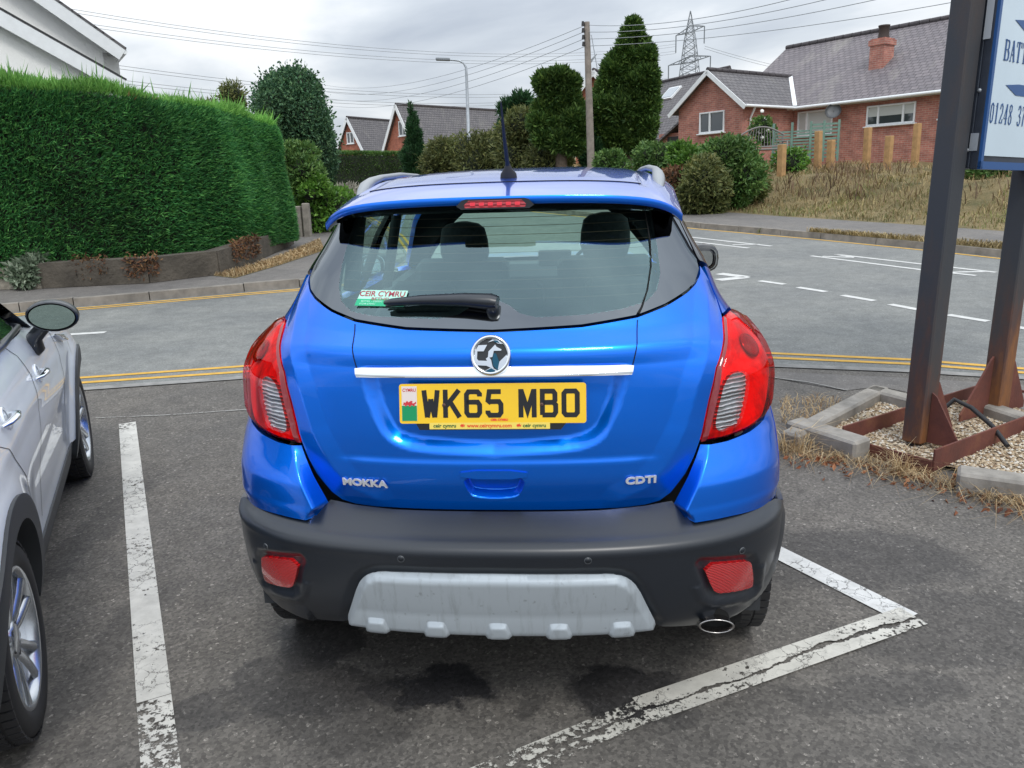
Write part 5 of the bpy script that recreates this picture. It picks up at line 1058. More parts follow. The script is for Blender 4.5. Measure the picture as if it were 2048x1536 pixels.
for sg in (1, -1):
    bsd = skin(MN, 'body_side', SD, M['pale'], mc, 0., d_m, g=.022, skirt=.03, side=sg, gap=0)
    # doors: shut lines following the bodywork
    for pl in ([(1.505, 1.075), (1.575, 1.02), (1.60, .93), (1.55, .83), (1.46, .72), (1.38, .58), (1.35, .42)], [(2.32, 1.03), (2.37, .92), (2.39, .75), (2.37, .58), (2.30, .42)], [(.46, 1.09), (.60, .98), (.86, .86), (1.03, .70), (1.08, .55), (1.10, .42)]):
        q = myz(pl); q2 = [(a+.006, b) for a, b in q]; skin(MN, 'door_gap', q+q2[::-1], M['void'], mc, .0012, d_m, g=.03, skirt=0, gap=0, side=sg)
    for cy in (.62, 2.98):
        oo = arch(cy, .31, .455, -.12, math.pi+.12, 30); ii = arch(cy, .31, .372, -.12, math.pi+.12, 30)
        skin(MN, 'arch_cladding', myz([(y, max(.24, z)) for y, z in oo]+[(y, max(.24, z)) for y, z in ii[::-1]]), M['clad'], mc, .012, d_m, g=.018, skirt=.06, side=sg)
    skin(MN, 'sill_cladding', myz([(1.04, .22), (2.56, .22), (2.56, .365), (1.04, .365)]), M['clad'], mc, .006, g=.05, skirt=.04, side=sg)
    # glasshouse
    skin(MN, 'side_window', myz([(.55, 1.115), (1.47, 1.092), (1.47, 1.42), (.62, 1.42)]), M['darkglass'], mc, -.004, g=.06, skirt=.01, side=sg)
    skin(MN, 'side_window', myz([(1.52, 1.090), (2.24, 1.062), (2.28, 1.09), (1.88, 1.38), (1.74, 1.42), (1.52, 1.42)]), M['darkglass'], mc, -.004, g=.06, skirt=.01, side=sg)
    skin(MN, 'pillar_trim', myz([(1.46, 1.09), (1.53, 1.09), (1.53, 1.44), (1.46, 1.44)]), M['gloss_black'], mc, 0, g=.04, skirt=.01, side=sg)
    mb = MB(); wl = [(.5, 1.108), (1.0, 1.098), (1.5, 1.083), (2.0, 1.066), (2.35, 1.045)]; q = [MN.raw(np.array([sg*my(y, z)]), np.array([z]))[0]+np.array([sg*.006, 0, 0]) for y, z in wl]; mb.tube(q, .013, 8); mb.build('window_trim', M['blackpl'], mc)
    mb = MB(); q = [MN.raw(np.array([sg*my(y, z)]), np.array([z]))[0]+np.array([sg*.004, 0, .004]) for y, z in ((2.33, 1.05), (2.16, 1.18), (1.92, 1.36), (1.80, 1.44))]; mb.tube(q, [.022, .02, .02, .02], 8); mb.build('pillar_trim', M['gloss_black'], mc)
    # door handles with their escutcheons
    for y, z in ((1.72, .905), (.97, .93)):
        P0, U0, V0, n0 = local(MN, sg*my(y, z), z, .002); T0 = np.array([0, 1., 0]); T0 = nrmz(T0-n0*(T0@n0)); mb = MB()
        mb.tube([P0-T0*.085+n0*.002, P0-T0*.06+n0*.020, P0+T0*.0+n0*.032, P0+T0*.055+n0*.026, P0+T0*.085+n0*.004], [.008, .014, .016, .015, .009], 10, flat=.6); hd = mb.build('door_handle', M['chrome'], mc)
        mb = MB(); mb.lathe(P0+T0*.02-n0*.003, n0, [(0, .042), (.006, .040), (.003, .030)], 24); mb.build('handle_cup', M['pale'], hd)
    # mirror
    ctr = np.array([sg*.893, 1.86, 1.125]); mb = MB(); nn_ = 22; V = []
    for h, r in ((-.055, .90), (-.05, .97), (-.03, 1.), (.02, .98), (.06, .80), (.085, .5)):
        for k_ in range(nn_): an = 2*math.pi*k_/nn_; V.append(ctr+np.array([.098*r*math.cos(an)*sg, h+.02*math.cos(an), .066*r*math.sin(an)-.012*r*math.cos(an)]))
    mb.add(V, [(i*nn_+k_, i*nn_+(k_+1) % nn_, (i+1)*nn_+(k_+1) % nn_, (i+1)*nn_+k_) for i in range(5) for k_ in range(nn_)], 0, True); mb.add(V[-nn_:], [tuple(range(nn_))])
    mb.tube([(sg*.775, 1.93, .965), (sg*.80, 1.90, .985), (sg*.80, 1.89, 1.03), (sg*.85, 1.87, 1.08)], [.036, .034, .032, .028], 12); dm = mb.build('door_mirror', M['blackpl'], mc)
    mb = MB(); V = [ctr+np.array([.083*math.cos(a)*sg, -.0545+.018*math.cos(a), .053*math.sin(a)-.010*math.cos(a)]) for a in np.linspace(0, 2*math.pi, 32, endpoint=False)]; mb.add(V, [tuple(range(32))]); mb.build('mirror_glass', simple('mirror_teal', (.50, .68, .66), .01, metal=1.), dm)
    # side vent on the front wing
    P0, U0, V0, n0 = local(MN, sg*my(2.52, .90), .90, .008+float(d_m(np.array([sg*my(2.52, .9)]), np.array([.9]))[0])); T0 = nrmz(np.array([0, 1., -.35])-n0*0); mb = MB(); mb.tube([P0-T0*.13, P0-T0*.05+n0*.008, P0+T0*.06+n0*.008, P0+T0*.12], [.006, .026, .026, .008], 8, flat=.4); mb.build('wing_vent', M['chrome'], mc)
    for cy in (.62, 2.98): wheel(mc, sg*.70, cy, .312, sg, .312, .224, .205)
mb = MB(); mb.box((0, 1.9, .30), (1.30, 3.0, .16)); mb.build('underbody', M['void'], mc)
V = []; rw = [(.40, 1.44), (.6, 1.475), (1.1, 1.50), (1.6, 1.485), (1.85, 1.44)]; S_ = np.linspace(-1, 1, 17)
for y, z in rw:
    for a in S_: V.append((a*.635, y, z-.035*a*a-.05*abs(a)**8))
fast('roof', V, [(j*17+i, j*17+i+1, (j+1)*17+i+1, (j+1)*17+i) for j in range(4) for i in range(16)], M['gloss_black'], mc, True)
V = []; rw = [(1.86, 1.435), (2.1, 1.28), (2.40, 1.10), (2.52, 1.03)]
for y, z in rw:
    for a in S_: V.append((a*(.60+.14*(1.44-z)/.4), y-.25*abs(a)**2.6, z-.02*a*a))
fast('windscreen', V, [(j*17+i, j*17+i+1, (j+1)*17+i+1, (j+1)*17+i) for j in range(3) for i in range(16)], M['darkglass'], mc, True)
V = []; rw = [(2.48, 1.035), (2.8, 1.01), (3.1, .985), (3.4, .93), (3.60, .82), (3.66, .70)]
for y, z in rw:
    for a in S_: V.append((a*(.80-.05*(y-2.5)), y-.36*abs(a)**2.4, z-.045*a*a-.03*abs(a)**8))
fast('bonnet', V, [(j*17+i, j*17+i+1, (j+1)*17+i+1, (j+1)*17+i) for j in range(5) for i in range(16)], M['pale'], mc, True)
V = []; rw = [(.16, 1.09), (.25, 1.2), (.38, 1.36), (.43, 1.43)]
for y, z in rw:
    for a in S_: V.append((a*(.66-.10*(z-1.1)/.33), y+.25*abs(a)**3, z))
fast('rear_window', V, [(j*17+i, j*17+i+1, (j+1)*17+i+1, (j+1)*17+i)[::-1] for j in range(3) for i in range(16)], M['darkglass'], mc, True)
# ------------------------------------------------------------------ plants
def leaves(name, Pt, Nn, L, Wd, mat, parent=None, jit=.6, up=0., fold=.25, kind='leaf'):
    """one small folded blade per point, leaning out of the surface"""
    n = len(Pt); D = Nn+RNG.normal(size=(n, 3))*jit+np.array([0, 0, up]); D /= np.linalg.norm(D, axis=1, keepdims=True)+1e-9
    S_ = np.cross(D, RNG.normal(size=(n, 3))); S_ /= np.linalg.norm(S_, axis=1, keepdims=True)+1e-9; B = np.cross(D, S_)
    l = (L*RNG.uniform(.55, 1.3, n))[:, None]; w = (Wd*RNG.uniform(.6, 1.3, n))[:, None]
    V = np.empty((n, 4, 3)); V[:, 0] = Pt-D*l*.15; V[:, 1] = Pt+D*l*.45+S_*w*.5+B*w*fold; V[:, 2] = Pt+D*l; V[:, 3] = Pt+D*l*.45-S_*w*.5+B*w*fold
    return fast(name, V.reshape(-1, 3), np.arange(4*n).reshape(n, 4), mat, parent)
def blobs_sample(bl, n, depth=.25, clump=0., lo=-.5):
    """points spread through the outer shell of a union of ellipsoids (cx,cy,cz,rx,ry,rz)"""
    bl = np.array(bl, float); ar = (bl[:, 3]*bl[:, 4]+bl[:, 4]*bl[:, 5]+bl[:, 3]*bl[:, 5]); idx = RNG.choice(len(bl), n, p=ar/ar.sum())
    d = RNG.normal(size=(n, 3)); d /= np.linalg.norm(d, axis=1, keepdims=True); r = 1-np.abs(RNG.normal(size=n))*depth; st = RNG.uniform(size=n) < .14; r[st] = 1+np.abs(RNG.normal(size=st.sum()))*.11
    if clump: r += clump*np.sin(d[:, 0]*9+idx)*np.sin(d[:, 1]*8+2*idx)*np.sin(d[:, 2]*9)
    R3 = bl[idx, 3:6]; p = bl[idx, :3]+d*R3*r[:, None]; nn = d/R3; nn /= np.linalg.norm(nn, axis=1, keepdims=True); keep = np.ones(n, bool)
    for i, b in enumerate(bl):
        q = (((p-b[:3])/b[3:6])**2).sum(1); keep &= (q > .45) | (idx == i)
    keep &= p[:, 2] > lo
    return p[keep], nn[keep]
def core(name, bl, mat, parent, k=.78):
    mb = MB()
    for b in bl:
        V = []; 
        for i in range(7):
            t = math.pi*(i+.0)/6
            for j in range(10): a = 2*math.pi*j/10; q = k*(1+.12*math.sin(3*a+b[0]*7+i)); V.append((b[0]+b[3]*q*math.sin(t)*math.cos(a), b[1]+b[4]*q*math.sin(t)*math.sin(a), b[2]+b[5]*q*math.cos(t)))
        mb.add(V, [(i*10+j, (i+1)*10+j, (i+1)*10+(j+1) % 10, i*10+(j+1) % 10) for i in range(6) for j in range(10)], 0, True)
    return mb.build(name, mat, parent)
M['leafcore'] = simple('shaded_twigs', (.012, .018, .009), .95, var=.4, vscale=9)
M['bark'] = simple('bark', (.10, .075, .055), .9, var=.4, vscale=8, bump=.8, bscale=20, bd=.02)
def plant(name, cat, label, base, bl, n, L, Wd, mat, trunk=True, group=None, jit=.7, up=.2, depth=.2, clump=.15, kcore=.74, tr=.12):
    base = np.array(base, float); r = empty(name, base, label, cat, group); h = max(b[2]+b[5] for b in bl)
    if trunk:
        mb = MB(); mb.tube([(0, 0, -.3), (.03, .02, h*.25), (-.02, .03, h*.55), (0, 0, h*.8)], [tr, tr*.85, tr*.55, tr*.2], 8)
        for i, b in enumerate(bl[:10]): mb.tube([(0, 0, max(.05, b[2]-b[5]*.9)*.6), (b[0]*.5, b[1]*.5, b[2]-b[5]*.5), (b[0]*.85, b[1]*.85, b[2])], [tr*.4, tr*.3, tr*.12], 5)
        mb.build('trunk', M['bark'], r)
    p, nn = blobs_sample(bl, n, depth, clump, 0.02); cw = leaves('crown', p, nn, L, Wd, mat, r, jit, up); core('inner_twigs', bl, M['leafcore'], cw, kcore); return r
def rblobs(n, R, H, z0=0., rr=.5, seed=0, squash=1., taper=0., ry=None):
    g = np.random.default_rng(seed); o = []; ry = R if ry is None else ry
    for i in range(n):
        z = z0+(H-z0)*(i+.5)/n; t = (z-z0)/(H-z0); k = (1-taper*t)*math.sqrt(max(.12, 1-(2*t-1)**2*.55)); a = g.uniform(0, 6.28); q = g.uniform(.25, .62)*k
        s = rr*g.uniform(.8, 1.25)*max(.35, k); o.append((R*q*math.cos(a), ry*q*math.sin(a), z, R*s, ry*s, R*s*squash))
    return o
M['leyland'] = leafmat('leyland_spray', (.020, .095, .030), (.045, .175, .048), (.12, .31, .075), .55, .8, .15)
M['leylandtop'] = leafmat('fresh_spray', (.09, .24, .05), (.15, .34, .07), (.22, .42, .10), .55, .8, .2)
M['ivy'] = leafmat('ivy_leaf', (.028, .075, .040), (.055, .13, .062), (.11, .20, .085), .6, 1.1, .2)
M['laurel'] = leafmat('laurel_leaf', (.05, .13, .02), (.09, .20, .03), (.16, .30, .05), .35, 1., .25)
M['shrub'] = leafmat('shrub_leaf', (.045, .11, .028), (.085, .165, .04), (.15, .24, .065), .5, .9, .2)
M['olive'] = leafmat('olive_leaf', (.06, .08, .025), (.11, .13, .04), (.18, .18, .06), .55, .8, .2)
M['cypress'] = leafmat('cypress_spray', (.012, .045, .018), (.022, .075, .025), (.045, .11, .035), .6, .8, .12)
M['pine'] = leafmat('conifer_spray', (.024, .060, .014), (.055, .115, .022), (.12, .19, .04), .6, .5, .12)
M['brownleaf'] = leafmat('brown_leaf', (.10, .045, .03), (.16, .08, .04), (.22, .13, .06), .7, 1., .2)
# hedge: a long clipped run of conifer with a rounded end
HP = [np.array(a, float) for a in ((-15.5, 11.8), (-12.0, 11.9), (-9.2, 12.0), (-7.2, 12.15), (-6.05, 12.6), (-5.40, 13.6), (-5.1, 15.0), (-5.05, 16.3))]; HT = [3.0, 3.0, 3.0, 2.92, 2.82, 2.68, 2.5, 2.3]
def hedge(label, HP, HT, hw, z0, n, L, Wd, mat, topmat, stems=True, gfun=g3, rnd=.35):
    H3 = [np.r_[p, h] for p, h in zip(HP, HT)]
    for _ in range(3): H3 = [H3[0]]+[q for a, b in zip(H3[:-1], H3[1:]) for q in (a*.75+b*.25, a*.25+b*.75)]+[H3[-1]]
    HP = [p[:2] for p in H3]; HT = [p[2] for p in H3]
    dd = dens(HP, .25); T_ = [np.linalg.norm(HP[i+1]-HP[i]) for i in range(len(HP)-1)]; cum = np.r_[0, np.cumsum(T_)]; r = empty('hedge', (0, 0, 0), label, 'hedge')
    def pos(t):
        x = np.interp(t, cum, [p[0] for p in HP]); y = np.interp(t, cum, [p[1] for p in HP]); h = np.interp(t, cum, HT); return x, y, h
    def surf(t, u):   # u: 0 front foot .. 1 back foot round the profile
        x, y, h = pos(t); x2, y2, _ = pos(t+.18); x1, y1, _ = pos(t-.18); tx, ty = x2-x1, y2-y1; m = np.hypot(tx, ty); tx, ty = tx/m, ty/m; nx, ny = ty, -tx
        e = np.clip(cum[-1]-t, 0, hw); w_ = hw*np.sqrt(np.clip(1-(1-e/hw)**2, .0, 1))*(1+.04*np.sin(t*3.1)+.03*np.sin(t*7.7)); h = h-.35*(1-np.sqrt(np.clip(1-(1-e/hw)**2, 0, 1)))+.05*np.sin(t*2.3)+.03*np.sin(t*6.1)
        a = np.pi*u; ca = np.sign(np.cos(a))*np.abs(np.cos(a))**rnd; sa = np.sin(a)**rnd; bul = 1+.05*np.sin(sa*4+t*1.7)
        return np.stack([x+nx*w_*ca*bul, y+ny*w_*ca*bul, z0+(h-z0)*sa], -1)
    def W3(q): return np.stack([q[..., 0], math.cos(SLOPE)*q[..., 1]-math.sin(SLOPE)*q[..., 2], math.sin(SLOPE)*q[..., 1]+math.cos(SLOPE)*q[..., 2]], -1) if gfun is g3 else q
    t = RNG.uniform(.1, cum[-1], n); fz_ = RNG.uniform(0, .985, n); u = np.arcsin(fz_**(1/rnd))/np.pi; tp0 = RNG.uniform(size=n) < .25; u[tp0] = RNG.uniform(.18, .8, tp0.sum()); e = .02
    end = RNG.uniform(size=n) < .12; t[end] = cum[-1]-RNG.uniform(0, hw, end.sum())**1.0
    p = surf(t, u); pt = surf(np.minimum(t+e, cum[-1]), u)-surf(t-e, u); pu = surf(t, np.clip(u+.004, 0, 1))-surf(t, np.clip(u-.004, 0, 1)); nn = np.cross(pu, pt); nn /= np.linalg.norm(nn, axis=1, keepdims=True)+1e-9
    cen = np.stack([*pos(t)[:2], np.full(n, 1.2)], -1); fl = (nn*(p-cen)).sum(1) < 0; nn[fl] *= -1
    p = p-nn*np.abs(RNG.normal(size=n))[:, None]*.05+nn*(.035*np.sin(p[:, 0:1]*5+p[:, 2:3]*4)); top = p[:, 2] > pos(t)[2]-.16
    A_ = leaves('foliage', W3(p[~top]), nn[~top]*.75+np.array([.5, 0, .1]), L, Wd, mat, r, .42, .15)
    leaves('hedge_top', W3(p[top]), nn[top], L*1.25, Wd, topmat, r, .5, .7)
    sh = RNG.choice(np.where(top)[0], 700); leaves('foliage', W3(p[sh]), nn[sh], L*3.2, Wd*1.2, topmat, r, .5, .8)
    bm = (~top) & (np.sin(p[:, 0]*1.7+1.2)*np.sin(p[:, 2]*2.6+.4)*np.sin(p[:, 0]*.9+p[:, 2]) > .62); bi = np.where(bm)[0][::3]; leaves('brown_patch', W3(p[bi]+nn[bi]*.02), nn[bi], L, Wd, M['brownleaf'], r, .6, .1)
    tt = np.linspace(.0, cum[-1]-.001, 90); uu = np.linspace(.0, 1., 24); TT, UU = np.meshgrid(tt, uu, indexing='ij'); q = surf(TT, UU); c2 = np.stack([*pos(TT)[:2], np.full(TT.shape, 1.3)], -1); q = c2+(q-c2)*np.array([.88, .88, .93]); q[..., 2] = np.maximum(q[..., 2], z0-.05)
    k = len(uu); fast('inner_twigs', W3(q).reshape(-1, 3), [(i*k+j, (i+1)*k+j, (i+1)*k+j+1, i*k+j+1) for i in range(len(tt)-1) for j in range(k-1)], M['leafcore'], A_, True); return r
hg = hedge('tall clipped dark green conifer hedge above the low wall', HP, HT, 1.0, .24, 230000, .095, .017, M['leyland'], M['leylandtop'])
# ------------------------------------------------------------------ street furniture, bank, wires
M['galv'] = simple('galvanised_steel', (.40, .43, .46), .55, metal=.5, var=.15, vscale=5)
def upright(px, py, Y): q = at(px, py, Y); return q
# lamp post
bq = at(940.5, 352, 33); bq0 = np.array([bq[0], bq[1], gz(33)]); tp = at(933, 150, 33); lp = empty('street_lamp', tuple(bq0), 'grey street lamp with a curved arm pointing left, behind the blue car', 'street lamp'); h_ = tp[2]-bq0[2]; dx = tp[0]-bq0[0]
arm = [at(932, 135, 33), at(927, 126, 33), at(918, 121.5, 33), at(905, 120, 33), at(893, 119.5, 33)]
mb = MB(); mb.tube([(0, 0, -.3), (0, 0, 1.3), (.0, 0, 1.32), (dx*.9, 0, h_)]+[tuple(a-bq0) for a in arm], [.10, .10, .075, .055, .045, .04, .038, .035, .032], 10); mb.build('pole', M['galv'], lp)
hd = at(892, 119.5, 33)-bq0; mb = MB(); mb.box(hd+np.array([-.12, 0, .02]), (.55, .22, .10), nrmz((1, 0, -.06)), (0, 1, 0), None, 0, .035); mb.build('lamp_head', simple('lamp_head_grey', (.22, .24, .26), .5), lp)
# triangular sign seen from behind
sg_ = at(934, 309, 32.7); r = empty('road_sign', tuple(sg_), 'grey back of a triangular road sign fixed on the lamp post', 'road sign'); mb = MB(); mb.prism([(-.33, -.28), (.33, -.28), (0, .30)], np.array([0, .03, 0]), (1, 0, 0), (0, 0, 1), .02); mb.build('sign_plate', simple('sign_back', (.30, .32, .35), .5, metal=.3), r); mb = MB(); [mb.box((0, .06, z), (.5, .03, .04)) for z in (-.12, .08)]; mb.build('sign_bracket', M['galv'], r)
# wooden utility pole with stay and insulators
pY = 27.; pb = at(1184, 352, pY); pt_ = at(1173.5, 44, pY); pz = pt_[2]-pb[2]+1; O = np.array([pb[0], pb[1], pb[2]-1]); up = empty('utility_pole', tuple(O), 'tall weathered wooden utility pole between the conifers', 'utility pole')
M['polewood'] = simple('weathered_pole', (.25, .215, .185), .9, var=.3, vscale=4, bump=.5, bscale=12, bd=.02)
tv = pt_-O; mb = MB(); mb.tube([(0, 0, 0), tuple(tv*.5), tuple(tv)], [.135, .115, .09], 12); mb.build('pole', M['polewood'], up)
for i in range(4):
    mb = MB(); q = tv*(1-.02-i*.035)+np.array([-.13, -.05, 0]); mb.tube([q, q+np.array([0, 0, .13])], [.05, .035], 8); mb.box(q+np.array([.06, 0, .02]), (.14, .03, .03)); mb.build('insulator', M['darkframe'], up)
s1 = at(1195, 140, pY)-O; mb = MB(); mb.tube([tv*.93, at(1183, 70, pY)-O, s1], .015, 5); mb.tube([tv*(1-.23), at(1193, 108, pY)-O], .02, 5); mb.tube([at(1182, 120, pY)-O, at(1193, 108, pY)-O], .015, 5); mb.build('stay', M['galv'], up)
# pylon
M['pyl'] = simple('pylon_steel', (.20, .22, .24), .6, metal=.3)
PY = 190.; tp = at(1381, 22, PY); by = 6.; O = np.array([tp[0], tp[1], by]); py = empty('electricity_pylon', tuple(O), 'tall steel lattice electricity pylon on the skyline', 'pylon'); Hp = tp[2]-by
def lat(mb, w0, z0, w1, z1, n, r=.10):
    zs = np.linspace(z0, z1, n+1); C4 = [(-1, -1), (1, -1), (1, 1), (-1, 1)]
    for i in range(n):
        wa = w0+(w1-w0)*i/n; wb_ = w0+(w1-w0)*(i+1)/n
        for j in range(4):
            a, b = C4[j], C4[(j+1) % 4]; A0 = (a[0]*wa, a[1]*wa, zs[i]); A1 = (a[0]*wb_, a[1]*wb_, zs[i+1]); B0 = (b[0]*wa, b[1]*wa, zs[i]); B1 = (b[0]*wb_, b[1]*wb_, zs[i+1])
            mb.tube([A0, A1], r*1.5, 4, cap=False); mb.tube([A0, B1], r, 4, cap=False); mb.tube([B0, A1], r, 4, cap=False); mb.tube([A1, B1], r, 4, cap=False)
mb = MB(); zf = lambda py_: at(1381, py_, PY)[2]-by
lat(mb, 3.8, 0, 1.9, zf(150), 4, .07); lat(mb, 1.9, zf(150), 1.1, zf(80), 5, .045); lat(mb, 1.1, zf(80), .65, zf(55), 2, .04); lat(mb, .65, zf(55), .05, Hp, 2, .04); mb.build('tower', M['pyl'], py)
for (pl, pr, pz_, ins) in ((1352, 1409, 68, 105), (1337, 1421, 128, 158)):
    mb = MB(); c0 = at(1381, pz_-16, PY)-O; c1 = at(1380, pz_-3, PY)-O
    for px, dy in ((pl, 3), (pr, -16)):
        tip = at(px, pz_+dy, PY)-O
        for yo in (-1, 1): mb.tube([tip, c0+np.array([0, yo, 0])], .07, 4); mb.tube([tip, c1+np.array([0, yo, 0])], .07, 4)
        for f in (.3, .55, .8): mb.tube([tip*(1-f)+c0*f, tip*(1-f+.1)+c1*(f-.1)], .07, 4)
    ar = mb.build('crossarm', M['pyl'], py)
    for px, dy in ((pl, 3), (pr, -16)):
        tip = at(px, pz_+dy, PY)-O; mb = MB(); mb.tube([tip, tip-Z3*3.6], .13, 5); mb.build('insulator_string', M['pyl'], ar)
# wires: sagging cables between real end points
M['wire'] = simple('cable', (.30, .32, .34), .6)
def wire(label, A, B, sag, r, group, name='power_line'):
    A = np.array(A, float); B = np.array(B, float); mb = MB(); n = 22; mb.tube([A+(B-A)*i/n-Z3*4*sag*(i/n)*(1-i/n) for i in range(n+1)], r, 4, cap=False); return tag(mb.build(name, M['wire']), label, 'power line', group)
def wl(pts): return pts
for i, (pL, pR, lb) in enumerate((((130, -8), (1352, 92), 'uppermost'), ((60, 8), (1352, 106), 'second'), ((260, 117), (1337, 160), 'third'), ((250, 148), (1337, 172), 'lowest'))):
    for j in (0, 1):
        for k_, off in ((0, 0),): 
            A = at(pL[0]-260, pL[1]-22+j*7, 95); B = at(pR[0]-(j*0), pR[1]-4+j*5, PY); wire('high voltage cable, %s cable of the %s pair crossing the left sky' % (('upper', 'lower')[j], lb), A, B, 4.2, .030, 'high voltage cables')
    for f in (.40, .62): 
        pass
for j, (a, b) in enumerate((((1409, 92), (1620, 128)), ((1421, 152), (1620, 168)), ((1409, 97), (1620, 134)))): wire('high voltage cable running right from the pylon behind the bungalow roof, number %s down' % ('one', 'three', 'two')[j], at(*a, PY), at(b[0]+160, b[1]+26, 260), 2., .04, 'high voltage cables')
for j, yy in enumerate((50, 62, 76, 92)):
    A = O*0+at(1172, yy, pY); wire('thin overhead wire from the pole down to the far left, %s of four' % ('top', 'second', 'third', 'bottom')[j], A, at(640, 168+j*13, 62), .9, .009, 'overhead wires from the wooden pole', 'overhead_wire')
for j, (x1, y1) in enumerate(((1480, 0), (1550, 0), (1645, 0), (1816, 0))):
    A = at(1175, 50+j*14, pY); q = at(x1+40, y1-4, 19.); q = A+(q-A)*1.3; wire('thin overhead wire from the pole up to the right, %s of four' % ('top', 'second', 'third', 'bottom')[j], A, q, .25, .008, 'overhead wires from the wooden pole', 'overhead_wire')
wire('lone overhead wire rising from the pole towards the lamp side', at(1172, 60, pY), at(1000, -30, 16), .1, .006, 'overhead wires from the wooden pole', 'overhead_wire') if False else None
# ------------------------------------------------------------------ steel-framed sign on the right
k = NT('rusted_painted_steel'); nz = k.noise(2.2, 7, .7, k.map(k.co(), (1.6, 1.6, .45))); sz = k.n('SeparateXYZ'); k.l(k.co(), sz.inputs[0])
low = k.n('MapRange'); low.inputs['From Min'].default_value = 1.0; low.inputs['From Max'].default_value = .05; k.l(sz.outputs[2], low.inputs['Value'])
m_ = k.math('ADD', nz, k.math('MULTIPLY', low.outputs[0], .30)); k.set(Base_Color=k.ramp(m_, [(.46, (.042, .046, .054)), (.60, (.058, .050, .050)), (.70, (.10, .050, .038)), (.84, (.24, .10, .035))]), Roughness=.72, Metallic=.15); k.bump(k.noise(40, 5, .7), .35, .003); M['rust'] = k.m
k = NT('red_oxide_steel'); k.set(Base_Color=k.ramp(k.noise(3.5, 7, .72), [(.3, (.075, .026, .020)), (.55, (.14, .042, .028)), (.72, (.19, .075, .035))]), Roughness=.8); k.bump(k.noise(45, 5, .7), .5, .004); M['oxide'] = k.m
g1 = gnd(1832, 898); g2 = gnd(1986, 835); dS = nrmz(g2-g1); nS = np.array([dS[1], -dS[0]])      # along the sign; towards the forecourt
sO = g3(*g1); SX = nrmz(GX*dS[0]+GY*dS[1]); SY = nrmz(GX*nS[0]*-1+GY*nS[1]*-1); SY = nrmz(SY-Z3*0); SX0 = nrmz([SX[0], SX[1], 0]); SY0 = np.array([-SX0[1], SX0[0], 0])
ZS = nrmz(Z3+RT*.057); ps_ = empty('forecourt_sign', tuple(sO), 'tall blue and white dealer sign board on two rusty steel posts', 'sign', M=frame_matrix(sO, SX0, SY0, ZS)); Lp = np.linalg.norm(g2-g1)
zs_ = SX[2]*0+ (g3(*g2)-sO)[2]
for i, u in enumerate((0, Lp)):
    mb = MB(); zb = zs_*i+.05
    for (c, d) in (((0, -.058), (.13, .014)), ((0, .058), (.13, .014)), ((0, 0), (.012, .102))): pass
    mb.box((u, 0, (3.9+zb)/2), (.135, .115, 3.9-zb), bev=.008); mb.build('post', M['rust'], ps_)
    # gusset plates at the foot
    mb = MB(); mb.prism([(.072, .03), (.30, .03), (.30, .07), (.10, .36), (.072, .38)], (u, -.03, zb-.02), (1, 0, 0), (0, 0, 1), .012); mb.build('gusset', M['oxide'], ps_)
    mb = MB(); mb.prism([(-.072, .03), (-.40, .03), (-.40, .07), (-.10, .38), (-.072, .40)], (u, .02, zb-.02), (1, 0, 0), (0, 0, 1), .012) if i else mb.prism([(.062, .03), (.26, .03), (.09, .30), (.062, .32)], (u, 0, zb-.02), (0, -1, 0), (0, 0, 1), .012); mb.build('gusset', M['oxide'], ps_)
mb = MB(); tl_ = math.atan2(zs_, Lp); X1 = np.array([math.cos(tl_), 0, math.sin(tl_)]); Z1 = np.array([-math.sin(tl_), 0, math.cos(tl_)])
for v, x0, x1 in ((-.27, -.32, 1.55), (.27, -.32, 1.55)):
    c = X1*(x0+x1)/2+np.array([0, v, .045]); mb.box(c+Z1*.03, (x1-x0, .012, .120), X1, (0, 1, 0), Z1, 0, .002); mb.box(c-Z1*.022+np.array([0, -.03*np.sign(v), 0]), (x1-x0, .07, .010), X1, (0, 1, 0), Z1, 0, .002)
for x0 in (-.32, Lp+.02, 1.55):
    c = X1*x0+np.array([0, 0, .035]); mb.box(c, (.012, .53, .075), X1, (0, 1, 0), Z1, 0, .002); mb.box(c+X1*.05-Z1*.03, (.10, .53, .010), X1, (0, 1, 0), Z1, 0, .002)
mb.box(X1*-.10+np.array([0, 0, .012]), (.42, .50, .012), X1, (0, 1, 0), Z1); mb.box(X1*(Lp)+np.array([0, 0, .012]), (.42, .50, .012), X1, (0, 1, 0), Z1)
mb.build('base_frame', M['oxide'], ps_)
# board
zB = 1.57; Hb = 2.35; x0, x1 = .085, 2.35
M['signwhite'] = simple('sign_white', (.55, .66, .74), .28, coat=.3, var=.05, vscale=2.5); M['signblue'] = simple('sign_blue', (.012, .075, .24), .35); M['signdark'] = simple('sign_case_dark', (.045, .055, .075), .45, metal=.4, var=.3, vscale=6)
mb = MB(); mb.box(((x0+x1)/2, -.085, zB+Hb/2), (x1-x0, .045, Hb), bev=.004); mb.box(((x0+Lp-.08)/2, -.02, zB+Hb/2), (Lp-.08-x0, .084, Hb-.01), bev=.004); bd = mb.build('board_case', M['signdark'], ps_)
mb = MB(); mb.box(((x0+x1)/2+.01, -.111, zB+Hb/2+.03), (x1-x0-.05, .006, Hb-.08)); fc = mb.build('sign_face', M['signwhite'], bd)
mb = MB(); mb.box((x0+.012, -.1145, zB+Hb*.32), (.024, .016, Hb*.64)); mb.box(((x0+x1)/2, -.1145, zB+.02), (x1-x0, .016, .04)); mb.build('frame', M['signblue'], bd)
mb = MB(); mb.box((x0-.003, -.075, zB+1.45), (.004, .035, 1.6)); mb.build('pale_edge', simple('pale_edge', (.42, .45, .48), .4), bd)
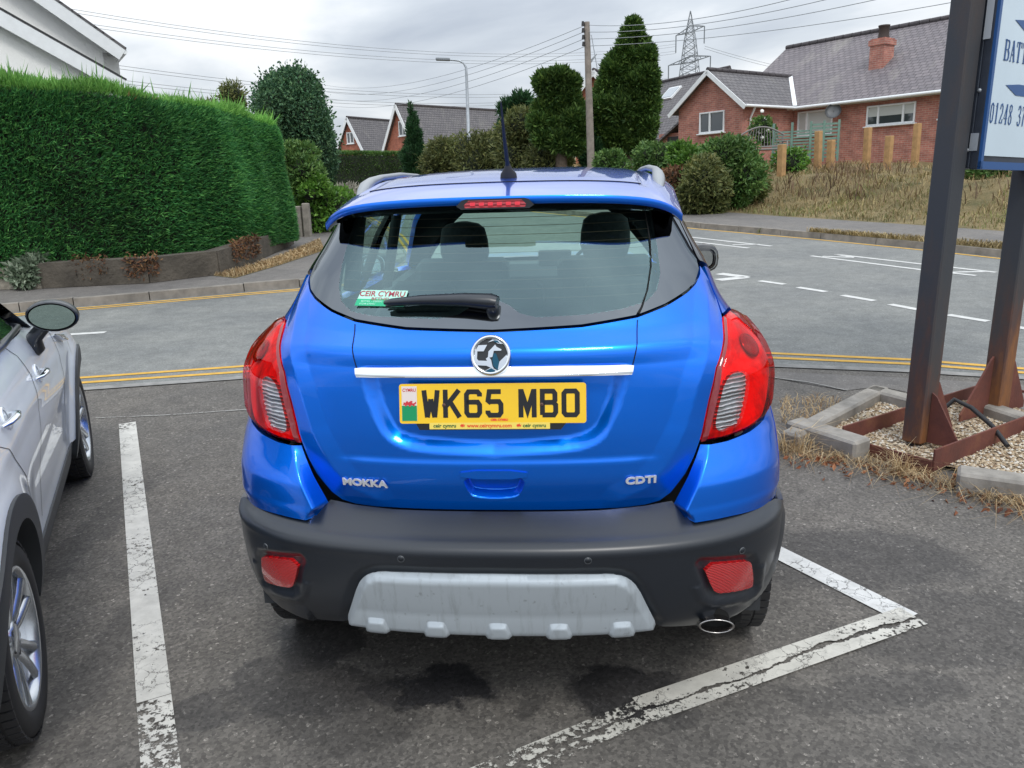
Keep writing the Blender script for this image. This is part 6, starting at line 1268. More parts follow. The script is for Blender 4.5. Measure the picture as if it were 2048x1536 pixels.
for z, y in ((.06, -.03), (.10, -.045), (.95, -.06), (1.0, -.05), (.86, -.07), (.4, -.07)): mb = MB(); mb.lathe((x0, y, zB+z), (-1, 0, 0), [(0, .010), (.006, .009), (.007, .001)], 10); mb.build('bolt', M['galv'], bd)
mb = MB(); mb.box((x0-.004, -.075, zB+.14), (.006, .04, .09)); mb.build('bracket', M['galv'], bd)
def serif(mb, ch, x, z, h, w, Oy):
    """narrow serif letters: thick stems, thin bars, bracketed feet"""
    T, t = .26, .09; S = {'B': [([(.2, 0), (.2, 1)], T), ([(.2, .96), (.75, .96)], t), ([(.2, .52), (.72, .52)], t), ([(.2, .04), (.78, .04)], t), ([(.72, .96), (.86, .86), (.86, .64), (.72, .54)], T*.8), ([(.74, .5), (.92, .38), (.92, .16), (.76, .05)], T*.85), ([(0, .03), (.4, .03)], t), ([(0, .97), (.4, .97)], t)],
         'A': [([(.12, 0), (.5, 1)], t), ([(.48, 1), (.86, 0)], T), ([(.24, .34), (.74, .34)], t), ([(-.02, .03), (.3, .03)], t), ([(.66, .03), (1.04, .03)], t)],
         'T': [([(.5, 0), (.5, 1)], T), ([(.02, .96), (.98, .96)], t), ([(.04, .98), (.04, .72)], t), ([(.96, .98), (.96, .72)], t), ([(.28, .03), (.72, .03)], t)],
         'E': [([(.2, 0), (.2, 1)], T), ([(.1, .96), (.88, .96)], t), ([(.2, .5), (.66, .5)], t), ([(.1, .04), (.9, .04)], t), ([(.86, .98), (.86, .74)], t), ([(.88, .02), (.88, .28)], t), ([(.64, .62), (.64, .38)], t)],
         'R': [([(.2, 0), (.2, 1)], T), ([(.1, .96), (.7, .96)], t), ([(.2, .5), (.7, .5)], t), ([(.68, .95), (.84, .84), (.84, .62), (.68, .51)], T*.8), ([(.5, .5), (.9, .02)], T*.85), ([(0, .03), (.4, .03)], t), ([(.8, .03), (1.05, .03)], t)],
         'I': [([(.5, 0), (.5, 1)], T), ([(.25, .03), (.75, .03)], t), ([(.25, .97), (.75, .97)], t)], 'S': [([(.85, .72), (.84, .92), (.5, .98), (.2, .86), (.2, .66), (.8, .38), (.82, .16), (.5, .02), (.16, .1), (.14, .3)], T*.62)],
         '0': [([(.5, .97), (.22, .85), (.16, .5), (.22, .15), (.5, .03)], T*.75), ([(.5, .03), (.78, .15), (.84, .5), (.78, .85), (.5, .97)], T*.75)], '1': [([(.5, 0), (.5, 1)], T), ([(.22, .03), (.78, .03)], t), ([(.24, .82), (.5, .97)], t)],
         '2': [([(.16, .72), (.26, .93), (.55, .98), (.8, .82), (.76, .56), (.16, .08)], T*.65), ([(.12, .07), (.88, .07), (.9, .26)], .14)], '4': [([(.66, 0), (.66, 1)], T), ([(.64, .98), (.08, .30), (.95, .30)], t), ([(.44, .03), (.9, .03)], t)],
         '8': [([(.5, .54), (.22, .68), (.24, .92), (.5, .98), (.78, .9), (.78, .68), (.5, .54), (.18, .36), (.18, .12), (.5, .02), (.82, .12), (.82, .36), (.5, .54)], T*.6)], '3': [([(.16, .78), (.28, .96), (.58, .98), (.78, .82), (.72, .6), (.4, .52)], T*.65), ([(.4, .52), (.8, .42), (.86, .18), (.6, .02), (.26, .04), (.14, .2)], T*.7)],
         '7': [([(.12, .94), (.9, .94)], .13), ([(.86, .92), (.5, .5), (.4, 0)], T*.85), ([(.13, .97), (.13, .74)], t)]}
    for pl, wd in S[ch]: strokes(mb, [[(a*w/h, b) for a, b in pl]], wd*w/h, np.array([x, Oy, z]), np.array([1., 0, 0]), Z3, .001, (1, 1)) if False else strokes(mb, [[(a*w, b*h) for a, b in pl]], wd*w, np.array([x, Oy, z]), np.array([1., 0, 0]), Z3, .0012)
sb = np.linalg.inv(np.array([SX0, SY0, ZS]).T)
def onboard(px, py): q = sb@(hit(px, py, sO-SY0*.116, SY0)-sO); return q[0], q[2]
fx, fz0 = onboard(2007, 121); _, fz1 = onboard(2010, 79); mb = MB(); 
for i, ch in enumerate('BATTERIES'): serif(mb, ch, fx+i*.064, fz0, (fz1-fz0)*1.02, .052, -.1155)
mb.build('sign_lettering', M['signblue'], fc)
fx, fz0 = onboard(1978, 246); _, fz1 = onboard(1981, 205); mb = MB(); x_ = fx
for ch in '01248 370':
    if ch == ' ': mb.build('sign_number', M['signblue'], fc); mb = MB()
    if ch != ' ': serif(mb, ch, x_, fz0, (fz1-fz0)*1.02, .040, -.1155)
    x_ += .050
mb.build('sign_number', M['signblue'], fc)
for (pa, pb2) in (((2031, 40), (2075, 60)), ((2012, 169), (2090, 188))):
    xa, za2 = onboard(*pa); xb, zb2 = onboard(*pb2); cz_ = (za2+zb2)/2; w_ = .62; mb = MB(); mb.prism([(0, .0), (.12, -.045), (.30, -.045), (w_, .0), (.34, .012), (.14, .012)], np.array([xa, -.1155, za2]), np.array([1., 0, 0]), Z3, .0012); mb.build('swoosh', M['signblue'], fc)
# cable lying by the frame
mb = MB(); cc = [gnd(1868, 868), gnd(1900, 868), gnd(1935, 876), gnd(1980, 892), gnd(2012, 912)]; mb.tube([g3(*c, h) for c, h in zip(cc, (.12, .22, .19, .12, .06))], .014, 8); tag(mb.build('cable', M['rubber']), 'black rubber cable trailing from the steel sign base over the gravel', 'cable')
# gravel bed with concrete edging
K1 = [gnd(1560, 862, .1), gnd(1745, 768, .1)]; K2 = [gnd(1750, 770, .1), gnd(1880, 802, .1)]; K3 = [gnd(1570, 848, .1), gnd(1710, 893, .1)]; K4 = [gnd(1915, 950, .1), gnd(2060, 1005, .1)+np.array([.9, -.25])]
def edging(a, b, w, h, label, side):
    a = np.array(a); b = np.array(b); t = nrmz(b-a); n = np.array([-t[1], t[0]])*side; L_ = np.linalg.norm(b-a); mb = MB(); c = (a+b)/2+n*w/2; X = GX*t[0]+GY*t[1]; Y = GX*-t[1]+GY*t[0]; mb.box(g3(*c, h/2-.03), (L_, w, h+.06), X, Y, GZ, 0, .014); return tag(mb.build('kerbstone', M['concrete']), label, 'kerbstone', 'concrete edging of the gravel bed')
edging(K1[0], K1[1], .12, .10, 'long concrete kerbstone on the left side of the gravel bed', -1); edging(K2[0], K2[1], .12, .10, 'concrete kerbstone at the back of the gravel bed', -1); edging(K3[0], K3[1], .15, .12, 'short concrete kerbstone at the front beside the blue car', 1); edging(K4[0], K4[1], .14, .11, 'concrete kerbstone half buried in dry grass at the right', 1)
edging(gnd(1975, 800, .1), gnd(2300, 900, .1), .12, .10, 'concrete kerbstone behind the rear sign post', -1)
bedp = [gnd(1600, 862), gnd(1752, 785), gnd(1880, 812), gnd(1975, 806), gnd(2290, 902), K4[1]+np.array([.02, .12]), gnd(1920, 948), gnd(1730, 905), gnd(1712, 893)]
k = NT('bed_grit'); k.set(Base_Color=k.ramp(k.vor(55, out='Color'), [(.2, (.16, .11, .07)), (.6, (.36, .27, .17))]), Roughness=.95); k.bump(k.vor(55), 1., .02); sheet('gravel_bed', [tuple(p) for p in bedp], .028, k.m)
def scatter_poly(poly, n):
    p = np.array(poly); f = poly_sdf(poly); q = RNG.uniform(p.min(0), p.max(0), (n*3, 2)); d = f(q[:, 0], q[:, 1]); return q[d < -.02][:n]
q = scatter_poly(bedp, 9000); n = len(q); Pg = np.array([g3(a, b, .033) for a, b in q]); rr = RNG.uniform(.005, .013, n)[:, None]; oc = np.array([(1, 0, 0), (0, 1, 0), (-1, 0, 0), (0, -1, 0), (0, 0, .7), (0, 0, -.5)]); rot = RNG.uniform(0, 6.28, n); V = np.empty((n, 6, 3))
for i, o in enumerate(oc): V[:, i, 0] = Pg[:, 0]+rr[:, 0]*(o[0]*np.cos(rot)-o[1]*np.sin(rot))*RNG.uniform(.7, 1.3, n); V[:, i, 1] = Pg[:, 1]+rr[:, 0]*(o[0]*np.sin(rot)+o[1]*np.cos(rot)); V[:, i, 2] = Pg[:, 2]+rr[:, 0]*o[2]
tf = np.array([(0, 1, 4), (1, 2, 4), (2, 3, 4), (3, 0, 4)]); Fq = (np.arange(n)*6)[:, None, None]+tf; k = NT('pea_gravel'); ge = k.n('NewGeometry'); k.set(Base_Color=k.ramp(ge.outputs['Random Per Island'], [(0, (.22, .14, .08)), (.4, (.42, .32, .20)), (.75, (.55, .47, .35)), (1, (.62, .60, .55))]), Roughness=.75)
tag(fast('gravel', V.reshape(-1, 3), Fq.reshape(-1, 3), k.m, smooth=False), kind='stuff', label='tan pea gravel filling the bed under the steel sign', cat='gravel')
# dry grass: along the kerbstone edge and over the bank
def blades(name, Pt, H, Wd, mat, lean=.5, label=None, kind='stuff', up=Z3, seg=2):
    n = len(Pt); a = RNG.uniform(0, 6.283, n); h = H*RNG.uniform(.4, 1.3, n); D = np.stack([np.cos(a), np.sin(a), np.zeros(n)], -1); S_ = np.stack([-np.sin(a), np.cos(a), np.zeros(n)], -1); ln = (lean*RNG.uniform(.2, 1.6, n)*h)[:, None]; w = (Wd*RNG.uniform(.6, 1.4, n))[:, None]; h = h[:, None]
    P1 = Pt+D*ln*.35+Z3*h*.55; P2 = Pt+D*ln+Z3*h*np.clip(1-lean*.3, .2, 1); V = np.stack([Pt-S_*w/2, Pt+S_*w/2, P1+S_*w*.4, P1-S_*w*.4, P2+S_*w*.08, P2-S_*w*.08], 1).reshape(-1, 3)
    f = np.array([(0, 1, 2, 3), (3, 2, 4, 5)]); Fq = ((np.arange(n)*6)[:, None, None]+f).reshape(-1, 4); return tag(fast(name, V, Fq, mat), kind=kind, label=label, cat='grass')
M['straw'] = leafmat('straw', (.22, .13, .06), (.38, .27, .14), (.52, .42, .26), .7, 1.5, .2)
M['drygrass'] = leafmat('dry_grass_blade', (.10, .085, .03), (.24, .175, .085), (.40, .32, .16), .7, .35, .2); M['greengrass'] = leafmat('green_grass_blade', (.09, .12, .03), (.17, .18, .06), (.26, .24, .10), .7, .5, .2)
ed = dens([gnd(1565, 905), gnd(1640, 918), gnd(1712, 925), gnd(1790, 945), gnd(1870, 965), gnd(1960, 992), gnd(2060, 1020), gnd(2200, 1060)], .02); ed = np.array(ed); idx = RNG.integers(0, len(ed), 900); q = ed[idx]+RNG.normal(size=(900, 2))*np.array([.04, .05]); blades('dry_grass', np.array([g3(a, b, .004) for a, b in q]), .095, .003, M['straw'], 2.6, 'dry straw-coloured grass tangled along the forecourt kerb edge')
q = np.array([gnd(1800, 950)+RNG.normal(size=2)*.03 for _ in range(70)]+[gnd(1590, 905)+RNG.normal(size=2)*.05 for _ in range(120)]); blades('dry_grass', np.array([g3(a, b, .004) for a, b in q]), .17, .0035, M['straw'], 1.1, 'taller bleached grass tufts at the sign base')
q = np.array([gnd(RNG.uniform(1560, 1680), RNG.uniform(800, 850)) for _ in range(350)]); blades('dry_grass', np.array([g3(a, b, .004) for a, b in q]), .07, .004, M['straw'], 1.2, 'sparse dry grass behind the gravel bed kerb')
# the bank
def bank_pts(n, d0, d1, y0=9, y1=48, pw=1.):
    L_ = [np.linalg.norm(KRd[i+1]-KRd[i]) for i in range(len(KRd)-1)]; cum = np.r_[0, np.cumsum(L_)]; t = RNG.uniform(0, min(cum[-1], 62), n)**1.; d = d0+(d1-d0)*RNG.uniform(0, 1, n)**pw; i = np.clip(np.searchsorted(cum, t)-1, 0, len(KRd)-2); f = (t-cum[i])/np.array(L_)[i]; K = np.array(KRd); p = K[i]+(K[i+1]-K[i])*f[:, None]; tt = (K[i+1]-K[i]); tt /= np.linalg.norm(tt, axis=1, keepdims=True); nn = np.stack([tt[:, 1], -tt[:, 0]], -1); q = p+nn*d[:, None]
    z = np.array([bz(a, b, c) for (a, b), c in zip(q, d)]); return np.array([g3(a, b, c) for (a, b), c in zip(q, z)]), d, t
Pt, d, t = bank_pts(52000, 2.5, 11.); nzv = np.sin(Pt[:, 0]*1.1)*np.sin(Pt[:, 1]*.9+1)+.5*np.sin(Pt[:, 0]*2.7+Pt[:, 1]*1.9); tall = (d > 3.3) & (nzv > -.3); 
blades('bank_grass', Pt[tall], .19, .016, M['drygrass'], .9, 'long dry tangled grass on the roadside bank'); blades('bank_grass', Pt[~tall], .13, .014, M['drygrass'], .8, 'short bleached grass at the foot of the bank')
Pt, d, t = bank_pts(9000, 2.4, 5.5); blades('bank_grass', Pt, .10, .014, M['greengrass'], .8, 'thin greenish grass beside the far pavement')
Pt, d, t = bank_pts(9000, 4.5, 9.); nzv = np.sin(Pt[:, 0]*.8+2)*np.sin(Pt[:, 1]*.7); M['weeds'] = leafmat('brown_weed', (.07, .045, .03), (.14, .09, .055), (.22, .15, .09), .8, .5, .2); blades('bank_weeds', Pt[nzv > 0], .42, .022, M['weeds'], .6, 'dead brown weeds standing on the upper bank')
Pt, d, t = bank_pts(16000, 2.5, 6.5); nzv = np.sin(Pt[:, 0]*.9+1)*np.sin(Pt[:, 1]*1.1); blades('bank_grass', Pt[nzv > -.2], .12, .014, M['greengrass'], .8, 'greener short grass patches on the lower bank')
# grass verge between kerb and pavement on the right
KV = dens(P((2700, 604), (2300, 551), (2048, 522), (1879, 503.5), (1700, 486), (1600, 476)), .3); vp = [p for p in offs(KV, -.16)]; wv_ = np.linspace(1., .15, len(KV)); vq = [a+(b-a)*w_*1.0 for a, b, w_ in zip(vp, offs(KV, -1.15), wv_)]
V = [g3(*p, .108) for p in vp]+[g3(*p, .112) for p in vq]; n = len(vp); o = fast('verge', V, [(i, i+1, n+i+1, n+i) for i in range(n-1)], M['bank']); o['kind'] = 'structure'
i = RNG.integers(0, n-1, 5000); f = RNG.uniform(0, 1, 5000)[:, None]; g_ = RNG.uniform(0, 1, 5000)[:, None]; q = (np.array(vp)[i]*(1-f)+np.array(vp)[i+1]*f)*(1-g_)+(np.array(vq)[i]*(1-f)+np.array(vq)[i+1]*f)*g_; blades('verge_grass', np.array([g3(a, b, .11) for a, b in q]), .09, .012, M['drygrass'], .9, 'dry grass on the narrow verge by the far kerb')
# new timber posts
M['timber'] = simple('new_timber', (.42, .25, .11), .75, var=.25, vscale=5, bump=.4, bscale=25)
for i, (px, pyt, pyb, Y, lb) in enumerate(((1562, 289, 352, 24, 'leftmost short timber post on the bank'), (1635, 262, 338, 27, 'tall timber post, second along, in front of the green fence'), (1660, 280, 343, 26, 'short timber post close beside a taller one'), (1732, 255, 335, 27, 'tall timber post below the left edge of the wide window'), (1773, 272, 352, 25, 'short timber post lowest on the bank under the wide window'), (1829, 247, 330, 27, 'tallest and rightmost timber post near the sign'))):
    a = at(px, pyb, Y); t = at(px, pyt, Y); mb = MB(); h_ = t[2]-a[2]; mb.box((0, 0, h_/2-.25), (.19, .19, h_+.5), bev=.012); o = mb.build('timber_post', M['timber']); o.location = tuple(a); o.rotation_euler = (RNG.uniform(-.02, .02), RNG.uniform(-.03, .03), .6); tag(o, lb, 'post', 'new timber posts set in the bank')
# green slatted fence, iron bench, rose bush
M['greenpaint'] = simple('pale_green_paint', (.16, .27, .22), .6, var=.2, vscale=5); fO = at(1545, 318, 28.2); fE = at(1690, 305, 27.2); t = nrmz([fE[0]-fO[0], fE[1]-fO[1], 0]); L_ = np.linalg.norm((fE-fO)[:2]); fz = at(1600, 322, 28)[2]
r = empty('garden_fence', (fO[0], fO[1], fz), 'pale green slatted garden fence in front of the bungalow', 'fence')
for x0, x1, h_, o0 in ((0, L_*.52, .95, 0), (L_*.52, L_*.9, 1.15, .0)):
    mb = MB(); nsl = 10
    for i in range(nsl): mb.box(t*(x0+x1)/2+Z3*(.1+i*h_/nsl), (x1-x0, .02, h_/nsl*.55), t, (-t[1], t[0], 0))
    mb.build('slat_panel', M['greenpaint'], r)
for x in (0, L_*.26, L_*.52, L_*.7, L_*.9): mb = MB(); mb.box(t*x+Z3*.6, (.07, .07, 1.3), t, (-t[1], t[0], 0)); mb.build('fence_post', M['greenpaint'], r)
bq = at(1522, 300, 27.5); r = empty('garden_bench', tuple(bq), 'ornate grey iron garden bench left of the green fence', 'bench'); M['iron'] = simple('weathered_iron', (.20, .19, .18), .7); mb = MB()
mb.tube([(-.75+1.5*i/14, 0, .45+.28*math.sin(math.pi*i/14)) for i in range(15)], .03, 6); 
for i in range(1, 14): x = -.75+1.5*i/14; mb.tube([(x, 0, .1), (x*.8, 0, .45+.28*math.sin(math.pi*i/14))], .015, 4)
mb.tube([(-.75, 0, .1), (.75, 0, .1)], .03, 6); mb.build('backrest', M['iron'], r); mb = MB(); mb.box((0, -.25, .0), (1.5, .5, .05), bev=.01); mb.build('seat', M['iron'], r)
for x in (-.7, .7): mb = MB(); mb.tube([(x, 0, -.5), (x, 0, .45)], .03, 6); mb.tube([(x, -.48, -.5), (x, -.48, .25), (x, 0, .25)], .025, 6); mb.build('leg', M['iron'], r)
# low wall, fence stub, gate posts on the left
M['oldwall'] = simple('mossy_old_wall', (.085, .073, .058), .95, var=.45, vscale=2.5, bump=.8, bscale=16, bd=.03)
WP = [gnd(-500, 600, .1), gnd(-200, 585, .1), gnd(84, 577, .1), gnd(300, 566, .1), gnd(440, 549, .1), gnd(520, 520, .1), gnd(588, 488, .1)]; mb = MB(); dd = dens(WP[2:], 1.3); of = offs(dd, .24)
for i in range(len(dd)-1):
    for r_i in range(1):
        z0 = .1+r_i*.16; a, b, c, d_ = dd[i], dd[i+1], of[i+1], of[i]; t = nrmz(b-a); a = a+t*.006+offs([a, b], -.0)[0]*0; j = RNG.uniform(-.012, .012); n_ = np.array([-t[1], t[0]])*j; V = [g3(*(q+n_), z0) for q in (a, b-t*.006, c, d_)]+[g3(*(q+n_), z0+.35) for q in (a, b-t*.006, c, d_)]; mb.add(V, [(4, 5, 6, 7), (0, 1, 5, 4), (1, 2, 6, 5), (2, 3, 7, 6), (3, 0, 4, 7)])
tag(mb.build('low_wall', M['oldwall']), 'low weathered block wall under the tall clipped hedge', 'wall')
mb = MB(); dd = dens(WP[:3], .35); of = offs(dd, .3)
for i in range(len(dd)-1):
    for r_i in range(2):
        z0 = .1+r_i*.17; a, b, c, d_ = dd[i], dd[i+1], of[i+1], of[i]; j = RNG.uniform(-.03, .02, 8); V = [g3(*q, z0) for q in (a, b, c, d_)]+[g3(*q, z0+.16+j[k_]*.5) for k_, q in enumerate((a, b, c, d_))]; mb.add(V, [(4, 5, 6, 7), (0, 1, 5, 4), (1, 2, 6, 5), (2, 3, 7, 6), (3, 0, 4, 7)])
tag(mb.build('stone_wall', simple('pale_rubble_stone', (.30, .27, .22), .95, var=.4, vscale=3, bump=.9, bscale=9, bd=.05)), 'pale rubble stone wall at the far left beyond the small car', 'wall')
fp = gnd(-40, 560, .1); fq = gnd(24, 556, .1); r = empty('garden_fence', tuple(g3(*fp, .4)), 'brown wooden fence panel end at the left of the hedge', 'fence'); V2 = g3(*fq, .4)-g3(*fp, .4); t = nrmz(V2); mb = MB(); W_ = np.linalg.norm(V2)
for i in range(8): mb.box(t*(W_*(i+.5)/8)+Z3*.55, (W_/8*.9, .02, 1.1), t, np.cross(Z3, t))
mb.build('board_panel', simple('brown_boards', (.14, .11, .085), .85, var=.3), r); mb = MB(); mb.box(t*(W_+.04)+Z3*.55, (.08, .08, 1.2), t, np.cross(Z3, t)); mb.build('fence_post', M['timber'], r)
M['gpost'] = simple('mossy_concrete', (.23, .21, .18), .95, var=.4, vscale=6, bump=.7, bscale=30)
for px, lb in ((601, 'mossy concrete gatepost against the end of the hedge'), (618, 'mossy concrete gatepost furthest from the hedge')):
    a = at(px, 486, 17.6); t2 = at(px, 406 if px > 610 else 412, 17.6); mb = MB(); h_ = t2[2]-a[2]; mb.box((0, 0, h_/2-.1), (.15, .16, h_+.2), bev=.02); o = mb.build('gatepost', M['gpost']); o.location = tuple(a); tag(o, lb, 'gatepost', 'old gateposts')
wq = dens([WP[2]+np.array([.1, .1]), *WP[3:6]], .02); wq = np.array([wq[i] for i in RNG.integers(0, len(wq), 2600)]); hz_ = .1+RNG.uniform(.12, .42, 2600); wp3 = np.array([g3(a-.0, b+.0, c) for (a, b), c in zip(wq, hz_)])+RNG.normal(size=(2600, 3))*.02
keep = np.sin(wq[:, 0]*3.1)+np.sin(wq[:, 0]*7.3+1) > .35; r = leaves('dead_creeper', wp3[keep], np.tile(np.array([.1, -1, -.2]), (keep.sum(), 1)), .07, .028, M['brownleaf'], None, .9); tag(r, 'dead brown creeper hanging over the low wall', 'creeper', kind='stuff')
lq = dens([gnd(1600, 925), gnd(1712, 935), gnd(1880, 975), gnd(2060, 1030)], .02); n = 240; lq = np.array([lq[i] for i in RNG.integers(0, len(lq), n)])+RNG.normal(size=(n, 2))*.09; r = leaves('leaf_litter', np.array([g3(a, b, .012) for a, b in lq]), np.tile(np.array([.3, .2, .25]), (n, 1)), .035, .022, leafmat('dead_leaf', (.12, .04, .02), (.25, .09, .04), (.36, .18, .09), .8, 1., .1), None, .9); tag(r, 'scattered dead brown leaves along the forecourt kerb edge', 'leaves', kind='stuff')
# dry grass on the left verge
vl = [gnd(400, 548, .1), gnd(470, 540, .1), gnd(560, 512, .1), gnd(640, 478, .1), gnd(650, 500, .1), gnd(560, 530, .1), gnd(470, 556, .1)]; q = scatter_poly([tuple(p) for p in vl], 4200); blades('dry_grass', np.array([g3(a, b, .1) for a, b in q]), .065, .011, M['straw'], .9, 'straw-coloured grass strip at the foot of the hedge wall')
sheet('verge', [tuple(p) for p in vl], .101, M['bank'])
# ------------------------------------------------------------------ shrubs and trees
def pl(name, cat, label, px, pyb, Y, pxw, pyt, n, L, Wd, mat, nb=9, seed=1, taper=0., rr=.55, trunk=True, group=None, drop=.0, **kw):
    a = at(px, pyb, Y); t = at(px, pyt, Y); H_ = t[2]-a[2]+drop; a = a-Z3*drop; R_ = pxw/2/F*Y*1.03; bl = rblobs(nb, R_/(.62+rr*.6), H_/(1.0), H_*.10, rr, seed, 1., taper)
    bl = [(b[0], b[1], min(b[2], H_-b[5]*.9), b[3], b[4], b[5]) for b in bl]; return plant(name, cat, label, a, bl, n, L, Wd, mat, trunk, group, **kw)
def cone(name, cat, label, px, pyb, Y, pxw, pyt, n, L, Wd, mat, drop=.2, pw=.75, **kw):
    a = at(px, pyb, Y)-Z3*drop; t = at(px, pyt, Y); H_ = t[2]-a[2]; R_ = pxw/2/F*Y; bl = []; g = np.random.default_rng(int(px))
    for i in range(14):
        u = i/13; r = R_*(max(.10, (1-u)**pw) if u > .35 else .78+.22*math.sin(u/.35*1.57)); bl.append((g.uniform(-.12, .12)*R_, g.uniform(-.12, .12)*R_, H_*(.06+.90*u), r*.93, r*.93, H_*.085+r*.3))
    return plant(name, cat, label, a, bl, n, L, Wd, mat, True, None, .45, .9, .12, .05, .82, .1)
pl('ivy_clad_tree', 'tree', 'rounded ivy-covered tree behind the clipped hedge', 590, 372, 22, 172, 140, 60000, .085, .055, M['ivy'], 14, 3, .12, .66, drop=.6, jit=1.1, clump=.08, depth=.14)
pl('garden_shrub', 'shrub', 'mid green shrub below the ivy-covered tree', 607, 385, 18.5, 90, 288, 7000, .10, .06, M['shrub'], 7, 4, .0, .6, False)
pl('garden_shrub', 'shrub', 'small dark green bush just above the bright laurel', 618, 392, 18.2, 70, 352, 3500, .09, .05, M['laurel'], 5, 5, .0, .6, False)
pl('laurel_bush', 'shrub', 'bright yellow-green laurel bush behind the gateposts', 640, 462, 18.8, 118, 381, 7500, .10, .055, M['laurel'], 7, 6, .0, .6, False)
pl('garden_shrub', 'shrub', 'yellowing loose shrub poking over the hedge top', 452, 240, 19.5, 96, 168, 9000, .12, .035, M['olive'], 9, 7, .0, .55, False, drop=1.9, jit=1., clump=.25)
pl('silver_shrub', 'shrub', 'silvery feathery plant beside the laurel', 700, 430, 20, 80, 372, 3000, .12, .03, leafmat('silver_leaf', (.22, .21, .17), (.32, .30, .25), (.42, .40, .35), .7, 1., .2), 5, 8, .0, .6, False)
pl('silver_shrub', 'shrub', 'grey-green leafy plant at the left foot of the hedge wall', 62, 572, 11.35, 66, 508, 2600, .10, .05, leafmat('grey_leaf', (.09, .13, .08), (.17, .22, .15), (.28, .32, .24), .7, 1., .2), 5, 9, .0, .6, False)
# distant clipped hedge
def w2(px, py, Y): return at(px, py, Y)
ha = at(640, 372, 40); hb2 = at(815, 365, 44); n = 16000; u = RNG.uniform(0, 1, n); v = RNG.uniform(0, 1, n); topz = at(740, 306, 42)[2]; bz0 = ha[2]-.3; p = ha+(hb2-ha)*u[:, None]; p[:, 2] = bz0+(topz-bz0)*np.minimum(v*1.3, 1); tp_ = v > .77; p[tp_] += (np.array([.2, 1., 0])*RNG.uniform(0, 1.4, tp_.sum())[:, None]); p[:, 1] -= .12*np.sin(v*3.14)
r = empty('hedge', tuple(ha), 'low clipped hedge further up the street in front of the distant houses', 'hedge'); nn = np.where(tp_[:, None], np.array([0, -.1, 1.]), np.array([.1, -1., .2])); leaves('foliage', p-ha, nn, .16, .05, M['shrub'], r, .6, .2)
mb = MB(); dv_ = hb2-ha; t = nrmz([dv_[0], dv_[1], 0]); mb.box(dv_/2*np.array([1, 1, 0])+Z3*((topz-bz0)/2-.35)+np.array([.05, .85, 0]), (np.linalg.norm(dv_[:2])-.2, 1.4, topz-bz0-.15), t, (-t[1], t[0], 0)); mb.build('inner_twigs', M['leafcore'], r)
cone('slim_cypress', 'tree', 'slim dark pointed cypress in front of the distant houses', 832, 352, 38, 52, 213, 13000, .17, .05, M['cypress'])
for (px, pb_, Y, w_, pt2, n_, mt, sd, lb) in ((885, 372, 34, 90, 280, 9000, 'olive', 11, 'pale olive bush just right of the slim cypress'), (965, 365, 33, 120, 268, 11000, 'olive', 12, 'wide olive green bush behind the street lamp'), (1040, 362, 31, 110, 222, 12000, 'olive', 13, 'tall yellow-green bush behind the car aerial'), (1100, 358, 29, 100, 292, 8000, 'olive', 14, 'low olive bush under the layered conifer')):
    pl('roadside_bush', 'bush', lb, px, pb_, Y, w_, pt2, n_, .17, .06, M[mt], 9, sd, .1, .6, False, group='bushes along the bend', clump=.2, jit=.9)
pl('cypress_tree', 'tree', 'dark rounded cypress partly hidden behind the tall olive bush', 1037, 300, 37, 80, 188, 9000, .22, .07, M['cypress'], 8, 15, .2, .6, up=.6, jit=.5, drop=1.5)
def layered(label, px, pyb, Y, spec, n, mat, seed, name='conifer_tree', **kw):
    """crown from hand-placed masses given as (px, py, radius in px)"""
    a = at(px, pyb, Y); bl = []; g = np.random.default_rng(seed)
    for (x, y, r) in spec:
        c = at(x, y, Y)-a; R_ = r/F*Y*.84; bl.append((c[0], g.uniform(-.35, .35)*R_*1.6, c[2], R_, R_*1.05, R_*.92))
    return plant(name, 'tree', label, a, bl, n, .21, .085, mat, True, None, kw.get('jit', .55), kw.get('up', .55), .16, .18, .74, .22)
g = np.random.default_rng(3); sp = []
for y, xl, xr in ((54, 1272, 1288), (70, 1258, 1298), (86, 1250, 1304), (104, 1242, 1312), (120, 1226, 1318), (145, 1216, 1322), (170, 1208, 1326), (196, 1200, 1326), (222, 1196, 1326), (248, 1196, 1322), (272, 1200, 1316), (292, 1212, 1300)):
    xl -= 8; xr -= 14; w_ = xr-xl; r_ = max(11, w_*.20); 
    for f in (np.linspace(0, 1, max(2, int(w_/26)))): sp.append((xl+r_*.7+(w_-1.4*r_)*f+g.uniform(-4, 4), y+g.uniform(-6, 6), r_*g.uniform(.85, 1.15)))
layered('tall broad dark green conifer right of the utility pole', 1262, 345, 30, sp, 70000, M['pine'], 21)
sp = [(1090, 165, 20), (1118, 160, 22), (1140, 168, 18), (1105, 190, 22), (1135, 195, 22), (1150, 215, 18), (1085, 215, 16), (1112, 218, 20), (1145, 240, 22), (1078, 245, 20), (1108, 250, 18), (1155, 262, 18), (1085, 275, 18), (1120, 280, 26), (1148, 290, 20), (1095, 232, 14)]
layered('layered cloud-like conifer left of the utility pole', 1122, 350, 28, sp, 24000, M['pine'], 22)
cone('slim_cypress', 'tree', 'narrow dark cypress against the utility pole', 1186, 347, 30, 52, 200, 8000, .17, .05, M['cypress'])
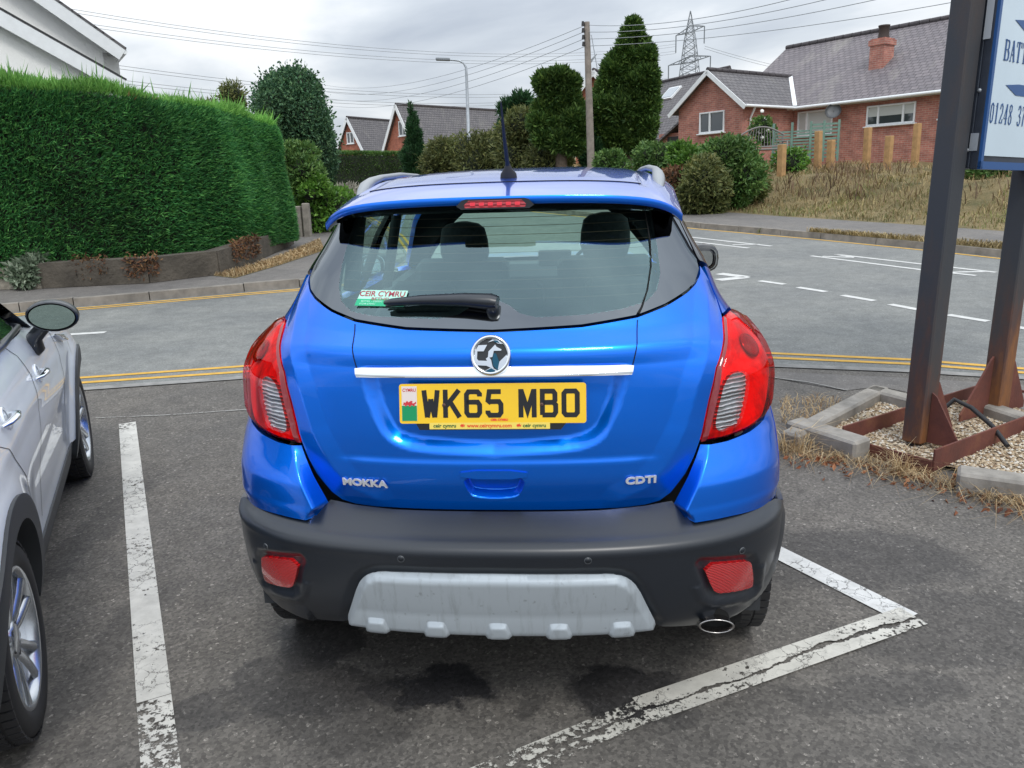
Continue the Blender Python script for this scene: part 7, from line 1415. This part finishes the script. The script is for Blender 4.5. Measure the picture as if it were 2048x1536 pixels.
for (px, pb_, Y, w_, pt2, n_, mt, sd, lb) in ((1222, 352, 26, 62, 304, 4000, 'shrub', 32, 'small round dark bush at the foot of the tall conifer'), (1315, 368, 24.5, 110, 290, 8000, 'shrub', 33, 'dark shrub at the left end of the bank, right of the tall conifer'), (1375, 395, 22, 90, 288, 9000, 'laurel', 34, 'fresh light green shrub on the bank'), (1452, 412, 21, 135, 280, 15000, 'shrub', 35, 'large dark green rounded shrub at the left of the bank'), (1415, 420, 20, 110, 318, 11000, 'olive', 36, 'pale flowering low shrub spreading down to the pavement'), (1352, 402, 21.5, 90, 340, 6000, 'brownleaf', 37, 'brown dead patch of shrub between the greener ones'), (1500, 398, 22, 75, 330, 5000, 'olive', 38, 'straggly brownish-green bush beside the long grass'), (1585, 345, 26, 70, 300, 2600, 'laurel', 39, 'yellow-flowered weed clump behind the leftmost timber post'), (1960, 420, 19.5, 150, 312, 12000, 'shrub', 40, 'dark bramble bank seen beneath the sign board'), (2075, 430, 18.5, 130, 322, 8000, 'shrub', 41, 'bramble bush right of the rear sign post')):
    pl('bank_shrub', 'bush', lb, px, pb_, Y, w_, pt2, n_, .13, .06, M[mt], 8, sd, .1, .62, False, group='shrubs on the bank', jit=.9, clump=.15, drop=.1)
rb = at(1532, 284, 29.5); rs = pl('rose_bush', 'shrub', 'climbing rose with white flowers against the bungalow side wall', 1530, 290, 29.3, 52, 236, 1600, .12, .08, M['shrub'], 6, 42, .0, .55, False, clump=.3); 
for i in range(9): q = RNG.normal(size=3)*np.array([.2, .1, .2])+np.array([-.10, -.25, .50]); mb = MB(); mb.lathe(q, (0, -1, .3), [(0, .02), (.02, .06), (.05, .07), (.06, .03), (.06, .001)], 8); mb.build('flower', simple('white_petals', (.8, .78, .74), .7) if i == 0 else bpy.data.materials['white_petals'], rs)
# tufts in the kerb joints
kk = dens(KR, .1)+dens(KL, .1); c = [kk[i] for i in RNG.integers(0, len(kk), 40)]; q = np.array([p+RNG.normal(size=2)*.03 for p in c for _ in range(16)]); blades('kerb_weeds', np.array([g3(a, b, .02) for a, b in q]), .12, .012, M['greengrass'], .9, 'little weeds growing in the kerb joints')
